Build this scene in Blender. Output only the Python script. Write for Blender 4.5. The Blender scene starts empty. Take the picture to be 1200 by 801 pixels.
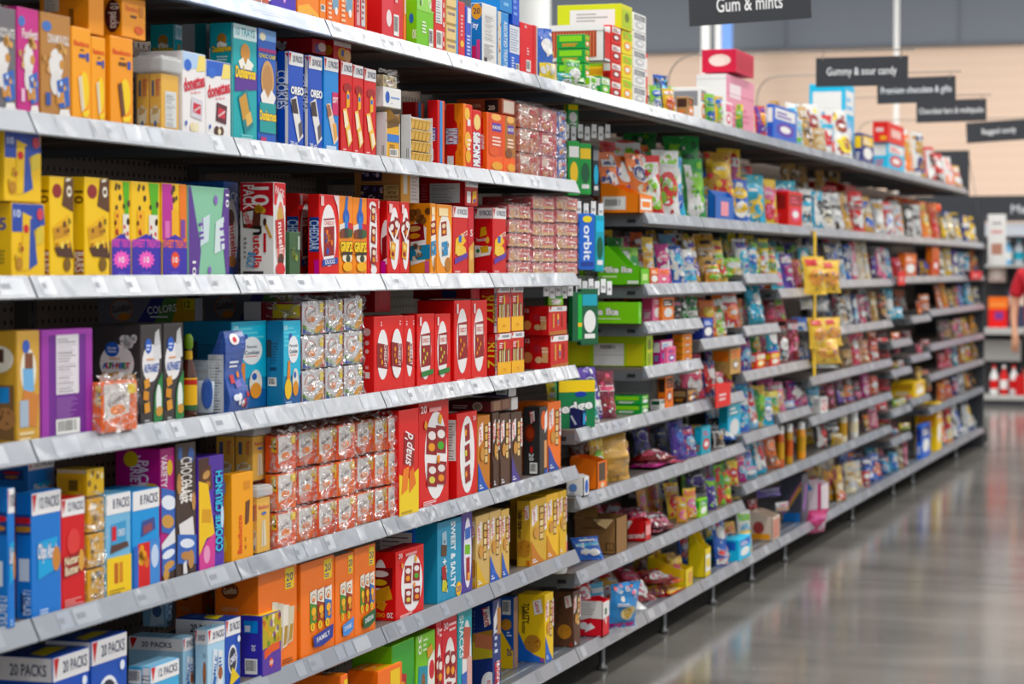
import bpy, bmesh, math, random
from mathutils import Vector, Matrix, noise

SC = bpy.context.scene
COL = SC.collection
RND = random.Random(11)

# ------------------------------------------------------------------ camera
# aisle runs along +Y, shelf fronts lie in the plane X = 0, goods towards -X
FPX = 2833.3
CAMZ = 1.40
CAM = Vector((2.16, 0.0, CAMZ))
_p = math.atan(85.5 / FPX)
_th = math.atan(890.0 / FPX * math.cos(_p))
VR = Vector((math.cos(_th), math.sin(_th), 0))
VF = Vector((-math.sin(_th) * math.cos(_p), math.cos(_th) * math.cos(_p), -math.sin(_p)))
VU = VR.cross(VF)

def ray(x, y):
    return VF + VR * ((x - 600) / FPX) + VU * ((400.5 - y) / FPX)

def pt(x, y, X):
    """point of the plane X = const seen at picture position x, y"""
    d = ray(x, y)
    return CAM + d * ((X - CAM.x) / d.x)

def pt_depth(x, y, Y):
    d = ray(x, y)
    return CAM + d * ((Y - CAM.y) / d.y)

def project(p):
    q = p - CAM
    z = q.dot(VF)
    return 600 + FPX * q.dot(VR) / z, 400.5 - FPX * q.dot(VU) / z

def y_at(x, X, z):
    y = 400.0
    for _ in range(3):
        Y = pt(x, y, X).y
        y = project(Vector((X, Y, z)))[1]
    return pt(x, y, X).y

cam_d = bpy.data.cameras.new('camera')
cam = bpy.data.objects.new('camera', cam_d)
COL.objects.link(cam)
cam.matrix_world = Matrix.Translation(CAM) @ Matrix((VR, VU, -VF)).transposed().to_4x4()
cam_d.sensor_width = 36
cam_d.lens = 36 * FPX / 1200
cam_d.clip_start = .05
cam_d.clip_end = 300
cam_d.dof.use_dof = True
cam_d.dof.focus_distance = 6.3
cam_d.dof.aperture_fstop = 4.4
SC.camera = cam

# ------------------------------------------------------------------ colours and materials
PAL = dict(red='d8232c', dred='8f1420', maroon='7a1f38', orange='f5861f', dorange='c8601c', amber='f2a51a', yellow='f7cf12',
           lemon='f4e04a', gold='c9992f', lime='8fd21e', green='1f9a44', dgreen='0e5a36', teal='14a3b8', aqua='3fbfe6', blue='1565c8',
           navy='1b2a78', lblue='8fc6ea', purple='5a35a8', violet='3a2a92', magenta='c01d84', pink='ee7fa6', rose='e0597a', white='f4f4f1',
           cream='efe2c2', tan='cda468', brown='6b4226', choc='3c2418', kraft='b08d63', grey='8d8f93', silver='c9ccd0', dark='24262b',
           black='141416', mint='9fdcc0', peach='f6b48a', skin='c98f72')
def hexc(h):
    h = PAL.get(h, h)
    def l(c):
        c /= 255
        return c / 12.92 if c <= .04045 else ((c + .055) / 1.055) ** 2.4
    return tuple(l(int(h[i:i + 2], 16)) for i in (0, 2, 4)) + (1,)

def vivid(h):
    r, g, b, a = hexc(h)
    m = .3 * r + .55 * g + .15 * b
    k = 1.16
    return tuple(min(1, max(0, (m + (c - m) * k) * .94)) for c in (r, g, b)) + (1,)
MATS = {}
def node_mat(key):
    m = bpy.data.materials.new(key)
    m.use_nodes = True
    MATS[key] = m
    return m, m.node_tree.nodes, m.node_tree.links, m.node_tree.nodes['Principled BSDF']

def ink(h, rough=.45, coat=.05):
    """printed board: flat colour, faint fibre mottling"""
    key = 'print_%s_%d' % (h, int(rough * 100))
    if key in MATS: return MATS[key]
    m, N, L, b = node_mat(key)
    b.inputs['Base Color'].default_value = vivid(h)
    b.inputs['Roughness'].default_value = rough
    b.inputs['Specular IOR Level'].default_value = .35
    b.inputs['Coat Weight'].default_value = coat
    b.inputs['Coat Roughness'].default_value = .25
    return m

def foil(h):
    """shiny printed bag film with small crinkles"""
    key = 'foil_' + h
    if key in MATS: return MATS[key]
    m, N, L, b = node_mat(key)
    b.inputs['Base Color'].default_value = vivid(h)
    b.inputs['Roughness'].default_value = .22
    b.inputs['Coat Weight'].default_value = .5
    b.inputs['Coat Roughness'].default_value = .12
    t = N.new('ShaderNodeTexNoise'); t.inputs['Scale'].default_value = 38; t.inputs['Detail'].default_value = 2
    bp = N.new('ShaderNodeBump'); bp.inputs['Strength'].default_value = .7; bp.inputs['Distance'].default_value = .012
    L.new(t.outputs['Fac'], bp.inputs['Height']); L.new(bp.outputs['Normal'], b.inputs['Normal'])
    return m

def simple(key, h, rough=.5, metal=0., coat=0.):
    if key in MATS: return MATS[key]
    m, N, L, b = node_mat(key)
    b.inputs['Base Color'].default_value = hexc(h)
    b.inputs['Roughness'].default_value = rough
    b.inputs['Metallic'].default_value = metal
    b.inputs['Coat Weight'].default_value = coat
    return m

def film_mat():
    key = 'clear_film'
    if key in MATS: return MATS[key]
    m, N, L, b = node_mat(key)
    out = N['Material Output']
    N.remove(b)
    tr = N.new('ShaderNodeBsdfTransparent'); tr.inputs[0].default_value = (.97, .97, .97, 1)
    gl = N.new('ShaderNodeBsdfGlossy'); gl.inputs['Roughness'].default_value = .09
    df = N.new('ShaderNodeBsdfDiffuse'); df.inputs[0].default_value = (.9, .9, .9, 1)
    co = N.new('ShaderNodeTexCoord'); mp = N.new('ShaderNodeMapping'); mp.inputs['Scale'].default_value = (1, 1, 1.5); mp.inputs['Rotation'].default_value = (.6, .3, .2)
    wn = N.new('ShaderNodeTexNoise'); wn.inputs['Scale'].default_value = 9; wn.inputs['Detail'].default_value = 3
    wa = N.new('ShaderNodeMixRGB'); wa.blend_type = 'ADD'; wa.inputs[0].default_value = .12
    v = N.new('ShaderNodeTexVoronoi'); v.inputs['Scale'].default_value = 32
    v2 = N.new('ShaderNodeTexVoronoi'); v2.feature = 'DISTANCE_TO_EDGE'; v2.inputs['Scale'].default_value = 21
    r = N.new('ShaderNodeValToRGB')                       # creases are hazier than the smooth facets
    r.color_ramp.elements[0].position = .0; r.color_ramp.elements[0].color = (.6, .6, .6, 1)
    r.color_ramp.elements[1].position = .11; r.color_ramp.elements[1].color = (.09, .09, .09, 1)
    bp = N.new('ShaderNodeBump'); bp.inputs['Strength'].default_value = 1; bp.inputs['Distance'].default_value = .03
    m1 = N.new('ShaderNodeMixShader'); m1.inputs[0].default_value = .35
    m2 = N.new('ShaderNodeMixShader')
    L.new(co.outputs['Object'], mp.inputs['Vector']); L.new(mp.outputs[0], wn.inputs['Vector'])
    L.new(mp.outputs[0], wa.inputs[1]); L.new(wn.outputs['Color'], wa.inputs[2])
    L.new(wa.outputs[0], v.inputs['Vector']); L.new(wa.outputs[0], v2.inputs['Vector'])
    L.new(v2.outputs['Distance'], r.inputs['Fac']); L.new(v.outputs['Distance'], bp.inputs['Height'])
    L.new(bp.outputs['Normal'], gl.inputs['Normal'])
    L.new(gl.outputs[0], m1.inputs[1]); L.new(df.outputs[0], m1.inputs[2])
    L.new(r.outputs['Color'], m2.inputs[0]); L.new(tr.outputs[0], m2.inputs[1]); L.new(m1.outputs[0], m2.inputs[2])
    L.new(m2.outputs[0], out.inputs['Surface'])
    return m

def clear_mat(key='clear_plastic', fac=.08, tint=(.93, .95, .96, 1), rough=.12):
    if key in MATS: return MATS[key]
    m, N, L, b = node_mat(key)
    out = N['Material Output']
    b.inputs['Base Color'].default_value = (.85, .87, .88, 1); b.inputs['Roughness'].default_value = rough
    tr = N.new('ShaderNodeBsdfTransparent'); tr.inputs[0].default_value = tint
    mx = N.new('ShaderNodeMixShader'); mx.inputs[0].default_value = fac
    L.new(tr.outputs[0], mx.inputs[1]); L.new(b.outputs[0], mx.inputs[2]); L.new(mx.outputs[0], out.inputs['Surface'])
    return m

# ------------------------------------------------------------------ mesh helpers
class MB:
    def __init__(self):
        self.v = []; self.f = []; self.k = []; self.mats = []
    def key(self, m):
        if m not in self.mats: self.mats.append(m)
        return self.mats.index(m)
    def add(self, verts, faces, m):
        b = len(self.v); k = self.key(m)
        self.v += [Vector(p) for p in verts]
        for f in faces:
            self.f.append([b + i for i in f]); self.k.append(k)
    def poly(self, verts, m):
        self.add(verts, [range(len(verts))], m)
    def box(self, a, b, m, bev=0.):
        (x0, y0, z0), (x1, y1, z1) = a, b
        if bev <= 0:
            vs = [(x, y, z) for x in (x0, x1) for y in (y0, y1) for z in (z0, z1)]
            self.add(vs, [(0, 1, 3, 2), (4, 6, 7, 5), (0, 4, 5, 1), (2, 3, 7, 6), (0, 2, 6, 4), (1, 5, 7, 3)], m)
        else:
            bm = bmesh.new()
            bmesh.ops.create_cube(bm, size=1)
            for v in bm.verts:
                v.co = Vector(((x0 + x1) / 2 + v.co.x * (x1 - x0), (y0 + y1) / 2 + v.co.y * (y1 - y0), (z0 + z1) / 2 + v.co.z * (z1 - z0)))
            bmesh.ops.bevel(bm, geom=bm.edges[:], offset=bev, segments=2, profile=.6, affect='EDGES')
            self.bm(bm, m)
    def bm(self, bm, m):
        bm.verts.index_update()
        self.add([v.co for v in bm.verts], [[v.index for v in f.verts] for f in bm.faces], m)
        bm.free()
    def tube(self, pts, r, m, n=8, cap=True):
        pts = [Vector(p) for p in pts]
        rs = r if isinstance(r, (list, tuple)) else [r] * len(pts)
        vs = []; fs = []
        ref = None
        for i, p in enumerate(pts):
            d = (pts[min(i + 1, len(pts) - 1)] - pts[max(i - 1, 0)]).normalized()
            if ref is None: ref = Vector((0, 0, 1)) if abs(d.z) < .9 else Vector((1, 0, 0))
            a = d.cross(ref).normalized(); b = d.cross(a).normalized()
            ref = a.cross(d)
            for k in range(n):
                t = 2 * math.pi * k / n
                vs.append(p + a * (math.cos(t) * rs[i]) + b * (math.sin(t) * rs[i]))
        for i in range(len(pts) - 1):
            for k in range(n):
                fs.append((i * n + k, i * n + (k + 1) % n, (i + 1) * n + (k + 1) % n, (i + 1) * n + k))
        if cap:
            fs.append(list(range(n))[::-1]); fs.append([(len(pts) - 1) * n + k for k in range(n)])
        self.add(vs, fs, m)
    def lathe(self, prof, m, n=20, c=(0, 0, 0), sq=None):
        """profile of (radius, z); sq = superellipse exponent for rounded square bodies"""
        vs = []; fs = []
        for r, z in prof:
            for k in range(n):
                t = 2 * math.pi * k / n
                cx, cy = math.cos(t), math.sin(t)
                s = 1.
                if sq: s = (abs(cx) ** sq + abs(cy) ** sq) ** (-1 / sq)
                vs.append((c[0] + cx * s * r, c[1] + cy * s * r, c[2] + z))
        for i in range(len(prof) - 1):
            for k in range(n):
                fs.append((i * n + k, i * n + (k + 1) % n, (i + 1) * n + (k + 1) % n, (i + 1) * n + k))
        self.add(vs, fs, m)
    def build(self, name, parent=None, loc=(0, 0, 0), smooth=False):
        me = bpy.data.meshes.new(name)
        me.from_pydata(self.v, [], self.f)
        for m in self.mats: me.materials.append(m)
        me.polygons.foreach_set('material_index', self.k)
        if smooth: me.polygons.foreach_set('use_smooth', [True] * len(self.f))
        me.update()
        o = bpy.data.objects.new(name, me)
        COL.objects.link(o)
        o.location = loc
        if parent: o.parent = parent
        return o

def tag(o, label, cat, group=None):
    o['label'] = label; o['category'] = cat
    if group: o['group'] = group
    return o
def empty(name, loc, label, cat, group=None):
    o = bpy.data.objects.new(name, None)
    o.empty_display_size = .05
    COL.objects.link(o); o.location = loc
    return tag(o, label, cat, group)
def structure(o):
    o['kind'] = 'structure'
    return o

_TXT = {}
def glyphs(s, bold):
    k = (s, bold)
    if k not in _TXT:
        cu = bpy.data.curves.new('lettering', 'FONT')
        cu.body = s; cu.size = 1; cu.offset = bold; cu.resolution_u = 3; cu.space_character = 1.02
        ob = bpy.data.objects.new('lettering', cu)
        me = ob.to_mesh()
        vs = [v.co.copy() for v in me.vertices]; fs = [list(p.vertices) for p in me.polygons]
        ob.to_mesh_clear(); bpy.data.objects.remove(ob); bpy.data.curves.remove(cu)
        if vs:
            x0 = min(v.x for v in vs); x1 = max(v.x for v in vs); y0 = min(v.y for v in vs); y1 = max(v.y for v in vs)
        else: x0 = x1 = y0 = y1 = 0
        _TXT[k] = (vs, fs, (x0 + x1) / 2, (y0 + y1) / 2, max(x1 - x0, 1e-4), max(y1 - y0, 1e-4))
    return _TXT[k]

# ------------------------------------------------------------------ printed artwork on a face
# ops, all in fractions of the face: r rect | e ellipse | c circle (radius of height) | p polygon | t text | bar barcode |
# nut nutrition table | sq rotated square | star burst | ck cookie | pk small pouch
class Face:
    def __init__(self, mb, W, H, fn, mf=ink, curved=False, base=.0006, step=.00016, clip=True, stretch=1.15):
        self.sx = stretch
        self.mb = mb; self.W = W; self.H = H; self.fn = fn; self.mf = mf; self.cv = curved; self.cl = clip and not curved; self.o = base; self.st = step
    def P(self, u, v):                                       # u, v in metres on the face; print ends at its edges
        if self.cl: u = min(max(u, .0012), self.W - .0012); v = min(max(v, .0012), self.H - .0012)
        return self.fn(u, v, self.o)
    def lay(self, pts, m): self.mb.poly([self.P(*p) for p in pts], m)
    def draw(self, ops):
        for op in ops:
            getattr(self, '_' + op[0])(*op[1:])
            self.o += self.st
    def _r(self, u0, v0, u1, v1, c):
        W, H = self.W, self.H
        n = 6 if self.cv else 1
        nu = max(1, round(n * abs(u1 - u0) + .5)) if self.cv else 1
        nv = max(1, round(2 * n * abs(v1 - v0) + .5)) if self.cv else 1
        m = self.mf(c)
        for i in range(nu):
            for j in range(nv):
                a, b = u0 + (u1 - u0) * i / nu, u0 + (u1 - u0) * (i + 1) / nu
                d, e = v0 + (v1 - v0) * j / nv, v0 + (v1 - v0) * (j + 1) / nv
                self.lay([(a * W, d * H), (b * W, d * H), (b * W, e * H), (a * W, e * H)], m)
    def _e(self, cu, cv, ru, rv, c, rot=0):
        W, H = self.W, self.H
        n = 20; m = self.mf(c); ca, sa = math.cos(rot), math.sin(rot)
        def q(s, k):
            t = 2 * math.pi * k / n
            a, b = ru * W * s * math.cos(t), rv * H * s * math.sin(t)
            return (cu * W + a * ca - b * sa, cv * H + a * sa + b * ca)
        if not self.cv:
            self.lay([q(1, k) for k in range(n)], m)
        else:
            self.lay([q(.5, k) for k in range(n)], m)
            for k in range(n):
                self.lay([q(.5, k), q(1, k), q(1, k + 1), q(.5, k + 1)], m)
    def _c(self, cu, cv, rv, c): self._e(cu, cv, rv * self.H / self.W, rv, c)
    def _p(self, pts, c):
        self.lay([(a * self.W, b * self.H) for a, b in pts], self.mf(c))
    def _t(self, s, cu, cv, h, c, rot=0, w=.9, bold=.018, ol=None):
        vs, fs, mx, my, tw, th = glyphs(s, bold)
        W, H = self.W, self.H
        hh = h * H
        sy = hh / th
        up = abs(math.sin(math.radians(rot))) > .7
        if up: sy = min(sy, .84 * W / th)
        sx = min(sy * self.sx, w * (H if up else W) / tw)
        a = math.radians(rot); ca, sa = math.cos(a), math.sin(a)
        def put(vs, fs, mx, my, col):
            m = self.mf(col)
            P = []
            for p in vs:
                x, y = (p.x - mx) * sx, (p.y - my) * sy
                P.append(self.P(cu * W + x * ca - y * sa, cv * H + x * sa + y * ca))
            self.mb.add(P, fs, m)
        if ol:
            v2, f2, _, _, _, _ = glyphs(s, bold + .05)
            put(v2, f2, mx, my, ol); self.o += self.st
        put(vs, fs, mx, my, c)
    def _bar(self, u0, v0, u1, v1, hz=False):
        self._r(u0, v0, u1, v1, 'f2f2ee'); self.o += self.st
        n = 11; r = random.Random(5)
        for i in range(n):
            w = r.choice((.25, .45, .6))
            if hz:
                a = v0 + (v1 - v0) * (.08 + .84 * i / n)
                self._r(u0 + (u1 - u0) * .1, a, u1 - (u1 - u0) * .15, a + (v1 - v0) * .84 / n * w, '1c1c1e')
            else:
                a = u0 + (u1 - u0) * (.08 + .84 * i / n)
                self._r(a, v0 + (v1 - v0) * .2, a + (u1 - u0) * .84 / n * w, v1 - (v1 - v0) * .1, '1c1c1e')
    def _nut(self, u0, v0, u1, v1, c='ecebe6', n=14):
        self._r(u0, v0, u1, v1, c); self.o += self.st
        r = random.Random(3)
        for i in range(n):
            a = v0 + (v1 - v0) * (.04 + .92 * i / n); h = (v1 - v0) / n * r.choice((.25, .25, .35, .12))
            self._r(u0 + (u1 - u0) * .07, a, u0 + (u1 - u0) * r.uniform(.5, .93), a + h, '4a4a4c')
    def _lines(self, u0, v0, u1, v1, c, n=4):
        r = random.Random(int(u0 * 99 + v0 * 77) + n)
        for i in range(n):
            a = v0 + (v1 - v0) * i / n
            self._r(u0, a, u0 + (u1 - u0) * r.uniform(.55, 1), a + (v1 - v0) / n * .5, c)
    def _sq(self, cu, cv, s, ang, c, hole='c98a2a'):
        W, H = self.W, self.H
        a = math.radians(ang); R = s * H
        q = [(cu * W + R * math.cos(a + k * math.pi / 2), cv * H + R * math.sin(a + k * math.pi / 2)) for k in range(4)]
        self.lay(q, self.mf(c)); self.o += self.st
        self._c(cu, cv, s * .14, hole)
    def _star(self, cu, cv, r, n, c, k=.72, ax=1.):
        W, H = self.W, self.H
        q = []
        for i in range(2 * n):
            t = math.pi * i / n; rr = r * H * (1 if i % 2 == 0 else k)
            q.append((cu * W + ax * rr * math.cos(t), cv * H + rr * math.sin(t)))
        c0 = (cu * W, cv * H); m = self.mf(c)
        for i in range(2 * n): self.lay([c0, q[i], q[(i + 1) % (2 * n)]], m)
    def _ck(self, cu, cv, r, c='c9924f', d='5a3520', n=7):
        self._c(cu, cv, r, c); self.o += self.st
        g = random.Random(int(cu * 100 + cv * 31))
        for i in range(n):
            t = g.uniform(0, 6.3); q = r * math.sqrt(g.random()) * .8
            self._c(cu + q * math.cos(t) * self.H / self.W, cv + q * math.sin(t), r * .14, d)
    def _rq(self, cu, cv, w, h, ang, c):
        """rotated rectangle: w, h as fractions of the face height"""
        W, H = self.W, self.H
        a = math.radians(ang); ca, sa = math.cos(a), math.sin(a)
        q = []
        for x, y in ((-w, -h), (w, -h), (w, h), (-w, h)):
            x *= H / 2; y *= H / 2
            q.append((cu * W + x * ca - y * sa, cv * H + x * sa + y * ca))
        self.lay(q, self.mf(c))
    def _pk(self, cu, cv, w, h, ang, c, c2='white', c3='gold'):
        """small printed snack pouch"""
        self._rq(cu, cv, w, h, ang, c); self.o += self.st
        a = math.radians(ang); H, W = self.H, self.W
        def off(x, y): return (cu + (x * math.cos(a) - y * math.sin(a)) * H / W, cv + x * math.sin(a) + y * math.cos(a))
        q = off(0, h * .2); self._e(q[0], q[1], w * .36 * H / W, h * .16, c2, a); self.o += self.st
        q = off(0, -h * .22); self._e(q[0], q[1], w * .3 * H / W, h * .15, c3, a)
    def _dots(self, u0, v0, u1, v1, cols, n, r, seed=1):
        g = random.Random(seed)
        for i in range(n):
            self._c(g.uniform(u0, u1), g.uniform(v0, v1), r * g.uniform(.6, 1.3), cols[i % len(cols)])

# ------------------------------------------------------------------ cartons
DECK = {}
def deck(s): return DECK[s] if isinstance(s, str) else s

def carton_mesh(W, H, D, des, bev=.0018, open_top=False):
    """W along the aisle (front width), D into the shelf, H up; origin at base centre"""
    mb = MB()
    c = des.get('c', 'white')
    x0, x1, y0, y1 = -D / 2, D / 2, -W / 2, W / 2
    mb.box((x0, y0, 0), (x1, y1, H), ink(c), bev)
    e = bev * .9
    cl, ct, cf = des.get('cl'), des.get('ct'), des.get('cf')
    Ff = Face(mb, W, H, lambda u, v, o: (x1 + o, y0 + u, v), stretch=1.7)
    Fl = Face(mb, D, H, lambda u, v, o: (x0 + u, y0 - o, v))
    Ft = Face(mb, W, D, lambda u, v, o: (x1 - v, y0 + u, H + o))
    if cf: Ff.lay([(e, e), (W - e, e), (W - e, H - e), (e, H - e)], ink(cf)); Ff.o += .0002
    if cl: Fl.lay([(e, e), (D - e, e), (D - e, H - e), (e, H - e)], ink(cl)); Fl.o += .0002
    if ct: Ft.lay([(e, e), (W - e, e), (W - e, D - e), (e, D - e)], ink(ct)); Ft.o += .0002
    Ff.draw(des.get('f', ())); Fl.draw(des.get('l', ())); Ft.draw(des.get('t', ()))
    return mb

def place(shelf, xl, xr, yt, xs=None, dep=.15, sb=.010, yb=None, zb=None, ytr=None):
    """size and place of an upright thing from its front edges: returns (W, H, D, location)"""
    X0 = -sb
    if zb is None: zb = deck(shelf) if yb is None else pt(xl, yb, X0).z
    Yl = y_at(xl, X0, zb + .08); Yr = y_at(xr, X0, zb + .08)
    zt = pt(xl, yt, X0).z
    H = zt - zb; W = Yr - Yl - .003
    if xs is not None:
        ym = project(Vector((X0, Yl, zb + H / 2)))[1]
        dep = max(.03, X0 - pt_depth(xs, ym, Yl).x)
    return W, H, dep, Vector((X0 - dep / 2, (Yl + Yr) / 2, zb))

def carton(shelf, xl, xr, yt, name, label, des, cat='box', group=None, yaw=0, **kw):
    W, H, D, loc = place(shelf, xl, xr, yt, **kw)
    mb = carton_mesh(W, H, D, des)
    o = mb.build(name, None, loc)
    o.rotation_euler.z = math.radians(yaw + JIT.uniform(-1.1, .7))
    tag(o, label, cat, group)
    o_top[label] = loc.z + H
    return o
o_top = {}
JIT = random.Random(8)
def top_of(s):
    return next(z for l, z in o_top.items() if s in l)
# ------------------------------------------------------------------ the room
def floor_mat():
    m, N, L, b = node_mat('polished_concrete')
    co = N.new('ShaderNodeTexCoord')
    mp = N.new('ShaderNodeMapping'); mp.inputs['Scale'].default_value = (.5, 1.6, 1)
    n1 = N.new('ShaderNodeTexNoise'); n1.inputs['Scale'].default_value = 1.3; n1.inputs['Detail'].default_value = 5; n1.inputs['Roughness'].default_value = .6
    n2 = N.new('ShaderNodeTexNoise'); n2.inputs['Scale'].default_value = 90; n2.inputs['Detail'].default_value = 3
    r = N.new('ShaderNodeValToRGB')
    r.color_ramp.elements[0].position = .32; r.color_ramp.elements[0].color = hexc('696661')
    r.color_ramp.elements[1].position = .72; r.color_ramp.elements[1].color = hexc('88847d')
    mx = N.new('ShaderNodeMixRGB'); mx.blend_type = 'OVERLAY'; mx.inputs[0].default_value = .25
    rr = N.new('ShaderNodeMapRange'); rr.inputs['To Min'].default_value = .08; rr.inputs['To Max'].default_value = .19
    L.new(co.outputs['Object'], mp.inputs['Vector']); L.new(mp.outputs[0], n1.inputs['Vector']); L.new(co.outputs['Object'], n2.inputs['Vector'])
    L.new(n1.outputs['Fac'], r.inputs['Fac']); L.new(r.outputs['Color'], mx.inputs[1]); L.new(n2.outputs['Fac'], mx.inputs[2])
    L.new(mx.outputs[0], b.inputs['Base Color']); L.new(n1.outputs['Fac'], rr.inputs['Value']); L.new(rr.outputs[0], b.inputs['Roughness'])
    b.inputs['Specular IOR Level'].default_value = .55
    return m

mb = MB(); mb.box((-14, -6, -.2), (22, 60, 0), floor_mat())
structure(mb.build('floor'))
jY = pt_depth(1100, 683, 10).y
d = ray(1100, 683); jY = (CAM + d * (-CAM.z / d.z)).y
mb = MB(); mb.box((.03, jY - .005, 0), (9, jY + .005, .0008), simple('joint_filler', '4c4a48', .6))
structure(mb.build('trim_1'))

def siding_mat():
    m, N, L, b = node_mat('beige_siding')
    co = N.new('ShaderNodeTexCoord'); w = N.new('ShaderNodeTexWave'); w.bands_direction = 'Z'
    w.inputs['Scale'].default_value = 1.6; w.inputs['Distortion'].default_value = .2; w.inputs['Detail'].default_value = 1
    r = N.new('ShaderNodeValToRGB')
    r.color_ramp.elements[0].color = hexc('dcc0aa'); r.color_ramp.elements[1].color = hexc('dfc4ae')
    L.new(co.outputs['Object'], w.inputs['Vector']); L.new(w.outputs['Fac'], r.inputs['Fac']); L.new(r.outputs[0], b.inputs['Base Color'])
    b.inputs['Roughness'].default_value = .8
    return m
WY = 42.0
zt = pt_depth(1000, 55, WY).z
mb = MB(); mb.box((-34, WY, 0), (24, WY + .3, zt), siding_mat())
structure(mb.build('wall_back'))
mb = MB(); mb.box((-34, WY - .05, zt), (24, WY + .3, zt + 4.2), simple('grey_panel', '6f747c', .7))
for x in range(-33, 24, 3): mb.box((x, WY - .07, zt + .02), (x + .03, WY - .05, zt + 4.2), simple('grey_seam', '666b73', .7))
structure(mb.build('trim_2'))
mb = MB(); mb.box((-34, WY - .12, zt - .03), (24, WY - .051, zt + .03), simple('band_edge', '5c6169', .6))
structure(mb.build('trim_3'))

def column(x0, x1, Y, h, name, label, hx='e9e8e4'):
    a = pt_depth(x0, 200, Y).x; b = pt_depth(x1, 200, Y).x
    r = (b - a) / 2
    mb = MB()
    mb.lathe([(r * 1.25, 0), (r * 1.25, .12), (r, .16), (r, h)], simple('column_paint_' + hx, hx, .6), 24)
    o = mb.build(name, None, ((a + b) / 2, Y, 0), True)
    return o
tag(column(607, 644, 30, 7.5, 'support_column', ''), 'thick round white support column rising behind the top shelf of boxes', 'column')
tag(column(822, 832, 40, 9, 'support_column', ''), 'slim white column behind the gum and mints sign, left one of a pair', 'column', 'slim columns at the back wall')
tag(column(838, 845, 40, 9, 'support_column', ''), 'slim white column behind the gum and mints sign, right one of a pair', 'column', 'slim columns at the back wall')
tag(column(1047, 1053, 40.5, 9, 'support_column', ''), 'slim white pole on the back wall above the gummy candy sign', 'column')
a = pt_depth(846, 60, 40).x; b = pt_depth(858, 60, 40).x
mb = MB(); mb.box((a, 40, pt_depth(846, 62, 40).z), (b, 40.03, 7.3), simple('blue_cloth', '6f9be0', .8))
tag(mb.build('banner'), 'narrow blue banner hanging beside the slim white columns', 'banner')

# ------------------------------------------------------------------ daylight-white store lighting and added wall fill
w = bpy.data.worlds.new('store_air'); SC.world = w; w.use_nodes = True
bg = w.node_tree.nodes['Background']; bg.inputs[0].default_value = (.93, .96, 1, 1); bg.inputs[1].default_value = .85
def strip(x, y0, y1, z, wd, power):
    l = bpy.data.lights.new('ceiling_and_fill_strip', 'AREA'); l.shape = 'RECTANGLE'
    l.size = wd; l.size_y = y1 - y0; l.energy = power; l.color = (1, .97, .93)
    o = bpy.data.objects.new('ceiling_and_fill_strip', l); COL.objects.link(o)
    o.location = (x, (y0 + y1) / 2, z)
    return o
for x in (-2.6, 2.2, 6.4):
    for y0 in (-4, 9, 22):
        strip(x, y0, y0 + 12, 8.0, .5, 500)
for x in (-16, -8, 0, 8):  # extra strips added to brighten the back wall
    strip(x, 32, 38, 7.0, .5, 540)

# ------------------------------------------------------------------ shelving
M_DECK = simple('shelf_paint', '6a625d', .38)
M_SIDE = simple('shelf_side_paint', '5d6266', .45)
M_UNDER = simple('shelf_underside', '64574f', .5)
M_BASEDECK = simple('base_shelf_metal', '7d8790', .28, .5)
def rail_mat(key, h):
    m = simple(key, h, .3, 0, .6); N, L, b = m.node_tree.nodes, m.node_tree.links, m.node_tree.nodes['Principled BSDF']
    b.inputs['Coat Roughness'].default_value = .2
    t = N.new('ShaderNodeTexNoise'); t.inputs['Scale'].default_value = 9; t.inputs['Detail'].default_value = 2; t.inputs['Distortion'].default_value = .6
    bp = N.new('ShaderNodeBump'); bp.inputs['Strength'].default_value = .3; bp.inputs['Distance'].default_value = .02
    co = N.new('ShaderNodeTexCoord'); L.new(co.outputs['Object'], t.inputs['Vector']); L.new(t.outputs['Fac'], bp.inputs['Height'])
    L.new(bp.outputs['Normal'], b.inputs['Coat Normal'])
    return m
M_RAIL = rail_mat('price_rail_plastic', '80868f')
M_RAILB = rail_mat('price_rail_blue_strip', '7288b4')
M_TICK = [rail_mat('price_ticket_%d' % i, h) for i, h in enumerate(('979da6', '8e949d', 'a6abb2', '777d86', '8f97a4'))]
M_BLACK = simple('black_slot', '121214', .6)
M_POST = simple('upright_paint', '4a4441', .45)
M_LEG = simple('leg_metal', '707272', .35, .6)
M_RACK_SHADE = simple('rack_and_shade_black', '1a1919', .7)
def peg_mat():
    m, N, L, b = node_mat('perforated_back_panel')
    co = N.new('ShaderNodeTexCoord'); sc = N.new('ShaderNodeVectorMath'); sc.operation = 'SCALE'; sc.inputs['Scale'].default_value = 34
    fr = N.new('ShaderNodeVectorMath'); fr.operation = 'FRACTION'
    sb = N.new('ShaderNodeVectorMath'); sb.operation = 'SUBTRACT'; sb.inputs[1].default_value = (.5, .5, .5)
    mu = N.new('ShaderNodeVectorMath'); mu.operation = 'MULTIPLY'; mu.inputs[1].default_value = (0, 1, 1)
    ln = N.new('ShaderNodeVectorMath'); ln.operation = 'LENGTH'
    lt = N.new('ShaderNodeMath'); lt.operation = 'LESS_THAN'; lt.inputs[1].default_value = .2
    mx = N.new('ShaderNodeMixRGB'); mx.inputs[1].default_value = hexc('75665c'); mx.inputs[2].default_value = hexc('0c0b0b')
    L.new(co.outputs['Object'], sc.inputs[0]); L.new(sc.outputs[0], fr.inputs[0]); L.new(fr.outputs[0], sb.inputs[0])
    L.new(sb.outputs[0], mu.inputs[0]); L.new(mu.outputs[0], ln.inputs[0]); L.new(ln.outputs['Value'], lt.inputs[0])
    L.new(lt.outputs[0], mx.inputs[0]); L.new(mx.outputs[0], b.inputs['Base Color'])
    b.inputs['Roughness'].default_value = .5
    return m
M_PEG = peg_mat()

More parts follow.
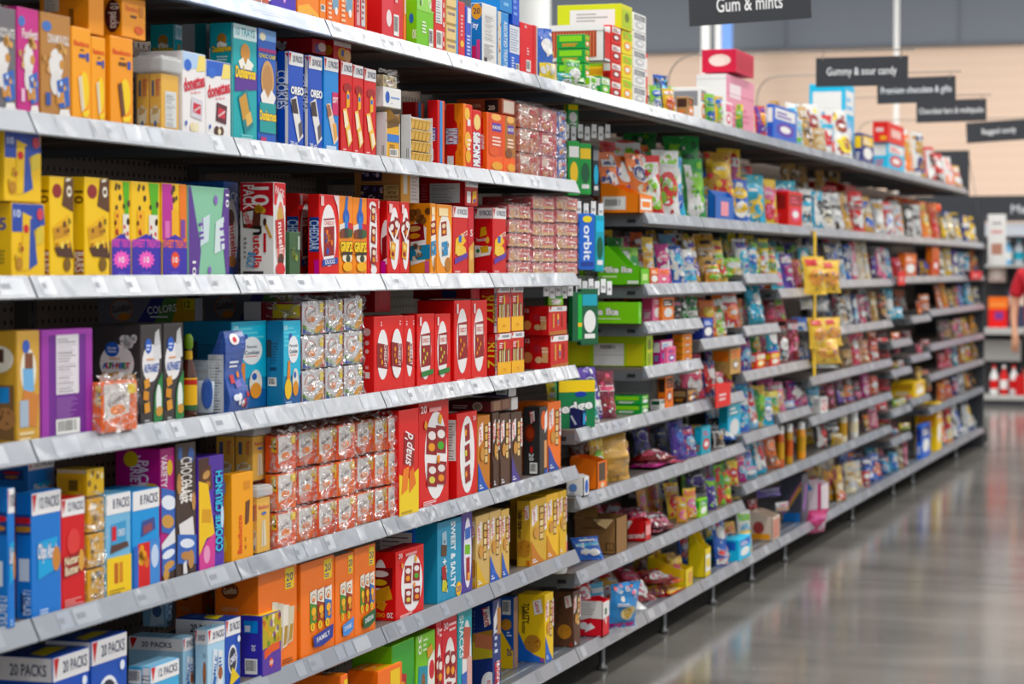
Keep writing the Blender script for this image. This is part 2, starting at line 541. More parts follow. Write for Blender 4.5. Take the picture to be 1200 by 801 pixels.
def price_rail(y0, y1, parent, off, seed, blue=False, tickets=True):
    """tilted price channel in front of a shelf edge, local coordinates of the shelf (0 = its front top edge)"""
    mb = MB()
    y0 += .004; y1 -= .004
    prof = [(-.003, .004), (.001, .006), (.019, -.034), (.017, -.037), (-.003, -.033)]
    n = len(prof)
    vs = [(x, y0, z) for x, z in prof] + [(x, y1, z) for x, z in prof]
    fs = [(i, (i + 1) % n, n + (i + 1) % n, n + i) for i in range(n)] + [tuple(range(n))[::-1], tuple(range(n, 2 * n))]
    mb.add(vs, fs, M_RAILB if blue else M_RAIL)
    g = random.Random(seed)
    def fr(u, v, o): return (.001 + .018 * v + o * .91, u, .006 - .040 * v + o * .41)
    if blue:
        F = Face(mb, y1 - y0, 1, lambda u, v, o: fr(y0 + u, 1 - v, o), lambda c: ink(c), base=.0005)
        F._lines(.45, .35, .8, .62, 'd4dcea', 2)
    elif tickets:
        y = y0 + g.uniform(.02, .1)
        while y < y1 - .1:
            wd = g.choice((.05, .05, .08, .1))
            m = g.choice(M_TICK)
            mb.poly([fr(y, .86, .0006), fr(y + wd, .86, .0006), fr(y + wd, .1, .0006), fr(y, .1, .0006)], m)
            if g.random() < .6:
                k = simple('ticket_ink', '7a7f88', .4)
                a = y + wd * .1
                mb.poly([fr(a, .6, .0009), fr(a + wd * .35, .6, .0009), fr(a + wd * .35, .35, .0009), fr(a, .35, .0009)], k)
            y += wd + g.choice((.012, .03, .09, .16))
    return mb.build('price_rail', parent, off)

def shelf_part(bay, y0, y1, z, depth, thick, seed, base=False, rails=None, blue=None, side=None):
    """deck with folded front edge, hemmed sides and two brackets; origin at its front top edge"""
    o0 = Vector((0, y0, z)); w = y1 - y0
    mb = MB()
    mb.box((-depth, .002, -.012), (-.002, w - .002, 0), M_BASEDECK if base else M_DECK)
    mb.box((-.02, .002, -thick), (-.002, w - .002, -.012), side or M_SIDE)
    for a in (.002, w - .006): mb.box((-depth, a, -thick), (-.02, a + .004, -.012), side or M_SIDE)
    mb.box((-depth + .02, .006, -.016), (-.021, w - .006, -.0125), M_UNDER)
    for k in (.33, .66): mb.box((-depth + .02, w * k - .02, -thick * .7), (-.03, w * k + .02, -.016), M_UNDER)
    for k in (.03, .16):
        mb.box((-k - .03, -.0005, -thick * .72), (-k, .0021, -thick * .45), M_BLACK)
    if base:
        for k in range(9): mb.box((-.05 - k * .045, .01, 0), (-.045 - k * .045, w - .01, .003), M_BASEDECK)
    s = mb.build('shelf', bay, o0 - bay.location)
    for i, (a, b) in enumerate(rails or [(0, w)]):
        price_rail(a, b, s, (0, 0, 0), seed * 13 + i, bool(blue and i in blue))
    return s

def bay_unit(px0, px1, shelves, label, seed, depth=.5, thick=.034, group='gondola bays', top=2.12, top_px=None):
    Y0 = y_at(px0, 0, CAMZ); Y1 = y_at(px1, 0, CAMZ)
    bay = empty('shelving_bay', (0, Y0, 0), label, 'shelf unit', group)
    w = Y1 - Y0
    mb = MB(); mb.box((-.56, .0, .12), (-.535, w, top), M_PEG)
    mb.build('back_panel', bay)
    mb = MB(); mb.box((-.5349, .001, 0), (-.5, .04, top + .02), M_POST)
    for i in range(int(top / .05)): mb.box((-.4999, .016, .1 + i * .05), (-.4995, .024, .125 + i * .05), M_BLACK)
    mb.build('upright', bay)
    mb = MB(); mb.box((-.53, 0, 0), (-.30, w, .12), M_RACK_SHADE)  # black block added so the space under the base shelf reads dark
    mb.build('shade_block', bay)
    for yy in (w * .62,):
        mb = MB(); mb.lathe([(.014, 0), (.02, .004), (.02, .012), (.011, .02), (.011, .115)], M_LEG, 12, (-.06, yy, 0)); mb.build('leg', bay, smooth=True)
    for i, z in enumerate(shelves):
        base = z < .3
        shelf_part(bay, Y0, y_at(top_px, 0, z) if top_px and z > 1.9 else Y1, z, depth if not base else .52, thick, seed * 17 + i, base)
    return bay

H = lambda h: CAMZ + h - .004
DECK.update(A=H(.593), B=H(.285), C=H(-.014), D=H(-.313), E=H(-.640), F=H(-.914), G=H(-1.241))
FR = [-323, 33, 273, 445, 572.5, 674]
names = ['snack shelving bay nearest the camera, cut off at the left edge of the photo', 'snack shelving bay holding the purple box with a nutrition panel',
         'snack shelving bay under the red and white hazelnut box', 'snack shelving bay holding the large red cracker box with four pouches',
         'snack shelving bay with the striped film-wrapped packs, beside the hanging gum']
for i in range(5):
    bay_unit(FR[i], FR[i + 1], [DECK[k] for k in 'BCDEFG'], names[i], 3 + i)
AL = ['top shelf over the snack bay at the left edge of the photo', 'top shelf with a blue strip along its edge, over the teal tray boxes', 'top shelf carrying orange and dark red boxes',
      'top shelf carrying green, beige and teal boxes', 'short top shelf carrying the tall red box beside the chip bag']
AR = [-323, 196, 380, 523, 627, 674]
for i in range(5):          # the top shelf has joints of its own
    Y0, Y1 = y_at(AR[i], 0, 1.9), y_at(AR[i + 1], 0, 1.9)
    tsh = empty('top_shelf', (0, Y0, DECK['A']), AL[i], 'shelf', 'top shelves over the snack bays')
    shelf_part(tsh, Y0, Y1, DECK['A'], .49, .034, 90 + i, blue=(0,) if i == 1 else None)

CX = [674, 754, 820, 870, 911, 948, 1044, 1067, 1089, 1152]
CZ = [[-.523, -.744, -.991],
      [.203, -.056, -.194, -.355, -.523, -.744, -.991],
      [.203, -.056, -.281, -.523, -.744, -.991],
      [.203, -.023, -.248, -.443, -.713, -.928],
      [.203, -.093, -.443, -.668, -.928],
      [.203, -.059, -.303, -.533, -.731, -.928],
      [.203, -.047, -.431, -.608, -.847, -1.02],
      [.203, -.047, -.30, -.549, -.823],
      [.203, -.047, -.273, -.503, -.703, -.923]]
cn = ['candy shelving bay with gum hanging on pegs', 'candy shelving bay with the lime green flat candy boxes', 'candy shelving bay under the pink movie-snack tray',
      'candy shelving bay behind the strip of yellow hanging bags, left part', 'narrow candy shelving bay left of the yellow hanging bags',
      'wide candy shelving bay right of the yellow hanging bags', 'narrow far candy bay with the orange box on its third shelf',
      'narrow far candy bay left of the last one', 'last candy shelving bay at the far end of the aisle']
for i in range(9):
    zs = [CAMZ + .589] + [CAMZ + h - .003 for h in CZ[i]] + [DECK['G']]
    for k, h in enumerate(zs): DECK['%d.%d' % (i, k)] = h
    bay_unit(CX[i], CX[i + 1], zs, cn[i], 40 + i, thick=.046, **(dict(top=1.97, top_px=1132) if i == 8 else {}))
YEND = y_at(1152, 0, CAMZ)
mb = MB(); mb.box((-.56, 0, 0), (.01, .03, 1.83), simple('end_panel_paint', '34373c', .5))
tag(mb.build('end_panel', None, (0, YEND + .004, 0)), 'dark end panel closing the far end of the candy shelving', 'panel')
# sign card beside the end
a = pt(1152, 280, .02); zb, ztp = pt(1152, 310, .02).z, pt(1152, 250, .02).z
mb = MB(); mb.box((0, 0, 0), (.14, .008, ztp - zb), simple('sign_card_white', 'e6e4e0', .5))
F = Face(mb, .14, ztp - zb, lambda u, v, o: (u, -o, v))
F.draw([('r', .2, .62, .8, .68, 'd9a0a0'), ('r', .2, .2, .8, .42, 'b98a78'), ('r', .25, .8, .75, .84, '9a9a9a')])
tag(mb.build('sign_card', None, (.03, YEND + .05, zb)), 'tall white sign card at the far end of the candy shelving', 'sign')
# low wheeled rack foot at the end
bs = empty('rack_base', (-.06, YEND + .06, 0), 'black wheeled rack base at the far end of the shelving', 'rack')
mb = MB(); mb.box((-.2, 0, .1), (.06, .3, .13), M_RACK_SHADE); mb.build('frame', bs)
for yy in (.05, .25):
    mb = MB(); mb.lathe([(.02, -.015), (.05, -.013), (.05, .013), (.02, .015)], M_RACK_SHADE, 16)
    for v in mb.v: v.x, v.y, v.z = v.x, v.z, v.y
    mb.build('wheel', bs, (.02, yy, .05), True)

# ------------------------------------------------------------------ hanging aisle signs
M_SIGN = simple('sign_board', '2b2e34', .55)
M_ROD = simple('sign_rod', '8d8780', .4, .6)
def aisle_sign(text, xl, xr, yb, yt, Y, label, tilt=0., th=.36, tv=.48, tw_=.76):
    P = pt_depth(xl, yb, Y); Q = pt_depth(xr, yb, Y); T = pt_depth(xl, yt, Y)
    w = Q.x - P.x; h = T.z - P.z
    o = empty('aisle_sign', P, label, 'sign', 'aisle signs')
    mb = MB(); mb.box((0, 0, 0), (w, .006, h), M_SIGN)
    F = Face(mb, w, h, lambda u, v, of: (u, -of, v), base=.0012)
    F._t(text, .5, tv, th, 'f2f3f4', 0, tw_, .008)
    b = mb.build('board', o)
    rod = MB()
    zr = h + .03
    pts = [(-.75 - P.x, 0, 2.0 - P.z)]
    R = .13
    pts += [(-.75 - P.x, 0, zr - R)] + [(-.75 - P.x + R - R * math.cos(t), 0, zr - R + R * math.sin(t)) for t in (.3, .6, .9, 1.2, 1.57)]
    pts += [(w + .03, 0, zr)]
    rod.tube(pts, .0035, M_ROD, 8)
    rod.build('rod', o)
    for u in (.035, w - .035):
        k = MB(); k.tube([(u, 0, zr + .006), (u + .006, 0, zr - .008), (u - .004, 0, h + .002), (u, 0, h - .012)], .0025, M_ROD, 6)
        k.build('hook', o)
    if tilt: b.rotation_euler.y = math.radians(tilt)
    return o
def sY(w_px): return 4.4 + (.46 * FPX / w_px - 4.4)   # all the boards are 0.46 m wide
aisle_sign('Gum & mints', 808, 951, 31, -22, 8.6, 'black hanging sign reading Gum & mints', -2.2, .32, .42, .54)
aisle_sign('Gummy & sour candy', 956, 1064, 102, 68, 11.9, 'black hanging sign reading Gummy & sour candy')
aisle_sign('Premium chocolate & gifts', 1028, 1120, 122, 92, 14.1, 'black hanging sign reading Premium chocolate & gifts', -.8, .34, .48, .9)
aisle_sign('Chocolate bars & multipacks', 1074, 1156, 144, 118, 15.9, 'black hanging sign reading Chocolate bars & multipacks', -.8, .34, .48, .92)
aisle_sign('Bagged candy', 1133, 1210, 168, 144, 17.7, 'black hanging sign reading Bagged candy', -3.0, .34, .48, .52)
P = pt_depth(1094, 236, 21.5); Q = pt_depth(1136, 176, 21.5)
o = empty('hanging_board', P, 'plain black hanging board behind the far end of the top shelf', 'sign')
mb = MB(); mb.box((0, 0, 0), (Q.x - P.x, .01, Q.z - P.z), M_SIGN); mb.build('board', o)
mb = MB(); mb.tube([(Q.x - P.x - .01, -.01, Q.z - P.z - .02), (Q.x - P.x + .12, -.01, -.3)], .003, M_POST, 6); mb.build('cord', o)

# ------------------------------------------------------------------ the department across the far end
BY = 25.0
def bz(y): return pt_depth(1180, y, BY).z
bx0 = pt_depth(1100, 300, BY).x; bx1 = bx0 + 5.2
o = empty('department_header', (bx0 - 3, BY, 0), 'long black department header board over the far cooler cases', 'sign')
mb = MB(); mb.box((0, 0, bz(259)), (8, .12, bz(229)), M_SIGN)
F = Face(mb, 8, 1, lambda u, v, of: (u, -of, v), base=.002)
tx = pt_depth(1185, 244, BY).x - bx0 + 3
vs, fs, mx, my, tw, th = glyphs('Meat', .012); s = .09 / th
mb.add([(tx + (p.x - mx + tw / 2) * s, -.003, (bz(245) + (p.y - my) * s)) for p in vs], fs, ink('d8dade'))
mb.build('board', o)
mb = MB(); mb.box((.1, .03, bz(276)), (7.9, .4, bz(261)), simple('case_light_strip', 'c9ced6', .4)); mb.build('canopy', o)
cs = empty('cooler_case', (bx0 - 2, BY, 0), 'long grey open cooler case across the far end of the aisle', 'cooler')
mc = simple('case_grey', 'b4b3af', .5); md = simple('case_dark', '3b3b3e', .6)
mb = MB(); mb.box((0, .5, 0), (7, .6, bz(276)), md); mb.build('back_panel', cs)
mb = MB(); mb.box((0, .02, .06), (7, .5, bz(463)), mc, .01); mb.box((0, .05, 0), (7, .5, .06), md); mb.build('base', cs)
mb = MB(); mb.box((0, .3, bz(424)), (7, .5, bz(399)), mc); mb.build('shelf', cs)
mb = MB(); mb.box((0, .02, bz(392)), (7, .5, bz(384)), mc, .006); mb.build('shelf', cs)
mb = MB(); mb.box((0, .05, bz(313)), (7, .5, bz(310)), mc, .004); mb.build('shelf', cs)
g = random.Random(4)
def bottle(x, y, z, w, h, c, cap, label, name='bottle', group=None):
    mb = MB(); r = w / 2
    mb.lathe([(r * .9, 0), (r, h * .03), (r, h * .6), (r * .75, h * .72), (r * .35, h * .82), (r * .33, h * .9)], ink(c), 14)
    mb.lathe([(r * 1.02, h * .2), (r * 1.02, h * .5)], ink(cap), 14)
    mb.lathe([(r * .4, h * .9), (r * .4, h), (0, h)], ink(cap), 12)
    o = mb.build(name, None, (x, y, z), True)
    return tag(o, label, 'bottle', group)
x = pt_depth(1163, 430, BY).x
k = 0
while x < bx1 - 1.2:
    c = ('white', 'red', 'white', 'dred', 'cream')[k % 5]
    bottle(x, BY + .16, bz(463), .085, .30, c, ('red', 'white', 'red', 'white', 'brown')[k % 5],
           'row of red and white bottles low in the far cooler case', group='bottles low in the far cooler case')
    x += .1; k += 1
x = pt_depth(1165, 300, BY).x; k = 0
while x < bx1 - 1.2:
    c = ('white', 'lblue', 'silver', 'dgreen', 'white')[k % 5]
    bottle(x, BY + .2, bz(310), .1, .26, c, ('blue', 'white', 'teal', 'white', 'navy')[k % 5],
           'row of white and blue bottles high in the far cooler case', group='bottles high in the far cooler case')
    x += .115; k += 1
def bgbox(x0, x1, y0, y1, dy, des, label, name='box'):
    a, b = pt_depth(x0, y1, BY + dy), pt_depth(x1, y0, BY + dy)
    mb = MB(); mb.box((0, 0, 0), (b.x - a.x, .2, b.z - a.z), ink(des['c']), .004)
    F = Face(mb, b.x - a.x, b.z - a.z, lambda u, v, o: (u, -o, v)); F.draw(des.get('f', ()))
    return tag(mb.build(name, None, (a.x, a.y, a.z)), label, 'box')
bgbox(1158, 1180, 362, 384, .08, dict(c='e0352b', f=[('r', .35, .45, .8, .85, '7a3c8a')]), 'red box on the middle shelf of the far cooler case')
bgbox(1158, 1181, 348, 362, .08, dict(c='f07a2e', f=[('r', .1, .3, .9, .5, 'f2a060')]), 'orange box lying on the red box in the far cooler case')
bgbox(1190, 1206, 440, 463, .04, dict(c='c21f2c'), 'deep red box beside the low bottles in the far cooler case')
bgbox(1180, 1210, 340, 384, .2, dict(c='3a3f58', f=[('r', .1, .6, .9, .9, 'e8d8c8')]), 'dark box behind the person in red')
bgbox(1158, 1178, 312, 330, .22, dict(c='c9b8b0', f=[('e', .5, .5, .3, .3, 'f4e8e0')]), 'pale box under the white bottles of the far cooler case')

# ------------------------------------------------------------------ the shopper at the edge of the frame
PZ = pt_depth(1221, 380, 21.6)
def skin_mesh(name, joints, edges, m, parent, sub=2):
    me = bpy.data.meshes.new(name)
    me.from_pydata([j[0] for j in joints], edges, [])
    o = bpy.data.objects.new(name, me); COL.objects.link(o)
    o.modifiers.new('skin', 'SKIN'); s = o.modifiers.new('sub', 'SUBSURF'); s.levels = s.render_levels = sub
    for i, j in enumerate(joints):
        r = j[1]
        me.skin_vertices[0].data[i].radius = r if isinstance(r, tuple) else (r, r)
    me.skin_vertices[0].data[0].use_root = True
    dg = bpy.context.evaluated_depsgraph_get()
    m2 = bpy.data.meshes.new_from_object(o.evaluated_get(dg))
    bpy.data.objects.remove(o); bpy.data.meshes.remove(me)
    m2.name = name; m2.materials.clear(); m2.materials.append(m)
    m2.polygons.foreach_set('use_smooth', [True] * len(m2.polygons)); m2.polygons.foreach_set('material_index', [0] * len(m2.polygons))
    o = bpy.data.objects.new(name, m2); COL.objects.link(o); o.parent = parent
    return o
person = empty('person', (PZ.x, PZ.y, 0), 'person in red t-shirt and black shorts standing at the right edge, arm hanging down', 'person')
sk = simple('skin_tone', 'c48c6c', .5)
J = [((0, 0, .92), (.15, .10)), ((0, .0, 1.08), (.135, .095)), ((0, -.01, 1.28), (.16, .11)), ((0, 0, 1.43), (.10, .07)), ((0, -.01, 1.52), .055),
     ((0, -.03, 1.60), (.068, .085)), ((0, -.02, 1.69), (.075, .095)), ((0, -.01, 1.76), (.05, .06))]
E = [(0, 1), (1, 2), (2, 3), (3, 4), (4, 5), (5, 6), (6, 7)]
def add(p, r, to):
    J.append((p, r)); E.append((to, len(J) - 1)); return len(J) - 1
for s in (-1, 1):
    a = add((s * .17, 0, 1.42), .055, 3); a = add((s * .225, .01, 1.28), .048, a); a = add((s * .25, 0, 1.13), .04, a)
    a = add((s * .25, -.06, 1.0), .034, a); a = add((s * .235, -.12, .90), .027, a)
    h = add((s * .23, -.14, .85), (.036, .02), a); h2 = add((s * .228, -.155, .80), (.036, .016), h)
    for k in range(4):
        f = add((s * .228 - .027 + k * .018, -.165, .76), .0095, h2); f = add((s * .228 - .027 + k * .018, -.158, .728 + (.006 if k in (0, 3) else 0)), .0085, f)
        add((s * .228 - .027 + k * .018, -.14, .705 + (.008 if k in (0, 3) else 0)), .0075, f)
    t = add((s * .2, -.175, .82), .011, h); add((s * .195, -.19, .78), .009, t)
    l = add((s * .09, 0, .82), .088, 0); l = add((s * .1, -.01, .5), .055, l); l = add((s * .1, .01, .32), .055, l); l = add((s * .1, .02, .09), .036, l)
    l = add((s * .1, -.06, .05), (.042, .03), l); add((s * .1, -.15, .035), (.038, .022), l)
skin_mesh('body', J, E, sk, person)
shirt = simple('red_cotton', 'b80d22', .85)
J2 = [((0, 0, .86), (.185, .125)), ((0, 0, 1.06), (.17, .12)), ((0, -.005, 1.28), (.185, .13)), ((0, 0, 1.42), (.13, .09)), ((0, -.005, 1.47), (.075, .065))]
E2 = [(0, 1), (1, 2), (2, 3), (3, 4)]
for s in (-1, 1):
    J2 += [((s * .18, 0, 1.42), .075), ((s * .228, .01, 1.29), .072), ((s * .245, .005, 1.19), .068)]
    n = len(J2); E2 += [(3, n - 3), (n - 3, n - 2), (n - 2, n - 1)]
skin_mesh('shirt', J2, E2, shirt, person)
J3 = [((0, 0, .93), (.165, .12)), ((-.09, 0, .8), .11), ((-.1, 0, .52), .1), ((.09, 0, .8), .11), ((.1, 0, .52), .1)]
skin_mesh('shorts', J3, [(0, 1), (1, 2), (0, 3), (3, 4)], simple('black_cotton', '17171a', .85), person)
J4 = [((0, 0, 1.77), (.08, .09)), ((0, .04, 1.7), (.085, .07)), ((0, .055, 1.62), (.07, .04))]
skin_mesh('hair', J4, [(0, 1), (1, 2)], simple('dark_hair', '2a1c14', .7), person)
for s in (-1, 1):
    skin_mesh('shoe', [((s * .1, .05, .045), .045), ((s * .1, -.06, .045), (.048, .04)), ((s * .1, -.17, .035), (.044, .03))], [(0, 1), (1, 2)], simple('shoe_dark', '222226', .6), person)
face = MB()
for s in (-1, 1):
    face.lathe([(.012, -.003), (.012, .003), (0, .004)], simple('eye_white', 'eeeae4', .3), 10, (s * .03, -.118, 1.685))
face.tube([(0, -.115, 1.69), (0, -.135, 1.655), (0, -.115, 1.65)], .009, sk, 8)
face.tube([(-.022, -.112, 1.615), (0, -.118, 1.612), (.022, -.112, 1.615)], .005, simple('lips', 'a05a50', .5), 8)
face.build('face', person)
person.scale = (.95, .95, .95)
# ------------------------------------------------------------------ package designs (front, left side and top artwork)
def packs(n='20 PACKS', c='f1f0f0', tri='c8232f', h=.86, tc='2a3358'):
    return [('r', 0, h, 1, 1, c), ('p', [(.02, .985), (.17, .985), (.08, h + .015)], tri), ('t', n, .6, (h + 1) / 2, (1 - h) * .5, tc, 0, .66)]
def sidepacks(n='20 PACKS', c='f1f0f0', tc='2a3358'):
    return [('r', .7, 0, .995, 1, c), ('p', [(.72, .98), (.98, .98), (.98, .93)], 'c8232f'), ('t', n, .85, .55, .2, tc, -90, .24)]
def d_oreo():
    return dict(c='1550b4', f=packs() + [('t', 'OREO', .55, .6, .085, 'white', 0, .86, .05, '0d2f86'), ('p', [(.08, .5), (.5, .55), (.95, .13), (.6, .06)], 'e8e6e4'),
        ('p', [(.12, .5), (.46, .52), (.62, .36), (.2, .36)], '3a3032'), ('p', [(.6, .25), (.85, .3), (.9, .16), (.7, .1)], '5c565c'), ('t', '20 ct', .3, .05, .04, 'white')],
        l=sidepacks() + [('t', 'COOKIES', .4, .6, .16, 'd8e4f8', -90, .4)], ct='dfe3ea')
def d_nut():
    return dict(c='2a86cf', f=packs('12 PACKS') + [('r', .55, .4, .95, .64, 'c93a6a'), ('t', 'SOFT', .75, .56, .06, 'white', 0, .36), ('p', [(.1, .5), (.4, .52), (.95, .15), (.65, .08)], 'e9d3c0'),
        ('p', [(.14, .5), (.36, .5), (.5, .4), (.22, .36)], '9a6b52'), ('p', [(.55, .3), (.8, .32), (.88, .18), (.7, .12)], 'e0a860'), ('r', .1, .03, .8, .07, 'cfe2f4')])
def d_ritz(v=0):
    return dict(c='cf2231', f=packs('12 PACKS' if v < 2 else '20 PACKS') + [('e', .55, .72, .36, .055, '9a1420'), ('p', [(.45, .5), (.72, .52), (.72, .66), (.6, .7), (.45, .66)], 'e9b13c'), ('r', .5, .6, .68, .65, '2c6cc0'),
        ('p', [(.12, .48), (.45, .5), (.95, .16), (.6, .08)], 'efc46a'), ('p', [(.16, .46), (.4, .47), (.6, .32), (.3, .28)], 'f6e7c8'), ('p', [(.5, .26), (.75, .28), (.86, .16), (.64, .11)], 'f8e9ce'),
        ('lines', .12, .02, .6, .07, 'f6dfe0', 2)], l=[('r', .75, 0, 1, 1, 'b81826')])
def d_wafer(c='f59f1e', v=0):
    w = 'efe3cc' if v == 0 else '5a3520'
    return dict(c=c, f=[('t', 'Bauducco', .5, .83, .06, 'd8452c', 0, .8), ('r', .42, .755, .62, .77, '6a4a20'), ('r', .35, .68, .7, .72, '2f4aa0' if v == 0 else '5a3520'), ('r', .74, .65, .88, .74, '2f4aa0'),
        ('e', .62, .34, .24, .2, 'f4d04a'), ('p', [(.3, .47), (.48, .49), (.62, .14), (.46, .1)], w), ('p', [(.38, .48), (.44, .48), (.56, .12), (.5, .11)], 'd8c7a4' if v == 0 else '7b4c30'),
        ('p', [(.5, .1), (.9, .14), (.8, .06), (.55, .05)], 'f6d75a'), ('lines', .1, .015, .9, .04, 'b0701a', 1)], l=[('r', .1, .55, .6, .75, 'e58e12')])
def d_wafer_lying():
    return dict(c='f2a01f', f=[('t', 'Bauducco', .5, .72, .14, 'e0764a', 0, .7), ('r', .35, .5, .6, .56, '5a3520'), ('r', .72, .55, .9, .8, 'c9822a'), ('e', .7, .22, .2, .1, 'd8642c')],
        l=[('r', .0, .0, .34, 1, 'e8960f'), ('t', 'Bauducco', .18, .6, .18, 'd8452c', -90, .5), ('p', [(.08, .35), (.3, .42), (.3, .3), (.1, .18)], '4a2a1a'),
           ('e', .72, .5, .24, .4, '4a1c1e'), ('t', '10 packs', .74, .5, .3, 'f0e4dc', -90, .6)])
def d_pouch(c, c2, t):
    return dict(c=c, f=[('e', .2, .87, .16, .05, '4a74b8'), ('t', t, .58, .76, .09, 'f2ede8', 0, .72), ('e', .5, .52, .24, .15, 'e9e6e4'), ('e', .5, .34, .2, .12, 'e2dfdd'), ('dots', .6, .3, .92, .75, ['d8a868', 'c8924e'], 5, .05),
        ('p', [(.5, .36), (.9, .42), (.95, .14), (.6, .1)], '3c66b4'), ('rq', .62, .2, .16, .1, 10, 'c98f50'), ('p', [(.55, .01), (.98, .01), (.9, .1), (.62, .09)], 'f0ece8'), ('r', .14, .12, .3, .24, c2), ('dots', .55, .12, .9, .36, ['d8a868', '5a84c8', 'c8d8f0', '8a5a30'], 9, .022, 5), ('dots', .08, .4, .3, .6, ['d8b080', 'c09058'], 4, .03, 2)])
def d_donettes(choc):
    k = '5a2a34' if choc else 'd8d4dc'
    return dict(c='f2efee', ct='2a5cb8', f=[('p', [(0, .78), (1, .84), (1, 1), (0, 1)], '2f62c0' if choc else 'bcd4f0'), ('p', [(.6, .78), (.98, .8), (.98, .98), (.7, .98)], 'f4e08a'), ('e', .22, .84, .16, .07, '3a6cc8'),
        ('t', 'donettes', .5, .64, .17, 'd02a44', 10, .92, .03), ('t', 'on the go', .55, .52, .04, 'd86a7c', 6, .5), ('rq', .6, .33, .32, .24, -6, k), ('rq', .6, .33, .22, .12, -6, 'c83a4a'), ('t', 'donettes', .6, .33, .04, 'white', 20, .3),
        ('e', .4, .1, .1, .06, 'e9dcb8' if not choc else '4a2c22'), ('e', .58, .1, .1, .06, 'f0e6c8' if not choc else '5a3a2c'), ('e', .5, .09, .06, .04, 'efe4c4'), ('c', .12, .14, .03, '3a5cae')])
def d_dunk(side=True):
    return dict(c='16a7ac', f=[('r', 0, .87, 1, 1, 'd9eef0'), ('t', '10 TRAYS', .5, .935, .07, '159aa8', 0, .8), ('e', .5, .76, .2, .08, 'c98f4c'), ('p', [(.2, .68), (.4, .72), (.5, .66), (.6, .72), (.85, .67), (.75, .62), (.3, .62)], 'f4f0e4'),
        ('p', [(.05, .42), (1, .46), (1, .6), (.05, .56)], '5a3590'), ('t', 'Dunkaroos', .5, .59, .1, 'f7d21a', 0, .84, .05, '3a2a70'), ('rq', .5, .26, .2, .34, 24, '0e8088'), ('rq', .44, .3, .15, .2, 24, 'c99a50'), ('rq', .62, .2, .12, .1, 24, 'e0b870'), ('lines', .3, .03, .9, .07, '8fd8da', 2)],
        l=[('e', .52, .86, .2, .05, 'b98240'), ('p', [(.3, .82), (.45, .845), (.6, .83), (.75, .82), (.7, .785), (.35, .785)], 'f2ecdc'), ('t', 'Dunkaroos', .52, .78, .055, 'f7d21a', 4, .8, .05, '2a2a50'), ('lines', .3, .68, .8, .73, 'c8ecec', 2), ('r', .96, 0, 1, 1, 'd9eef0')])
def d_dunk_back():
    return dict(c='16a7ac', cl='16a7ac', f=[('r', 0, 0, 1, 1, 'e9eeee')], l=[('r', 0, 0, .56, 1, 'eef0ef')])
def d_dunk2():
    return dict(c='2a5fb8', f=[('r', 0, .9, 1, 1, '7aa6dc'), ('e', .25, .93, .16, .035, 'f0e8c8'), ('r', 0, .8, 1, .83, 'a8327a'), ('t', 'CHOC CHIP', .5, .765, .035, 'f7e21a', 0, .9), ('e', .5, .56, .36, .17, 'c9a070'), ('e', .5, .56, .28, .13, 'b98a5a'),
        ('p', [(.1, .42), (.3, .48), (.5, .4), (.7, .48), (.95, .42), (.8, .34), (.2, .34)], 'f0ece8'), ('r', .05, .1, .95, .36, '1a9a9a'), ('t', 'Dunkaroos', .5, .25, .09, 'f7d21a', 0, .9, .05, '2a2a70'), ('r', .1, .02, .4, .06, 'c03a6a')], l=[('lines', .1, .3, .9, .8, '88b0e8', 6)])
def d_munch(t='MUNCHOS', c='e0352f', c2='f5871f', v=0):
    if v == 0: return dict(c='cf1f30', cl='cf1f30', f=[('r', .25, 0, .62, 1, '3a86c8'), ('r', .62, 0, .8, 1, 'e0742c')], l=[('r', .25, .08, .6, .26, 'f0ecea'), ('r', .4, .38, .75, .58, 'e8e0f0'), ('t', t, .58, .48, .22, '2c3f90', -90, .18)])
    if v == 1: return dict(c='f2871f', cl='cf1a28', f=[('r', .3, 0, 1, 1, 'd9402c'), ('e', .4, .85, .3, .1, 'f0c060'), ('rq', .6, .72, .14, .1, 0, 'f0ecea'), ('e', .45, .45, .36, .13, 'edb45a'), ('lines', .4, .3, .9, .5, 'f6e6d8', 3), ('e', .5, .2, .3, .1, 'e8b050')],
        l=[('p', [(.55, 0), (1, 0), (1, 1), (.5, 1), (.5, .75), (.65, .7), (.65, .3), (.55, .26)], 'f58a1f'), ('r', .1, .05, .45, .2, 'efeae8'), ('t', t, .3, .5, .22, 'e9e4f0', -90, .24, .05, '2c3f90'), ('lines', .8, .2, .87, .8, 'd86a10', 3)])
    return dict(c='d3202c', f=[('e', .5, .8, .4, .13, 'f0d08a'), ('t', 'MUNCHIPS', .42, .35, .5, 'f3f1ee', 90, .56, .06, '1c4aa0')], l=[('r', .3, .05, .7, .22, 'f0ecec')])
def d_munch2(c2='d9522c', n='e06030'):
    return dict(c='f06a22', f=[('r', .1, .3, 1, 1, c2), ('e', .55, .94, .3, .06, 'f0b870'), ('r', .3, .7, .85, .84, '5a3a9a'), ('t', 'MUNCHOS', .57, .77, .06, 'white', 0, .5), ('lines', .3, .46, .85, .64, 'f6d8c8', 3), ('e', .4, .36, .3, .08, n), ('e', .6, .12, .34, .07, 'e8a850')],
        l=[('r', .0, .1, .6, .9, 'd6322c'), ('t', 'MUNCHOS', .3, .5, .3, 'white', -90, .24)])
def d_shipcase(c, t='USA'):
    return dict(c=c, l=[('r', .62, .1, .92, .92, '2a1c18'), ('t', '20', .77, .4, .3, 'e8d8c8'), ('t', t, .45, .55, .2, 'e8c8b0', 0, .2)], f=[('r', .1, .1, .9, .9, 'e8d8c8')])
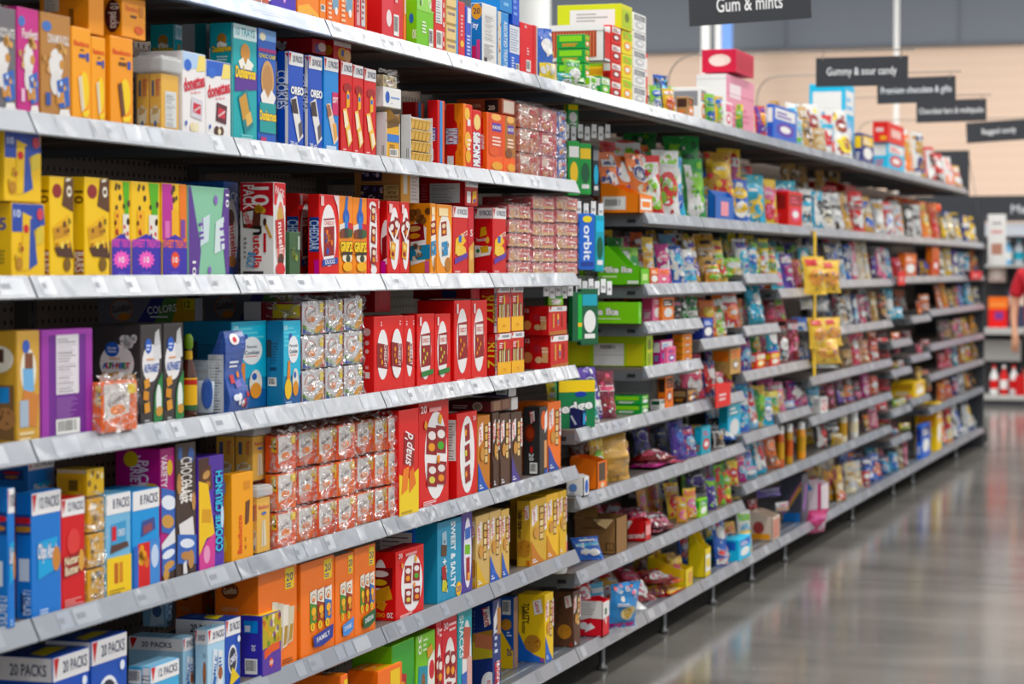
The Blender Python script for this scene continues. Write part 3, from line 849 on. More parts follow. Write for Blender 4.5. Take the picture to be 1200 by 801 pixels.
def d_cheez(n=2, lab='CHEEZ-IT', c='d91f2b', snack='e8941f', tab=None):
    f = [('e', .5, .5, .36, .42, 'f2eeee')]
    f += [('rq', .5, .5, .17 * 2.2, .5, 0, '8e1a22')]
    f = [('e', .46, .5, .34, .4, 'f2eeee'), ('p', [(.2, .27), (.78, .29), (.78, .74), (.2, .72)], '8e1a22'), ('r', .26, .57, .72, .7, 'ece4e0'), ('t', lab, .49, .635, .055, 'c02028', 0, .4)]
    f += [('sq', .34 + .1 * (i % 3), .34 + .055 * i, .035, 20 * i, snack) for i in range(4)]
    if tab: f += [('p', [(.2, .14), (.9, .17), (.9, .24), (.2, .21)], tab)]
    f += [('r', .1, .84, .2, .96, 'f0dada'), ('lines', .1, .02, .7, .05, 'f0b0b0', 1)]
    return dict(c=c, f=f, l=[('t', lab, .6, .5, .25, 'b01620', -90, .5)], ct='c81c28')
def d_cheez_h(c='d8202c', k=2):
    """two capsule windows with the name running down them"""
    f = []
    for i in range(k):
        u = .5 if k == 1 else .28 + .46 * i
        w = .3 if k == 1 else .19
        f += [('e', u, .5, w, .33, 'f2f0f0'), ('p', [(u - w, .34), (u + w * .9, .3), (u + w * .9, .62), (u - w, .66)], '861820'), ('t', 'CHEEZ-IT', u + w * .45, .48, .1 if k == 1 else .085, 'f4f0ee', -90, .3),
              ('sq', u - w * .3, .56, .04, 15, 'e8a02a'), ('sq', u - w * .4, .48, .035, 40, 'dd8a1e'), ('sq', u - w * .2, .4, .04, 70, 'e8a02a')]
    f += [('t', '10', .2, .9, .05, 'f4e0e0', -90, .06), ('t', '12', .84, .9, .05, 'f4e0e0', -90, .06)]
    return dict(c=c, f=f, l=[('c', .35, .8, .05, 'e8b0b0'), ('c', .35, .66, .03, 'e8b0b0'), ('c', .35, .55, .028, 'e8b0b0'), ('r', .2, .2, .6, .28, 'efd8d8'), ('r', .2, .32, .5, .36, 'e89a9a')], ct='c01a26')
def d_cheez_four(c='d4212b', green=True):
    f = [('e', .56, .48, .38, .42, 'f2eeee'), ('pk', .42, .62, .3, .26, -6, '8e1a22', 'ece4e0', 'e8a02a'), ('pk', .72, .62, .3, .26, -6, '8e1a22', 'ece4e0', '4ea83a' if green else 'e8a02a'),
         ('pk', .42, .3, .28, .22, -6, '8e1a22', 'e9e0dc', 'd8cf6a'), ('pk', .72, .3, .28, .22, -6, '8e1a22', 'e9e0dc', 'e8941f'), ('sq', .2, .78, .05, 15, 'e8a02a'), ('sq', .68, .82, .06, 25, 'eab038'), ('sq', .62, .44, .05, 35, 'e8941f'),
         ('t', '20', .12, .93, .07, 'f2dede', 0, .2), ('lines', .1, .02, .6, .07, 'f4dcdc', 3), ('r', .3, .9, .7, .94, 'e8a0a0')]
    return dict(c=c, f=f, ct='a81822', l=[('e', .25, .55, .34, .34, 'efeaea'), ('pk', .2, .62, .4, .3, 0, '7e1620', 'e6dcd8', 'd8b43a'), ('rq', .3, .38, .3, .2, 15, 'd09a2a'), ('sq', .3, .22, .09, 20, 'dd9a2a'), ('t', '20', .72, .08, .08, 'f4e8e8', 180, .3), ('t', 'CHEEZ', .26, .08, .06, 'f0b040', 180, .4)])
def d_cheez_stack():
    f = [('e', .5, .5, .36, .46, 'f2efef')]
    for i, v in enumerate((.76, .52, .27)): f += [('rq', .5, v, .19, .2, 8, '8c1a22'), ('t', 'CHEEZ-IT', .66, v, .06, 'f4eeee', -82, .16), ('sq', .42, v, .05, 30 + 20 * i, ('e8a02a', 'd8cf5a', 'e8941f')[i])]
    f += [('t', '20', .82, .92, .05, 'f0d8d8', 0, .2)]
    return dict(c='d51f2b', f=f, l=[('nut', .05, .45, .9, .93)], ct='b81a24')
def d_duoz():
    return dict(c='d81f2a', f=[('e', .46, .5, .4, .38, 'f3efef'), ('p', [(.2, .24), (.75, .26), (.75, .72), (.2, .7)], '8c1a22'), ('p', [(.18, .6), (.8, .62), (.8, .7), (.18, .68)], 'efe8e6'), ('t', 'CHEEZ-IT', .49, .65, .045, 'c8222c', 0, .5), ('dots', .28, .3, .68, .54, ['e8861f', 'dd7418', '2a50a8'], 10, .035, 3),
        ('p', [(.12, .12), (.92, .16), (.92, .235), (.12, .2)], '1f4a9c'), ('t', 'DUOZ', .52, .18, .05, 'f2f0f4', 3, .5), ('p', [(.7, 1), (1, 1), (1, .68), (.9, .86)], 'f2dfe0'), ('r', .05, .86, .2, .98, 'f0c8c8'), ('lines', .1, .02, .6, .045, '8c1a22', 1)],
        l=[('r', .15, .3, .95, .72, '1c3f8c'), ('t', 'CHEDDAR', .55, .5, .26, 'c8d8f0', -90, .36), ('r', .55, .02, .95, .2, 'd0209a')])
def d_gripz():
    return dict(c='f0912a', f=[('p', [(.35, .8), (.6, .8), (.65, 1), (.5, 1)], '2f6ab0'), ('e', .5, .74, .24, .1, '2c5cb0'), ('p', [(.0, .55), (.5, .6), (.5, .68), (0, .64)], 'e8e0d8'), ('p', [(.5, .6), (1, .56), (1, .66), (.5, .68)], 'c8323a'), ('r', .38, .56, .62, .76, '3a7cc8'), ('p', [(.05, .48), (.35, .48), (.35, .6), (.05, .58)], '7a3a2a'), ('p', [(.35, .48), (.62, .48), (.62, .6), (.35, .6)], '3c3430'), ('p', [(.62, .48), (.95, .5), (.95, .58), (.62, .6)], '3a5c38'),
        ('t', 'GRIPZ', .5, .37, .13, 'f6cf28', 0, .9, .06, '4a3414'), ('e', .55, .23, .36, .06, 'f2ead4'), ('e', .6, .22, .16, .05, '2e3a1c'), ('p', [(.05, .29), (.9, .31), (.95, .27), (.1, .26)], '3a2c1a'), ('e', .55, .12, .34, .06, 'f4b848'), ('lines', .1, .01, .7, .04, '8a5a1a', 1)])
def d_variety_strip():
    f = []
    for i, v in enumerate((.8, .53, .26)): f += [('pk', .46, v, .16, .22, -8, '8c1a22', 'e9d8c0', 'e0962a'), ('t', 'CHEEZ', .66, v, .05, 'f4eeee', -80, .16)]
    return dict(c='d8202c', f=[('e', .42, .9, .28, .06, 'f2eeee'), ('e', .46, .5, .32, .42, 'f2eeee'), ('e', .5, .08, .24, .06, 'f2eeee')] + f + [('t', 'VALUE', .86, .93, .05, 'f4eeee', -90, .1)])
def d_cross(c='d71f2b', yellow=False):
    return dict(c=c, f=[('e', .55, .5, .38, .42, 'f2efef'), ('pk', .36, .6, .2, .26, 12, '8c1a22', 'efe4dc', 'e8a02a'), ('pk', .72, .64, .2, .28, -10, '8c1a22', 'efe4dc', 'e8a02a'), ('pk', .4, .34, .18, .22, -12, 'e0a02a', 'f0d080', '8c1a22'), ('p', [(.05, .66), (.5, .5), (.95, .72), (.95, .66), (.5, .44), (.05, .6)], 'f2efef'), ('r', .1, .84, .36, .96, 'f0cccc'), ('lines', .1, .02, .7, .05, '7a141c', 2)],
        l=[('e', .9, .45, .5, .3, 'f0ecec'), ('p', [(.5, .2), (.95, .24), (.95, .55), (.5, .5)], '861820'), ('r', .4, .03, .85, .2, 'd0209a')])
def d_puffs():
    pl = [('p', [(.05, .14), (.75, .2), (.8, .66), (.3, .78), (.05, .6)], 'f1ede8'), ('pk', .2, .6, .3, .24, 6, '8a1c24', 'd8b070', 'e09a2a'), ('rq', .36, .32, .5, .2, 3, '2c88b0'), ('dots', .1, .24, .6, .42, ['7a5a34', 'e8d8c0', '3a6c80'], 14, .03, 6), ('dots', .1, .7, .9, .9, ['8a5a30', '7a4a26'], 9, .05, 2), ('r', .74, .04, .94, .2, 'd8609a')]
    fr = [('e', .5, .5, .42, .38, 'f2ece2'), ('pk', .45, .66, .24, .2, 6, '8c1a22', 'e8d0b0', 'e8a02a'), ('rq', .5, .38, .26, .2, 5, '3a8ab8'), ('dots', .25, .3, .75, .46, ['7a5a34', 'e8d8c0'], 6, .03, 4), ('e', .7, .16, .2, .1, 'b87a3a'), ('r', .1, .84, .7, .95, 'f6dfb0')]
    return dict(c='f09a1f', f=fr, l=pl)
def d_ritzbits(n='10 PACKS'):
    return dict(c='cb2130', f=packs(n, h=.84) + [('p', [(.1, .3), (.35, .34), (.85, .5), (.6, .62), (.15, .52)], 'efc04a'), ('r', .35, .48, .55, .58, '2c62b8'), ('e', .35, .36, .2, .08, 'f2cf6a'), ('e', .65, .34, .2, .09, 'f0c860'), ('p', [(.08, .16), (.95, .26), (.95, .34), (.08, .24)], '5c3a9a'), ('t', 'RITZ', .75, .6, .06, 'f6ead8', 12, .4), ('lines', .08, .02, .5, .08, 'f2d4d4', 2)],
        l=packs(n, h=.84) + [('p', [(.3, .56), (.68, .6), (.62, .72), (.36, .7)], 'e0a83a'), ('t', 'Toasted chips', .4, .52, .06, 'f4eae4', 5, .6), ('p', [(0, .26), (.85, .3), (.95, .42), (0, .44)], 'ece7e0'), ('rq', .55, .38, .12, .1, 10, 'd0a23a'), ('e', .2, .36, .1, .03, '2a7a3a'), ('e', .72, .52, .1, .05, 'e2b458'), ('lines', .3, .03, .8, .07, 'f0c8c8', 2)], ct='d8d8de')
def d_crackers12():
    return dict(c='c9202e', f=packs('PACKS', h=.82) + [('rq', .25, .5, .16, .5, 0, 'd8a05a'), ('rq', .5, .52, .16, .4, 0, 'efc860'), ('rq', .74, .5, .16, .46, 0, '9a1420'), ('rq', .5, .44, .12, .18, 0, '3a5cae'), ('p', [(0, 0), (1, 0), (1, .16), (0, .12)], 'b8703a')],
        l=[('r', .0, .0, .22, 1, 'a51422'), ('t', '12', .12, .85, .12, 'f0d8d8', 0, .16), ('c', .12, .35, .16, 'd88a5a'), ('c', .5, .62, .12, 'b3323c'), ('e', .55, .28, .14, .1, 'd8b088'), ('r', .68, .2, .9, .66, 'd8a878'), ('lines', .66, .5, .92, .7, 'f0c8b8', 2)])
def d_sticks():
    f = packs('HANDI', h=.86) + [('r', 0, 0, 1, .33, 'f4b91c'), ('r', .1, .33, .9, .62, '4a3a34')]
    f += [('r', .14 + .15 * i, .33, .22 + .15 * i, .6, ('e8d4a0', 'd8b060', 'f0e0c0', 'c84a3a', 'e8d4a0')[i]) for i in range(5)] + [('rq', .5, .7, .1, .2, 0, 'd8b45a'), ('lines', .1, .66, .4, .8, 'f4e4e0', 3), ('t', 'ritz', .5, .16, .06, 'd89a10', 0, .4)]
    return dict(c='c8202c', f=f, l=[('r', .82, 0, 1, 1, 'ece8ea'), ('t', 'RITZ', .5, .5, .3, 'f4d860', -90, .6), ('e', .4, .85, .3, .08, 'c0403a'), ('t', 'HANDI-SNACKS', .91, .5, .1, '3a3a6a', -90, .7)])
def d_goldfish20(tag_c='26388f', t='FAMILY', k=3, stick=False):
    f = [('r', .68, .76, .92, .97, 'f8d52a'), ('t', '20', .8, .88, .08, '1e2a70', 0, .2), ('lines', .71, .78, .88, .83, '3a4a90', 2)]
    if stick:
        for i in range(4): f += [('p', [(.32 + .14 * i, .12 + .03 * i), (.44 + .14 * i, .14 + .03 * i), (.5 + .14 * i, .66 - .03 * i), (.34 + .14 * i, .68 - .03 * i)], ('e4dccb', 'd8cfbc', 'ebe4d6', 'd4c8ae')[i]), ('p', [(.34 + .14 * i, .14 + .03 * i), (.42 + .14 * i, .16 + .03 * i), (.46 + .14 * i, .4), (.38 + .14 * i, .4)], 'b08a3a')]
        f += [('e', .6, .3, .3, .1, 'f6c04a')][:0] + [('lines', .6, .03, .95, .08, '8a4a10', 2)]
    else:
        cs = ('4f8a3c', '9a3a2a', '3a6cb0', '7a4a22')
        for i in range(k):
            u = .3 + (.62 / k) * (i + .3)
            f += [('r', u - .3 / k, .33, u + .3 / k, .68, cs[i % 4]), ('p', [(u - .3 / k, .56), (u + .3 / k, .52), (u + .3 / k, .69), (u - .3 / k, .67)], 'efe6da'), ('e', u, .6, .2 / k, .045, '6a4028'), ('e', u, .6, .17 / k, .036, 'e9dfd2'), ('e', u, .585, .1 / k, .022, 'e8842a'), ('e', u, .46, .2 / k, .045, 'f2b53a'), ('e', u + .05 / k, .39, .16 / k, .03, 'd8922a'), ('e', u - .12 / k, .3, .06, .045, 'f5cf2a'), ('t', '5', u - .12 / k, .3, .045, '5a3a10', 0, .05)]
        f += [('p', [(.3, .2), (.6, .23), (.92, .26), (.9, .12), (.6, .07), (.34, .08)], tag_c), ('t', t, .61, .165, .055, 'f0eef4', 6, .4), ('lines', .7, .01, .95, .03, '9a4a10', 1)]
    return dict(c='f4811c', f=f, l=[('e', .35, .82, .2, .08, '7a3a1a'), ('t', 'Goldfish', .35, .82, .06, 'e8c8a0', 5, .3), ('t', 'CHEDDAR', .35, .64, .04, 'e8b890', 0, .4), ('t', 'REAL', .72, .56, .06, 'e0b880', 0, .2), ('p', [(.85, .5), (.98, .5), (.92, .6)], 'c8a030')], ct='d8d2cc')
def d_oreo20(c='1c4fb0'):
    return dict(c=c, ct='24489c', f=packs(h=.76) + [('e', .45, .4, .3, .22, 'eef0f6'), ('e', .45, .4, .24, .18, '2a2c3c'), ('t', 'OREO', .5, .42, .1, 'f4f4f8', 20, .5, .03, '1a3a8c'), ('p', [(.2, .02), (.9, .12), (.4, .3)], 'e8c94a'), ('c', .85, .68, .05, 'e8eef8')],
        l=[('r', 0, .76, 1, 1, 'eceaec'), ('t', '20 PACKS', .6, .87, .12, '2a3358', 0, .6), ('lines', .1, .1, .5, .6, '3a78d0', 4)], t=[('p', [(.1, .2), (.9, .3), (.8, .6), (.2, .5)], 'd8c43a'), ('lines', .2, .65, .8, .85, '6a88c8', 3)])
def d_chips20(c='a9d2ea', k='2c6cb4'):
    return dict(c=c, ct='9cc4da', f=packs(h=.78) + [('p', [(.2, .04), (.5, .06), (.55, .66), (.3, .7)], 'dfe9f2'), ('p', [(.52, .05), (.82, .08), (.86, .62), (.6, .66)], 'e8ecf0'), ('t', 'MILK', .42, .44, .1, k, 75, .3), ('rq', .36, .2, .16, .1, 70, k), ('e', .7, .3, .12, .1, '9a5a3a'), ('lines', .6, .4, .8, .56, k, 3)],
        l=[('r', 0, .78, 1, 1, 'edebec'), ('p', [(.03, .98), (.17, .98), (.08, .8)], 'c8232f'), ('t', '20 PACKS', .52, .88, .09, '2a3358', 0, .55), ('e', .75, .35, .12, .18, '9a5a34'), ('e', .75, .37, .08, .1, 'b8744a'), ('t', '20 ct', .75, .62, .07, '4a6a8a', 0, .2)],
        t=[('lines', .2, .3, .8, .8, '6a8aa8', 4)])
def d_chipsahoy():
    return dict(c='1f77c8', ct='2a78c0', f=packs('12 PACKS', h=.82) + [('p', [(.2, .3), (.86, .36), (.86, .62), (.2, .6)], '37a3d8'), ('t', 'Chips Ahoy!', .5, .5, .16, 'f2f4f8', -4, .62, .03, '1c3c8c'), ('e', .82, .44, .14, .1, 'c9884a'), ('lines', .25, .02, .7, .07, 'c8def2', 2)],
        l=[('r', .2, .3, .85, .48, 'd8e2ee'), ('r', .3, .05, .6, .2, '12407c'), ('pk', .5, .75, .4, .16, 0, '123c80', 'c8323a', 'b8823a'), ('t', '12 PACKS', .82, .13, .1, 'd8e8f8', -90, .2)])
def d_nutter():
    return dict(c='cd2a32', f=packs('12 PACKS', h=.84) + [('e', .5, .6, .28, .12, 'd94a48'), ('p', [(.05, .28), (.95, .32), (.95, .52), (.05, .47)], 'a01c26'), ('t', 'Nutter', .42, .44, .08, 'f2e0c0', 4, .6, .03, '5a1a10'), ('t', 'Butter', .42, .35, .08, 'f2e0c0', 4, .6, .03, '5a1a10'), ('e', .82, .42, .12, .1, 'd8a55a'), ('lines', .1, .03, .9, .1, 'e89a98', 3)])
def d_8packs(v):
    if v == 0: return dict(c='7fb8dc', f=packs('8 PACKS', tri='f1f0f0', h=.8) + [('p', [(.2, .48), (.8, .52), (.8, .72), (.2, .7)], '4a9ac8'), ('r', .22, .54, .4, .68, 'c8283a'), ('t', 'OREO', .6, .61, .07, 'e8eef4', 0, .3), ('p', [(.15, .42), (.9, .46), (.85, .51), (.2, .5)], '54362e'), ('r', 0, 0, 1, .38, 'f2cd1a'), ('r', .3, .12, .45, .32, 'b8602a'), ('r', .5, .12, .64, .32, 'd0882a'), ('lines', .1, .02, .8, .08, 'a88a10', 2)])
    return dict(c='2f96d8', f=packs('8 PACKS', tri='f1f0f0', h=.8) + [('p', [(.3, .52), (.85, .58), (.8, .7), (.35, .68)], '3a4a8a'), ('rq', .55, .6, .2, .08, 8, '8a4a5a'), ('r', .18, 0, .62, .46, 'cf2430'), ('dots', .25, .12, .55, .4, ['e8a02a', 'd87a2a', 'f0c860'], 8, .05, 3), ('r', .62, 0, 1, .48, '4a8ad0'), ('e', .8, .3, .14, .12, 'c8d8f0'), ('r', 0, 0, .18, .44, '2f62b8')])
def d_variety():
    return dict(c='b31a7c', f=[('r', 0, 0, 1, .24, '3c2a24'), ('e', .62, .85, .2, .06, 'e8c04a'), ('e', .9, .6, .1, .06, 'e8c04a'), ('t', 'VARIETY PACK', .2, .74, .12, 'f4e8f0', -90, .42), ('pk', .5, .52, .36, .34, -8, '3a66b4', 'e9eef6', 'c99a58'), ('rq', .45, .28, .3, .12, 20, 'e6e6ea'), ('pk', .5, .16, .3, .2, 6, '3a66b4', 'e9eef6', 'c99a58'), ('e', .3, .05, .2, .05, 'c99a58')],
        l=[('t', 'VARIETY', .45, .8, .09, 'f0e0ec', -90, .3), ('t', 'PACK', .62, .8, .09, 'f0e0ec', -90, .22), ('c', .8, .65, .09, 'e0b848'), ('c', .35, .92, .06, 'e0b848'), ('dots', .2, .45, .9, .7, ['e8a0c8', '8a1060'], 8, .015)])
def d_choco():
    return dict(c='40302a', f=[('e', .75, .9, .16, .06, '3a5c9c'), ('r', .1, .88, .3, .97, '3a5c9c'), ('t', 'CHOCOLATE', .5, .72, .2, 'f0eae4', -90, .34), ('t', 'CHIP', .34, .64, .14, 'f0eae4', -90, .16), ('e', .14, .7, .12, .08, 'b98a58'), ('e', .86, .55, .1, .07, 'b98a58'), ('rq', .5, .34, .24, .16, 10, 'e6e3e2'), ('pk', .5, .2, .34, .22, -6, '3a66b4', 'e4eaf4', 'b98450'), ('e', .7, .12, .16, .07, 'b98a58'), ('p', [(.3, .02), (.5, .02), (.45, .12), (.3, .1)], 'e6e3e2')])
def d_cookietime():
    return dict(c='5535a4', f=[('p', [(0, 1), (.42, 1), (.3, .5), (.05, .5)], '4a2c24'), ('pk', .32, .8, .22, .22, 10, '5a3420', 'c99a60', 'b07a40'), ('p', [(0, .8), (.36, .76), (.62, .3), (.3, .28), (0, .14)], 'f0c61c'), ('rq', .3, .48, .2, .12, -6, 'd8a02a'), ('p', [(0, 0), (.6, 0), (.65, .32), (.3, .26), (0, .14)], 'd04a94'), ('e', .3, .14, .12, .08, 'e8a0c4'), ('t', 'COOKIE CRUNCH', .78, .5, .16, '52c4e8', 90, .72, .03, '2a1a70'), ('e', .9, .44, .06, .1, 'c8e0f4')])
def d_wafer2():
    return dict(c='f2a81c', f=[('r', .55, .8, .85, .9, 'd89018'), ('p', [(.6, .4), (.78, .42), (.84, .68), (.64, .66)], '5a3424'), ('p', [(.66, .4), (.71, .4), (.77, .67), (.7, .67)], '7a4c34'), ('t', 'Bauducco', .36, .3, .12, 'd8482c', 90, .44), ('lines', .6, .12, .66, .3, 'a86a10', 2)], l=[('r', .0, .78, .5, .92, '8fa4c0'), ('e', .3, .2, .3, .1, 'f4d860')])
def d_lance(c='d8b676', c2='1c4ea0', t='TOASTY', v=0):
    f = [('p', [(.08, .86), (.42, .92), (.42, .68), (.08, .6)], 'f2efec'), ('t', 'Lance', .25, .765, .13, 'cf2232', -80, .22), ('r', .55, .36, .8, .88, '6a4a28')]
    f += [('r', .57, .38 + .1 * i, .78, .46 + .1 * i, ('e3c58a', 'd8b070', 'ecd4a0', 'd4a860', 'e3c58a')[i]) for i in range(5)]
    f += [('p', [(0, 0), (.9, 0), (.5, .14), (0, .4)], c2), ('r', .84, .5, .97, .9, 'f2efec'), ('t', 'Lance', .905, .7, .1, 'cf2232', -90, .3), ('e', .35, .5, .18, .09, 'c99250'), ('lines', .1, .05, .4, .12, 'e8e8f0', 2)]
    l = [('p', [(.55, .9), (.85, .94), (.92, .74), (.62, .7)], 'f2efec'), ('t', 'Lance', .735, .82, .07, 'cf2232', -78, .16), ('t', t, .3, .72, .1, '3a2a18', -90, .3), ('t', 'peanut butter', .2, .62, .08, '3a2a18', -90, .4), ('ck', .55, .28, .13, 'b9823e', 'a8702e', 5), ('p', [(0, 0), (1, 0), (1, .06), (.6, .12), (.3, .2), (0, .45)], c2) if v else ('r', .7, .02, .95, .1, c2), ('t', '20', .9, .05, .06, 'cf2232', 180, .14)]
    return dict(c=c, f=f, l=l)
def d_sweet():
    return dict(c='1790b4', f=[('t', 'SWEET & SALTY', .64, .55, .17, 'f0f6f8', -90, .84, .03), ('rq', .28, .78, .16, .18, 8, 'a8c4d4'), ('rq', .26, .64, .2, .14, -6, '5a3a24'), ('t', '+', .28, .5, .08, 'f0f6f8'), ('rq', .26, .36, .16, .18, 6, 'a01c28'), ('rq', .28, .2, .18, .14, -8, 'c8c43a'), ('dots', .14, .12, .42, .8, ['3a2a20', 'd8d0c0', '2a2a30'], 12, .02, 9), ('e', .86, .1, .12, .09, 'f0b81c'), ('t', '20', .86, .1, .07, '2a4a80', 0, .2)], ct='2a9cc0')
def d_purple20():
    return dict(c='4b3a92', f=[('e', .55, .5, .36, .44, 'ece8f2'), ('rq', .55, .74, .2, .14, 5, '3a6ac0'), ('rq', .52, .54, .2, .12, -5, '7ab83a'), ('rq', .56, .3, .14, .28, 0, 'a02a30'), ('rq', .62, .2, .1, .1, 0, 'e09a2a')], l=[('t', '20', .8, .88, .09, 'e8e4f4', -90, .2)], ct='3a2c80')
def d_blueair():
    return dict(c='1f66c4', f=[('e', .5, .5, .36, .42, 'f0eeee'), ('rq', .5, .68, .24, .28, 6, 'a81c28'), ('t', 'CHEEZ-IT', .56, .68, .08, 'f0e8e4', -84, .24), ('rq', .5, .36, .22, .28, 6, 'a81c28'), ('t', 'CHEEZ-IT', .56, .36, .08, 'f0e8e4', -84, .24), ('rq', .72, .18, .1, .14, 0, 'd89a5a'), ('lines', .8, .2, .88, .9, '9ac0f0', 6)], l=[('nut', 0, .35, .96, .92, 'd8d6d6', 10)])
def d_boxtreats(c='f3c71d', v=0):
    if v == 0: f = [('p', [(.6, 1), (.95, 1), (.9, .5), (.72, .62)], '5fae2c'), ('dots', .1, .72, .9, .96, ['4a3420', '3a2a1a'], 7, .035, 8), ('r', .2, .42, .46, .7, 'efb41c'), ('r', .6, .4, .9, .66, 'e8e4da'), ('dots', .62, .42, .88, .62, ['c8323a', '3a6ab0', '3a2a1a'], 7, .03, 4), ('dots', .2, .44, .46, .68, ['b02a2a', '6a3a1a'], 5, .03, 7)]
    else: f = [('p', [(0, 1), (.4, 1), (.5, .4), (0, .4)], 'b83a94'), ('p', [(.7, 1), (1, 1), (1, .4), (.7, .4)], 'e8812a'), ('dots', .4, .68, .7, .95, ['4a3420'], 4, .04, 3), ('r', .38, .42, .66, .72, 'efb41c'), ('r', .1, .42, .3, .6, 'd87ab8'), ('r', .74, .42, .92, .62, '7a4a9a')]
    k = 'e05ab0' if v == 0 else 'f0762a'
    f += [('p', [(0, .38), (.5, .46), (1, .38), (1, 0), (0, 0)], '3b2fa4'), ('t', 'SWEET TREATS', .5, .36, .085, k, 0, .96, .03), ('star', .5, .19, .1, 12, 'f06ac0' if v == 0 else 'e85a2a', .72, 2.0 if v == 0 else 1.2), ('t', '10', .5, .19, .065, 'f8f0f4', 0, .36), ('lines', .3, .02, .7, .07, '6a60c8', 3)]
    return dict(c=c, f=f, l=[('r', 0, 0, 1, .38, '352a94')])
def d_yellow10(v=0):
    if v == 0:
        f = [('p', [(.0, .62), (.0, 1), (.95, 1), (1, .72), (.6, .62)], '2c4aa0'), ('t', '10', .16, .86, .1, 'e0e6f4', 0, .2), ('p', [(.3, .1), (.5, .12), (.6, .82), (.32, .88)], 'e8c01a'), ('p', [(.5, .12), (.76, .2), (.62, .8), (.54, .8)], '34509c'), ('e', .42, .66, .08, .06, 'c8323a'), ('p', [(.7, .44), (.95, .5), (.92, .72), (.7, .66)], 'd8c05a'), ('e', .84, .86, .1, .08, 'c84a5a'), ('e', .2, .2, .1, .09, 'b8823a'), ('dots', .1, .1, .3, .5, ['b89a3a', 'a83a2a'], 5, .03, 5)]
        return dict(c='f0c414', f=f, l=[('t', '5', .5, .72, .16, '2c4aa0', 0, .5), ('lines', .2, .2, .8, .4, '9a8a3a', 4)])
    f = [('e', .3, .86, .2, .07, '8a2a2a'), ('p', [(.5, .72), (1, .66), (1, 1), (.62, 1)], '5a3a24'), ('t', '10', .8, .9, .1, 'f0ead8', -80, .2), ('p', [(.1, .5), (.8, .64), (.9, .3), (.2, .26)], 'e8b81a'), ('rq', .45, .46, .3, .12, 10, 'c8922a'), ('p', [(.15, .3), (.85, .36), (1, .2), (.3, .22)], '4a2c1c'), ('e', .7, .14, .16, .07, '7a5a20'), ('dots', .15, .3, .85, .62, ['d8a020', '8a5a24', 'f0d870', '6a3a1c'], 12, .028, 4), ('lines', .2, .02, .6, .05, 'b08a10', 1)]
    return dict(c='f3c915', f=f, l=[('t', '10', .6, .8, .1, '5a3a1a', -90, .2), ('r', .3, .05, .9, .28, '9a3a2a'), ('t', 'BARS', .6, .16, .1, 'e8e0d0', -90, .2)])
def d_mint10():
    f = [('p', [(0, 0), (.24, 0), (.3, .3), (.2, .6), (.06, 1), (0, 1)], '5a3a8c'), ('p', [(.88, 1), (1, 1), (1, .0), (.92, .0), (.8, .6)], '5a3a8c'), ('p', [(.28, .34), (.48, .4), (.52, .7), (.3, .64)], 'cfe0e4'), ('p', [(.62, .26), (.88, .32), (.86, .68), (.66, .62)], 'd8e6e6'), ('t', 'TIL', .3, .5, .12, '6a4aa0', -84, .3), ('t', 'TIL', .82, .46, .12, '6a4aa0', -84, .3), ('star', .66, .86, .06, 8, '8a6ab8'), ('star', .5, .08, .05, 8, '8a6ab8'), ('t', '10', .12, .1, .09, 'f4f0f8', -90, .16), ('t', '10', .94, .86, .08, 'f4f0f8', -90, .16)]
    return dict(c='8fc6a8', f=f)
def d_nutella(red=True):
    if red:
        return dict(c='efecea', f=[('r', 0, .76, 1, 1, 'd8303a'), ('t', 'PACK', .5, .9, .08, 'f4e8e8', -10, .8), ('e', .5, .5, .42, .4, 'e8e4e0'), ('e', .55, .42, .36, .38, 'd87a72'), ('e', .5, .64, .26, .1, 'c9a058'), ('rq', .5, .46, .24, .3, 6, 'b83a3a'), ('t', 'nutella', .55, .4, .12, 'f4ecec', -84, .36), ('e', .55, .18, .24, .07, '4a2c20'), ('e', .5, .08, .4, .07, 'd03a40')],
            l=[('p', [(0, .7), (1, .64), (1, 1), (0, 1)], 'c41c34'), ('t', '10', .6, .85, .2, 'f4ecec', -90, .2), ('t', 'PACK', .26, .84, .13, 'f4ecec', -90, .26), ('p', [(.05, .7), (.62, .74), (.6, .5), (.1, .52)], '5a2c22'), ('p', [(.08, .68), (.4, .7), (.36, .56), (.12, .56)], 'd8d4d4'), ('t', 'nutella', .24, .62, .08, 'c02030', -70, .2), ('dots', .5, .66, .72, .74, ['e0b050', 'd8a040'], 8, .03, 3), ('rq', .82, .5, .03, .2, 24, 'c99a58'), ('e', .74, .58, .05, .04, '4a2418'),
                ('t', 'n', .52, .49, .1, '1c1414', -90, .1), ('t', 'utella', .52, .26, .1, 'd0202c', -90, .34), ('r', .7, .26, .78, .46, 'b82a34'), ('t', '&GO!', .34, .18, .1, '2c9ad0', -100, .16), ('lines', .12, .2, .22, .44, '9a9494', 5), ('r', .1, .03, .7, .06, '3a3434')])
    return dict(c='2a5aa8', f=[('t', 'PACK', .5, .85, .1, 'e8eef8', -10, .9), ('e', .5, .45, .45, .36, 'e9e6e6'), ('e', .4, .62, .3, .09, '5a342a'), ('t', 'nutella', .6, .38, .14, 'd0303c', -84, .36), ('e', .5, .16, .34, .06, 'c98a50'), ('e', .3, .05, .4, .06, '2a5aa8')], ct='3a6ab8')
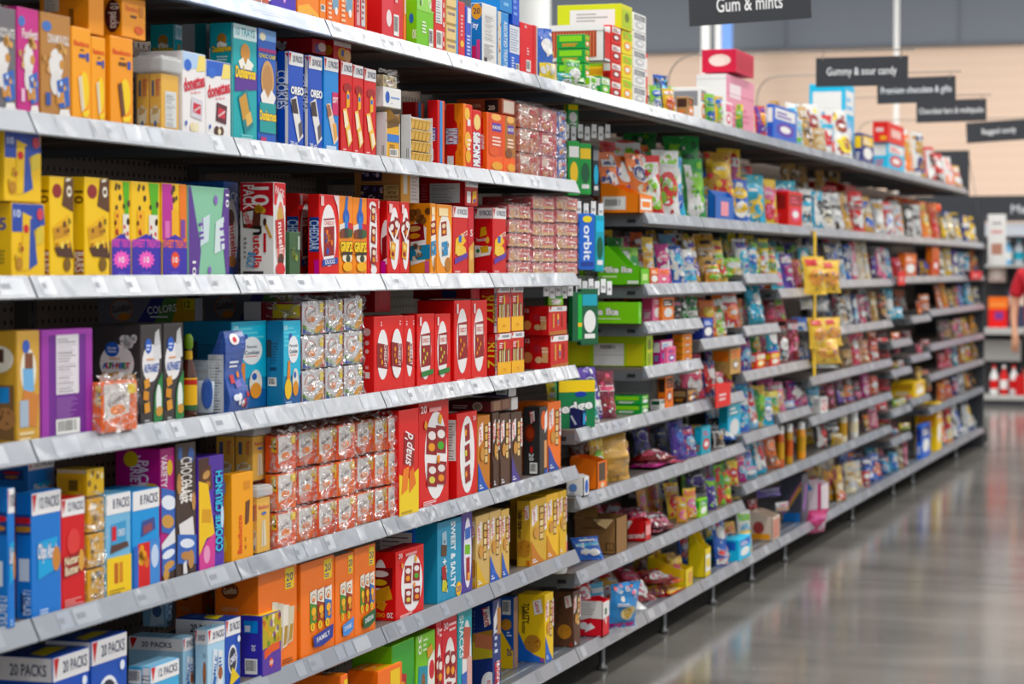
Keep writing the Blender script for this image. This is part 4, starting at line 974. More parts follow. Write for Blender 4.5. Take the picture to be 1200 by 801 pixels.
def d_alphabet():
    return dict(c='3a3638', f=[('e', .46, .62, .4, .19, 'eeecec'), ('p', [(.56, .78), (.9, .84), (.95, .66), (.6, .64)], 'dcdcde'), ('p', [(.66, .92), (.84, .96), (.9, .8), (.6, .78)], 'c9cacc'), ('c', .34, .79, .075, '2c5cb8'), ('lines', .24, .75, .44, .82, 'd8e2f4', 2), ('t', 'ALPHABET', .48, .57, .085, '3a62b0', 0, .7), ('lines', .25, .65, .7, .68, 'e0a070', 1),
        ('p', [(.55, 0), (1, .04), (1, .52), (.75, .42), (.6, .3)], '2e7a44'), ('e', .8, .24, .13, .16, 'e8ecea'), ('e', .82, .13, .16, .05, 'c9964c'), ('rq', .24, .42, .12, .09, 14, 'd89a4c'), ('rq', .2, .3, .12, .09, -8, 'cf8f42'), ('rq', .24, .18, .12, .1, 8, 'd89a4c'), ('lines', .12, .02, .5, .07, 'c8c8c8', 2)],
        l=[('e', .5, .62, .36, .19, 'eeecec'), ('dots', .62, .78, .86, .88, ['d4d4d6', 'e4e4e6'], 12, .035, 2), ('e', .4, .76, .15, .075, '2c5cb8'), ('t', 'Great', .4, .775, .026, 'e8eef8', 0, .2), ('t', 'Value', .4, .742, .026, 'e8eef8', 0, .2), ('lines', .34, .66, .7, .69, 'e0b080', 1)] +
          [('t', ch, .25 + .07 * i, .6, .06, ('2c6cc0', 'c83a3a', '2e8a4a', '8a3a9a', 'd0782a', '2c6cc0', '2e8a4a', 'c83a3a')[i], 0, .1, .03) for i, ch in enumerate('ALPHABET')] +
          [('rq', .24, .47, .1, .1, 38, 'c4923f'), ('rq', .44, .48, .12, .1, 12, 'd09c48'), ('rq', .76, .46, .15, .11, 4, 'd09c48'), ('t', 'M', .77, .46, .05, 'a8742a', 0, .2)], ct='55504e')
def d_purplenut():
    return dict(c='9a3fa0', cf='6c2a88', f=[('r', 0, 0, .14, 1, '9a3fa0'), ('r', .86, 0, 1, 1, '9a3fa0'), ('r', 0, .95, 1, 1, 'a044a8'), ('nut', .28, .4, .72, .95, 'e4dee4', 20), ('lines', .28, .18, .7, .38, '9a68b0', 10), ('bar', .27, .03, .73, .17)])
def d_penguin():
    return dict(c='1585b0', cl='137aa4', f=[('r', 0, .35, 1, 1, '3fb4d4'), ('lines', .05, .7, .95, .95, '6accde', 5), ('p', [(0, 0), (1, 0), (1, .2), (.5, .26), (0, .2)], '175a94'), ('t', '10', .12, .92, .06, 'd4eef6', 0, .16), ('c', .4, .8, .055, '2858a8'), ('e', .56, .66, .3, .16, 'eef2f4'), ('t', 'Penguin', .56, .7, .05, '2a3c50', 0, .46), ('t', 'Cookies', .56, .64, .05, '2a3c50', 0, .46), ('r', .36, .59, .72, .6, 'e08a6a'),
        ('p', [(.16, .26), (.36, .28), (.36, .52), (.24, .54)], 'e08a2a'), ('e', .24, .2, .2, .12, 'e8c03a'), ('e', .66, .28, .18, .16, 'e4e0d8'), ('e', .66, .2, .16, .09, 'd8922c'), ('e', .62, .36, .07, .04, '2858a8'), ('lines', .08, .02, .5, .06, 'c8e0f0', 2)],
        l=[('lines', .2, .5, .75, .76, '0e5a80', 8), ('r', .2, .42, .6, .46, '0c3c60'), ('bar', .1, .24, .6, .34), ('nut', .02, .58, .3, .78, '2a3a44', 6)])
def d_redlying(nut=True):
    return dict(c='bb1a2b', f=packs('10 PACKS', h=.66) + [('r', .1, .1, .4, .5, 'f0ecec'), ('p', [(.5, .1), (.85, .16), (.85, .55), (.55, .5)], 'efb84a'), ('rq', .7, .2, .3, .1, 10, '6a3a9a')], l=[('nut', .22, .1, .88, .78, 'dcdad8', 12), ('lines', .03, .2, .18, .8, 'd06a72', 6), ('r', .95, 0, 1, 1, 'a01424')], ct='c81e2e')
def d_kraft(t1='SEARCH FOR', t2='COLLECTIBLES'):
    return dict(c='d8a048', cl='b98f5c', f=[('r', .0, 0, .5, 1, 'e3a02f'), ('r', .12, .25, .34, .8, 'e8e0d4'), ('r', .5, 0, 1, 1, 'e4dcd8'), ('lines', .55, .1, .95, .9, 'c8b8b4', 8)],
        l=[('r', .04, 0, .98, .56, 'a8824e'), ('r', .14, .1, .62, .5, '2c2238'), ('dots', .16, .12, .6, .46, ['6a5a9a', 'b8b0c8', 'd8c8a0'], 16, .04, 5), ('r', .64, .08, .95, .5, 'd8c88a'), ('t', 'SEARCH', .8, .16, .09, '3a3428', 180, .26), ('t', 'FOR', .8, .29, .09, '3a3428', 180, .2), ('t', 'COLLECT', .8, .42, .09, '3a3428', 180, .26), ('r', .16, .62, .6, .96, '2c2244'), ('dots', .2, .68, .56, .9, ['d8d4e8', '8a80b8'], 6, .06, 3)])
def d_tinybox(c='3a5c3c'):
    return dict(c=c, f=[('dots', .3, .25, .7, .6, ['8a9a4a', '6a7a3a'], 6, .07, 3), ('r', .75, .6, .95, .9, 'a8b8a8'), ('r', 0, .58, 1, .6, '2c4830')])
def plainbox(c, **k): return dict(c=c, **k)
def d_topred(): return dict(c='cf2634', cl='c01c26', f=[('r', .0, 0, .5, 1, 'd63a46'), ('lines', .2, .6, .36, .9, 'f0c0c0', 4), ('bar', .55, .08, .78, .38), ('e', .32, .3, .12, .12, 'f0e0e0'), ('r', .6, .55, .72, .8, 'e8b8b8')])
def d_topgreen(): return dict(c='7cc41e', f=[('r', 0, .52, 1, 1, '9ad46a'), ('dots', .1, .6, .9, .95, ['d0ecb0', '5a9a2a', 'e4f2d4'], 10, .05, 4), ('r', .85, .55, 1, .85, 'c8323a'), ('lines', .3, .22, .6, .4, 'eef6e0', 4), ('bar', .7, .05, .95, .3)], l=[('t', '30', .8, .18, .13, 'eef6e0', 180, .4), ('e', .5, .4, .2, .07, '2a6ab0')])
def d_topbeige(): return dict(c='e0bf7c', f=[('r', .7, 0, 1, 1, '5a94c8')] + [('r', 0, .23 * i, .8, .23 * i + .2, 'e8cc90') for i in range(4)] + [('t', 'CRACKERS', .4, .13 + .23 * i, .04, '6a5a8a', 0, .6) for i in range(4)] + [('r', 0, .23 * i + .2, .75, .23 * i + .215, 'a88a50') for i in range(4)])
def d_topblue(v=0):
    if v == 0: return dict(c='e9e7e4', cl='1f6ea8', f=[('nut', .1, .4, .9, .85, 'e4e2e0', 16), ('lines', .1, .1, .8, .36, 'b8b8b8', 8), ('r', .1, .03, .3, .12, '3a3a3c')], l=[('e', .5, .86, .46, .13, 'd9972a'), ('t', '20', .5, .87, .1, '3a3a40', 0, .6), ('t', 'ity', .4, .62, .12, 'f0f4f8', 0, .5), ('r', .1, 0, .45, .3, 'c8325a'), ('r', .5, .0, .8, .4, 'd04a7a')], ct='2a86c4')
    if v == 1: return dict(c='3f8fd0', f=[('r', .0, 0, .3, 1, 'd8d0c0'), ('dots', .02, .1, .28, .8, ['b83a3a', 'e0a03a', '8a5a34'], 8, .03, 2), ('t', 'ASSORTED TREATS', .7, .45, .2, 'e4f0fa', -90, .8)])
    return dict(c='2f62c8', f=[('r', 0, .4, 1, 1, 'dfe4ec'), ('lines', .1, .45, .9, .95, 'a8b0c0', 9), ('lines', .2, .06, .5, .34, 'dce6fa', 5), ('bar', .62, .04, .95, .2)])
# ------------------------------------------------------------------ other package forms
def film_shell(W, H, D, seed, amp=.004, gap=.003, top=True):
    """crinkled clear wrap over front, top and left side"""
    g = random.Random(seed); mb = MB(); m = film_mat()
    x1, y0 = D / 2, -W / 2
    def sheet(nu, nv, fn):
        P = [[fn(i / nu, j / nv, gap + g.uniform(-.4, 1) * amp) for i in range(nu + 1)] for j in range(nv + 1)]
        vs = [p for r in P for p in r]
        fs = []
        for j in range(nv):
            for i in range(nu):
                a = j * (nu + 1) + i
                q = [a, a + 1, a + nu + 2, a + nu + 1]
                if g.random() < .5: fs += [(q[0], q[1], q[2]), (q[0], q[2], q[3])]
                else: fs += [(q[0], q[1], q[3]), (q[1], q[2], q[3])]
        mb.add(vs, fs, m)
    sheet(max(5, int(W / .012)), max(6, int(H / .012)), lambda u, v, o: (x1 + o, y0 - .002 + u * (W + .004) + g.uniform(-.003, .003), v * (H + .004) + g.uniform(-.003, .003)))
    if top: sheet(max(4, int(W / .02)), 6, lambda u, v, o: (x1 + .003 - v * D * .6, y0 + u * W, H + o * 1.6))
    sheet(5, max(5, int(H / .02)), lambda u, v, o: (x1 - D * .6 + u * D * .6, y0 - o * .6, v * H))
    return mb

def film_pack(shelf, xl, xr, yt, des, label, group, film_label=None, seed=1, name='wrapped_snack_pack', amp=.004, gap_px=None, **kw):
    W, H, D, loc = place(shelf, xl, xr, yt, **kw)
    W -= .006
    o = empty(name, loc, label, 'snack pack', group)
    carton_mesh(W, H - .003, D, des).build('carton', o)
    film_shell(W, H - .003, D, seed, amp).build('clear_wrap', o)
    return o

def d_gf_pack(c='e8642a', c2='ece6e2', logo='c8502a', tab='f0d21e', fish='f08a2a'):
    return dict(c=c, f=[('r', .06, .04, .94, .96, c2), ('p', [(.06, .04), (.94, .04), (.94, .42), (.5, .3), (.06, .24)], c), ('e', .4, .62, .3, .22, 'f4f2f0'), ('e', .4, .62, .27, .19, 'd8d2d0'), ('t', 'Goldfish', .42, .64, .1, '3a2420', 12, .5), ('e', .44, .44, .22, .1, fish), ('p', [(.72, .0), (1, 0), (1, 1), (.84, 1)], c), ('r', .72, .74, .96, .94, tab)],
                l=[('r', .55, .55, .98, .95, tab), ('t', '12', .66, .76, .2, '3a3010', 0, .16), ('lines', .76, .62, .95, .88, '3a3010', 2)])
def d_colors_pack():
    return dict(c='d8d6da', f=[('p', [(0, .3), (.5, .1), (1, .5), (1, 0), (0, 0)], '6a9a3a'), ('p', [(0, .18), (.5, 0), (0, 0)], '3a5aa8'), ('p', [(.5, .1), (1, .5), (1, .2), (.66, 0)], 'e0a02a'), ('p', [(.78, 0), (1, .2), (1, 0)], 'c8303a'), ('e', .36, .62, .26, .24, 'c85a3a'), ('e', .36, .62, .23, .21, 'ecebea'), ('t', 'Goldfish', .38, .66, .09, '3a2c2c', 14, .44), ('e', .38, .46, .18, .1, 'e8882a'), ('r', .78, .66, .96, .94, 'e8cf2a')], l=[('r', .3, 0, 1, 1, '8a2430'), ('r', .5, .5, .96, .92, 'e8cf2a')])
def d_colors_tray():
    return dict(c='8a8c94', cl='7c7e8a', l=[('p', [(.4, 0), (1, 0), (1, 1), (.55, 1)], '3a3a8a'), ('p', [(.58, 0), (1, 0), (1, 1), (.68, 1)], '5a8a4a'), ('p', [(.76, 0), (1, 0), (1, 1), (.82, 1)], 'c8a03a'), ('e', .24, .52, .12, .44, 'c86a4a'), ('e', .24, .52, .11, .4, 'a09aa0'), ('t', 'Goldfish', .24, .58, .26, '2a1c1c', 8, .2), ('e', .27, .26, .06, .14, 'e0902a'), ('t', 'COLORS', .66, .56, .3, 'f0f0f2', 6, .3), ('lines', .54, .22, .8, .36, 'e0e4e8', 1), ('r', .88, .55, .995, .97, 'd8c84a'), ('t', '12', .92, .76, .26, '2a2a20', 0, .06)])
def d_strip_pack(v=0):
    return dict(c='c8424a', f=[('r', .04, .06, .96, .94, 'd06a66'), ('p', [(.04, .06), (.96, .06), (.96, .3), (.04, .22)], 'd8b078'), ('e', .22, .5, .14, .3, 'd8a06a'), ('rq', .45, .52, .34, .5, 6, 'e4c8a0'), ('rq', .72, .55, .36, .4, -4, 'c22a36'), ('r', .62, .5, .9, .62, 'f0e4e0'), ('lines', .08, .78, .6, .9, 'e8b8b4', 1)], l=[('r', .1, .1, .95, .9, 'c05a5a'), ('rq', .5, .5, .4, .5, 10, 'd8b080')])
def d_brown_pack(c='b0604a'):
    return dict(c=c, f=[('r', .1, .55, .5, .9, 'd8c0b4'), ('rq', .65, .35, .3, .3, 20, 'd09a6a'), ('r', .55, .7, .9, .85, 'c83a40'), ('e', .3, .25, .2, .14, 'c07a50')])

def tub(shelf, xl, xr, yt, label, c='f7bc2c', group=None, lidh=.16, xs=None, pack='efe0c4', lie=False, **kw):
    """square clear tub with a rim lid and wafer packs inside"""
    W, H, D, loc = place(shelf, xl, xr, yt, xs=xs, **kw)
    o = empty('wafer_tub', loc, label, 'tub', group)
    lh = H * lidh
    mb = MB(); a, b = D / 2, W / 2
    mb.box((-a, -b, 0), (a, b, H - lh * .6), clear_mat(), .008)
    mb.build('body', o)
    mb = MB(); mb.box((-a - .004, -b - .004, H - lh), (a + .004, b + .004, H), clear_mat('frosted_lid', .45, (.96, .95, .94, 1), .3), .005)
    mb.box((-a * .9, -b * .9, H), (a * .9, b * .9, H + .004), clear_mat('frosted_lid', .45), .002)
    mb.build('lid', o)
    W2, D2, H2 = W * .9, D * .44, (H - lh) * .94
    for k in (-1, 1):
        m2 = carton_mesh(W2, H2, D2, dict(c=c, f=[('r', .2, .06, .85, .7, 'f0ede8') if k == 1 and lie else ('t', 'Bauducco', .5, .84, .08, 'd8452c', 0, .8)] + ([('nut', .2, .06, .85, .7, 'ecebe8', 16)] if lie else [('p', [(.3, .1), (.7, .12), (.6, .6), (.35, .58)], pack), ('p', [(.4, .1), (.48, .1), (.48, .58), (.42, .58)], 'c8a878'), ('e', .5, .72, .2, .03, '3a5aa8')]),
            l=[('t', 'Bauducco', .75, .75, .1, 'd8452c', -90, .3), ('r', .2, .6, .4, .88, '4a4a6a'), ('p', [(.1, .12), (.8, .12), (.9, .36), (.5, .44), (.1, .36)], 'f2e2c0'), ('p', [(.2, .26), (.7, .3), (.8, .38), (.3, .4)], 'cda468'), ('r', .4, .06, .6, .16, '3a5a9a')]))
        m2.build('wafer_pack', o, (k * D2 * 1.04 / 1.0 * .52, 0, .004))
    return o

def bag_fn(W, H, T, seed, crimp=.06, flat=False, taper=0., bottom=False):
    """surface of a pillow bag; returns f(u_m, v_m, off, side)"""
    ph = [random.Random(seed + i).uniform(0, 6.28) for i in range(6)]
    def th(u, v):
        a = max(0, math.sin(math.pi * min(max(u, 0), 1)))
        if bottom: g = min(1, max(0, 1 - v) * 1.15) ** .7 * (1 - max(0, (v - .93) / .07) * .6) * (1 if v > .03 else v / .03 * .5 + .5)
        else:
            e = min(v, 1 - v)
            g = 0 if e < crimp else min(1, ((e - crimp) / (.5 - crimp)) ** .55)
        w = 1 + .10 * math.sin(7 * v * 3.1 + ph[0] + 3 * u) + .08 * math.sin(11 * u + ph[1] + 4 * v)
        e2 = min(v, 1 - v)
        fold = .10 * T * math.sin(u * 26 + ph[2]) * max(0, 1 - e2 / .22) * a
        return .5 * T * (a ** .55) * g * w + fold * .6
    def f(um, vm, off, side=1):
        u, v = um / W, vm / H
        squeeze = 1 - .10 * (1 - abs(2 * v - 1) ** 3) - taper * v
        y = (u - .5) * W * squeeze + .012 * H * math.sin(5 * v + ph[3]) * (1 if not bottom else .4)
        cr = .045 * T * noise.noise(Vector((u * 4.2 + seed, v * 6.5, side * 3.1))) * 3 * (1 if .02 < u < .98 else 0)
        x = side * (th(u, v) + off) + cr + .03 * H * math.sin(2.2 * v + ph[4]) * (v if bottom else 1) * .6
        z = v * H + .012 * H * math.sin(6 * u + ph[5]) * (1 if v > .5 else 0) * (v - .5)
        return (x, y, z)
    return f

def bag_mesh(W, H, T, art, c, seed=1, bottom=False, back=None, mf=foil, taper=0., n=(12, 18)):
    mb = MB(); f = bag_fn(W, H, T, seed, bottom=bottom, taper=taper)
    nu, nv = n
    for side in (1, -1):
        vs = [f(W * i / nu, H * j / nv, 0, side) for j in range(nv + 1) for i in range(nu + 1)]
        fs = []
        for j in range(nv):
            for i in range(nu):
                a = j * (nu + 1) + i
                q = (a, a + 1, a + nu + 2, a + nu + 1)
                fs.append(q if side == 1 else q[::-1])
        mb.add(vs, fs, mf(c if side == 1 or not back else back))
    F = Face(mb, W, H, lambda u, v, o: f(u, v, o, 1), mf=mf, curved=True, base=.0015, step=.0003)
    F.draw(art)
    return mb

def bag(shelf, xl, xr, yt, name, label, c, art, cat='bag', group=None, T=None, lean=8, yaw=0, seed=1, bottom=False, back=None, taper=0., mf=foil, **kw):
    W, H, D, loc = place(shelf, xl, xr, yt, **kw)
    W *= 1.06
    T = T or W * .42
    mb = bag_mesh(W, H / max(.5, math.cos(math.radians(lean))), T, art, c, seed, bottom, back, mf, taper)
    sb = kw.get('sb', .010)
    loc.x = -sb - T * .5
    o = mb.build(name, None, loc, True)
    o.rotation_euler = (0, math.radians(-lean), math.radians(yaw))
    return tag(o, label, cat, group)

# ------------------------------------------------------------------ second shelf (wafers, trays, sandwich cookies)
g = 'soft baked cookie pouches on the second shelf'
carton('B', -14, 19, 5, 'cookie_pouch', 'grey soft cookie pouch standing at the left end of the second shelf', d_pouch('6f6c70', 'd8d4d0', 'CHOCOLATE'), 'pouch', g, dep=.09)
carton('B', 19.5, 46, 7, 'cookie_pouch', 'magenta soft cookie pouch between the grey and the brown pouch', d_pouch('c23a86', 'e8c0d8', 'Funfetti'), 'pouch', g, dep=.09)
carton('B', 48, 83, 13, 'cookie_pouch', 'light brown soft cookie pouch marked cinnamon roll', d_pouch('b5824c', '34539a', 'CINNAMON ROLL'), 'pouch', g, dep=.10)
g = 'orange wafer boxes on the second shelf'
wA = carton('B', 84, 107, 30, 'wafer_box', 'orange vanilla wafer box right beside the light brown pouch', d_wafer('f5a83a'), 'box', g, dep=.12)
wB = carton('B', 107.5, 124, 42, 'wafer_box', 'narrow orange vanilla wafer box, second from the light brown pouch', d_wafer('f5a83a'), 'box', g, dep=.12)
wC = carton('B', 129.5, 156, 41, 'wafer_box', 'orange chocolate wafer box left of the clear tub', d_wafer('f2a024', 1), 'box', g, xs=120)
carton('B', 142, 171, -6, 'wafer_box', 'orange ten pack wafer box lying on top, with a dark brown half round label', d_wafer_lying(), 'box', g, xs=104, zb=top_of('orange chocolate wafer box left') + .002)
carton('B', 104, 122, -10, 'wafer_box', 'orange wafer box lying on top behind the ten pack label box', dict(c='e8980f', l=[('nut', .1, .55, .4, .95, 'd8d4cc', 8), ('r', .6, .2, .7, .6, '8a5a10')]), 'box', g, xs=46, zb=top_of('second from the light brown') + .004)
tub('B', 189, 212, 66, 'square clear tub of wafers with frosted lid beside the chocolate wafer box', xs=157, lie=True, group=None, lidh=.2)
g = 'white mini donut boxes on the second shelf'
carton('B', 213.5, 241, 59, 'donut_box', 'white mini donut box with pale blue top, powdered donuts', d_donettes(0), 'box', g, dep=.1)
carton('B', 241.5, 270.5, 69, 'donut_box', 'white mini donut box with dark blue top, chocolate donuts', d_donettes(1), 'box', g, dep=.1)
g = 'teal dip cookie tray boxes'
carton('B', 205, 214, 28, 'cookie_box', 'teal dip cookie box partly hidden behind the clear tub', d_dunk(), 'box', g, xs=176, sb=.125)
carton('B', 241, 246, 27, 'cookie_box', 'white and teal dip cookie box seen from its back, behind the donut boxes', d_dunk_back(), 'box', g, xs=213, sb=.125)
carton('B', 273.5, 301, 26, 'cookie_box', 'large teal dip cookie box of ten trays standing at the shelf edge', d_dunk(), 'box', g, xs=246)
carton('B', 302, 324, 32, 'cookie_box', 'tall blue dip cookie box with a round cookie, right of the teal box', d_dunk2(), 'box', g, dep=.10)
g = 'upright twenty pack cookie boxes'
carton('B', 338.5, 355.5, 59.5, 'cookie_box', 'blue sandwich cookie box of 20 packs, left one of two', d_oreo(), 'box', g, xs=325)
carton('B', 361.5, 377.5, 64, 'cookie_box', 'blue sandwich cookie box of 20 packs, right one of two', d_oreo(), 'box', g, xs=350)
carton('B', 380, 396.5, 66, 'cookie_box', 'lighter blue soft cookie box beside the blue sandwich cookie boxes', d_nut(), 'box', g, xs=370)
g = 'red cracker sandwich boxes on the second shelf'
carton('B', 399.5, 413, 71, 'cracker_box', 'red cracker box, leftmost of three beside the lighter blue box', d_ritz(0), 'box', g, xs=390)
carton('B', 413.5, 426, 75, 'cracker_box', 'red cracker box, middle one of three side by side', d_ritz(1), 'box', g, dep=.14)
carton('B', 426.5, 441, 79, 'cracker_box', 'red cracker box of 20 packs beside the white torn display case', d_ritz(2), 'box', g, dep=.14)
g = 'red boxes lying on top of the upright boxes'
carton('B', 366, 382, 44, 'cracker_box', 'dark red box lying on top of the blue sandwich cookie boxes', dict(c='bb2034', ct='d8405a', f=[('r', .2, .1, .6, .6, '5a4a9a'), ('e', .7, .5, .3, .3, 'e8d0c8')], l=[('r', .05, .2, .3, .8, '2c2426'), ('dots', .07, .3, .28, .7, ['e8e0e0'], 5, .2, 2)]), 'box', g, xs=322, zb=top_of('blue sandwich cookie box of 20 packs, left') + .02, sb=.06)
carton('B', 391, 411, 46, 'cracker_box', 'small red and white cracker box lying above the lighter blue box', dict(c='cf2231', f=[('r', 0, .74, 1, 1, 'f0eeee'), ('e', .5, .4, .28, .3, 'e9b13c'), ('rq', .5, .45, .3, .3, 0, '3a5cae'), ('e', .78, .35, .2, .3, 'efc890')], l=[('e', .5, .5, .4, .25, 'e09a3a')]), 'box', g, xs=382, zb=top_of('lighter blue soft cookie') + .004, sb=.05)
# torn white display cases
def display_case(xl, xr, yt, xs, label, kind, **kw):
    W, H, D, loc = place('B', xl, xr, yt, xs=xs, **kw)
    o = empty('display_case', loc, label, 'display case')
    wh = ink('e9e8e6'); a, b = D / 2, W / 2; t = .003
    mb = MB()
    mb.box((-a, -b, 0), (a, b, t), wh); mb.box((-a, -b, 0), (a, -b + t, H), wh); mb.box((-a, b - t, 0), (a, b, H), wh); mb.box((-a, -b, 0), (-a + t, b, H), wh)
    Fl = Face(mb, D, H, lambda u, v, of: (-a + u, -b - of, v)); Fl.draw([('r', .62, .1, .66, .3, '2a2a2c'), ('r', .75, .1, .79, .3, '2a2a2c')])
    mb.build('tray', o)
    if kind == 0:
        mb = carton_mesh(W - .012, H * .9, D * .45, dict(c='e2ac2c', f=[('p', [(0, .7), (1, .8), (1, 1), (0, 1)], '6a4a22'), ('r', 0, .4, 1, .58, '3a7ac8'), ('bar', .2, .06, .9, .24), ('lines', .2, .26, .8, .36, '8a6010', 2)]))
        mb.build('snack_bundle', o, (D * .25, 0, t))
        m2 = MB(); q = ink('8a6428'); m2.poly([(a, -b, 0), (a, b, 0), (a + .004, b * .8, H * .22), (a + .008, b * .1, H * .12), (a + .004, -b * .7, H * .26)], q); m2.poly([(-a * .2, -b, 0), (a, -b, 0), (a + .004, -b * .7, H * .26), (0, -b, H * .2)], q); m2.build('torn_paper', o, (0, 0, H * .8))
    else:
        wm = ink('e8bd6c'); wd = ink('c99242')
        for r_ in range(4):
            mb = MB()
            for k in range(5):
                y = -b + .012 + (W - .024) * (k + .5) / 5
                w2 = (W - .024) / 5 * .44
                z0 = t + r_ * H * .235
                vs = []
                for s, z in ((.8, z0), (1, z0 + H * .16), (1.08, z0 + H * .18), (1.08, z0 + H * .2)):
                    vs += [(a * .93 * 1 - .0 + (s - 1) * .02, y - w2 * s, z), (a * .93 + (s - 1) * .02, y + w2 * s, z), (a * .2, y + w2 * s, z), (a * .2, y - w2 * s, z)]
                fs = [(4 * i + j, 4 * i + (j + 1) % 4, 4 * i + 4 + (j + 1) % 4, 4 * i + 4 + j) for i in range(3) for j in range(4)] + [(3, 2, 1, 0), (12, 13, 14, 15)]
                mb.add(vs, fs, wm)
            mb.box((a * .15, -b + .008, t + r_ * H * .235 + H * .185), (a * .96, b - .008, t + r_ * H * .235 + H * .2), wd)
            mb.build('wafer_row', o)
    return o, loc.z + H
o1, zt1 = display_case(452.5, 469, 131, 440, 'white torn display case with a yellow snack bundle, below the white box', 0)
carton('B', 449.5, 470, 101, 'store_brand_box', 'white box with a blue dot logo on top of the torn display case', dict(c='ecebea', f=[('e', .22, .5, .12, .3, '2c5cb4'), ('lines', .4, .48, .95, .62, '7aa0d8', 1), ('r', .4, .2, .5, .24, 'b8b8b8')], ct='dcd8d0'), 'box', None, xs=440, zb=zt1 + .013)
W_, H_, D_, L_ = place('B', 449, 465, 87, zb=top_of('white box with a blue dot') + .001, dep=.03, sb=.015)
o = empty('wrapped_bundle', L_, 'pale crinkled bundle of snack packs on the white box with blue dot', 'bundle')
carton_mesh(W_, max(H_, .03), D_, dict(c='d8c8a0', f=[('dots', .1, .1, .9, .9, ['a8885a', 'efe6d0', 'c8302a', '6a4a2a'], 14, .16, 2)])).build('packs', o)
film_shell(W_, max(H_, .03), D_, 5, .008).build('clear_wrap', o)
display_case(481, 507, 134, 469, 'white tray with four rows of ice cream wafer cups', 1)
g = 'red and orange chip boxes on the second shelf'
carton('B', 487, 497.5, 119, 'chip_box', 'red and blue chip box behind the tray of wafer cups', d_munch(v=0), 'box', g, xs=471, sb=.2)
carton('B', 513, 521.5, 117, 'chip_box', 'red chip box with a blue stripe right of the wafer cup tray', d_munch(v=0), 'box', g, xs=502)
carton('B', 543, 553.5, 121, 'chip_box', 'orange chip box with a red cut-out side panel', d_munch(v=1), 'box', g, xs=522)
carton('B', 554, 564, 128, 'chip_box', 'red chip box with tall white lettering on its front', d_munch(v=2), 'box', g, dep=.12)
carton('B', 570.5, 590, 131, 'chip_box', 'orange chip box beside the red one with tall lettering', d_munch2(), 'box', g, xs=564)
carton('B', 590.5, 604, 135, 'chip_box', 'orange brown chip box beside the film-wrapped packs', d_munch2('a8703c', '7a4a2a'), 'box', g, dep=.14)
carton('B', 588, 604, 115, 'shipping_box', 'long reddish brown box marked 20 lying across the chip boxes', d_shipcase('a8543a'), 'box', None, xs=535, zb=top_of('orange brown chip box') + .006, sb=.02)
g = 'film-wrapped snack packs on the second shelf'
for i, (a, b, c) in enumerate(((607, 632, 'b0604a'), (632.5, 653, 'b03a48'), (653.5, 663, '2f5cab'))):
    for k in range(3):
        z0 = DECK['B'] + k * .0735
        yt = project(Vector((-.01, y_at(a, -.01, 1.7), z0 + .073)))[1]
        film_pack('B', a, b, yt, d_brown_pack(c), ('lowest', 'middle', 'topmost')[k] + ' film-wrapped pack in the ' + ('brown stack beside the orange brown chip box', 'dark red stack between brown and blue', 'blue stack at the end of the second shelf')[i], g, seed=i * 7 + k, amp=.007, zb=z0, dep=.2)

# ------------------------------------------------------------------ top shelf, snack bays
g = 'boxes on the top shelf'
film_pack('A', 283, 315, -20, d_gf_pack('d8603a'), 'orange film-wrapped pack on the top shelf, cut by the photo edge', None, seed=77, amp=.008, dep=.2)
carton('A', 317.5, 347, -40, 'snack_box', 'purple box with a pink starburst on the top shelf', dict(c='4c34b0', f=[('star', .52, .3, .09, 9, 'e8a8e8'), ('lines', .1, .05, .4, .12, '8a74d8', 2), ('p', [(.0, .62), (.5, .5), (1, .7), (1, 1), (0, 1)], '7a3ab4'), ('e', .2, .55, .08, .04, 'f0d8f4')]), 'box', g, dep=.2)
carton('A', 348, 374, -40, 'snack_box', 'plain orange box with a folded corner on the top shelf', dict(c='f08a30', f=[('p', [(0, .0), (1, 0), (1, .12), (.5, .3), (0, .2)], 'f7b85a'), ('p', [(.4, .02), (.9, .04), (.7, .1)], 'b04a1a'), ('r', .6, .5, .95, 1, 'ee7830')]), 'box', g, dep=.2)
carton('A', 374.5, 382, -40, 'snack_box', 'narrow orange box with a small white barcode on the top shelf', dict(c='f08c22', f=[('bar', .1, .2, .85, .32)]), 'box', g, dep=.2)
gf = dict(c='f07a24', f=[('e', .62, .6, .3, .34, 'e4e2e0'), ('p', [(.4, .28), (.86, .3), (.9, .8), (.44, .8)], '7aa0b8'), ('e', .7, .26, .12, .07, 'f0ede8'), ('lines', .08, .1, .36, .5, 'f8d8b8', 5)])
carton('A', 383, 398.5, -40, 'snack_box', 'orange box with a grey blue pouch picture, left one of a pair', gf, 'box', g, dep=.2)
carton('A', 399, 415, -40, 'snack_box', 'orange box with a grey blue pouch picture, right one of a pair', gf, 'box', g, dep=.2)
carton('A', 416.5, 429, -40, 'snack_box', 'red box with silver panels beside the orange pair', dict(c='cf3a44', f=[('r', .12, .1, .42, .95, 'd8a8a8'), ('r', .55, .1, .9, .95, 'cfd0d2'), ('lines', .6, .2, .85, .9, 'a05058', 8), ('lines', .15, .3, .38, .9, '8a6a60', 8)]), 'box', g, dep=.2)
carton('A', 446.5, 473, -40, 'cracker_box', 'wide red box with a dark red side panel on the top shelf', d_topred(), 'box', g, xs=429)
carton('A', 473.5, 476, -36, 'snack_box', 'thin pale and orange box between the red and the green box', dict(c='e88a3a', f=[('r', 0, .4, 1, 1, 'd8cfc0')]), 'box', g, dep=.15)
carton('A', 488.5, 508, -30, 'snack_box', 'lime green box with a paler upper half on the top shelf', d_topgreen(), 'box', g, xs=476)
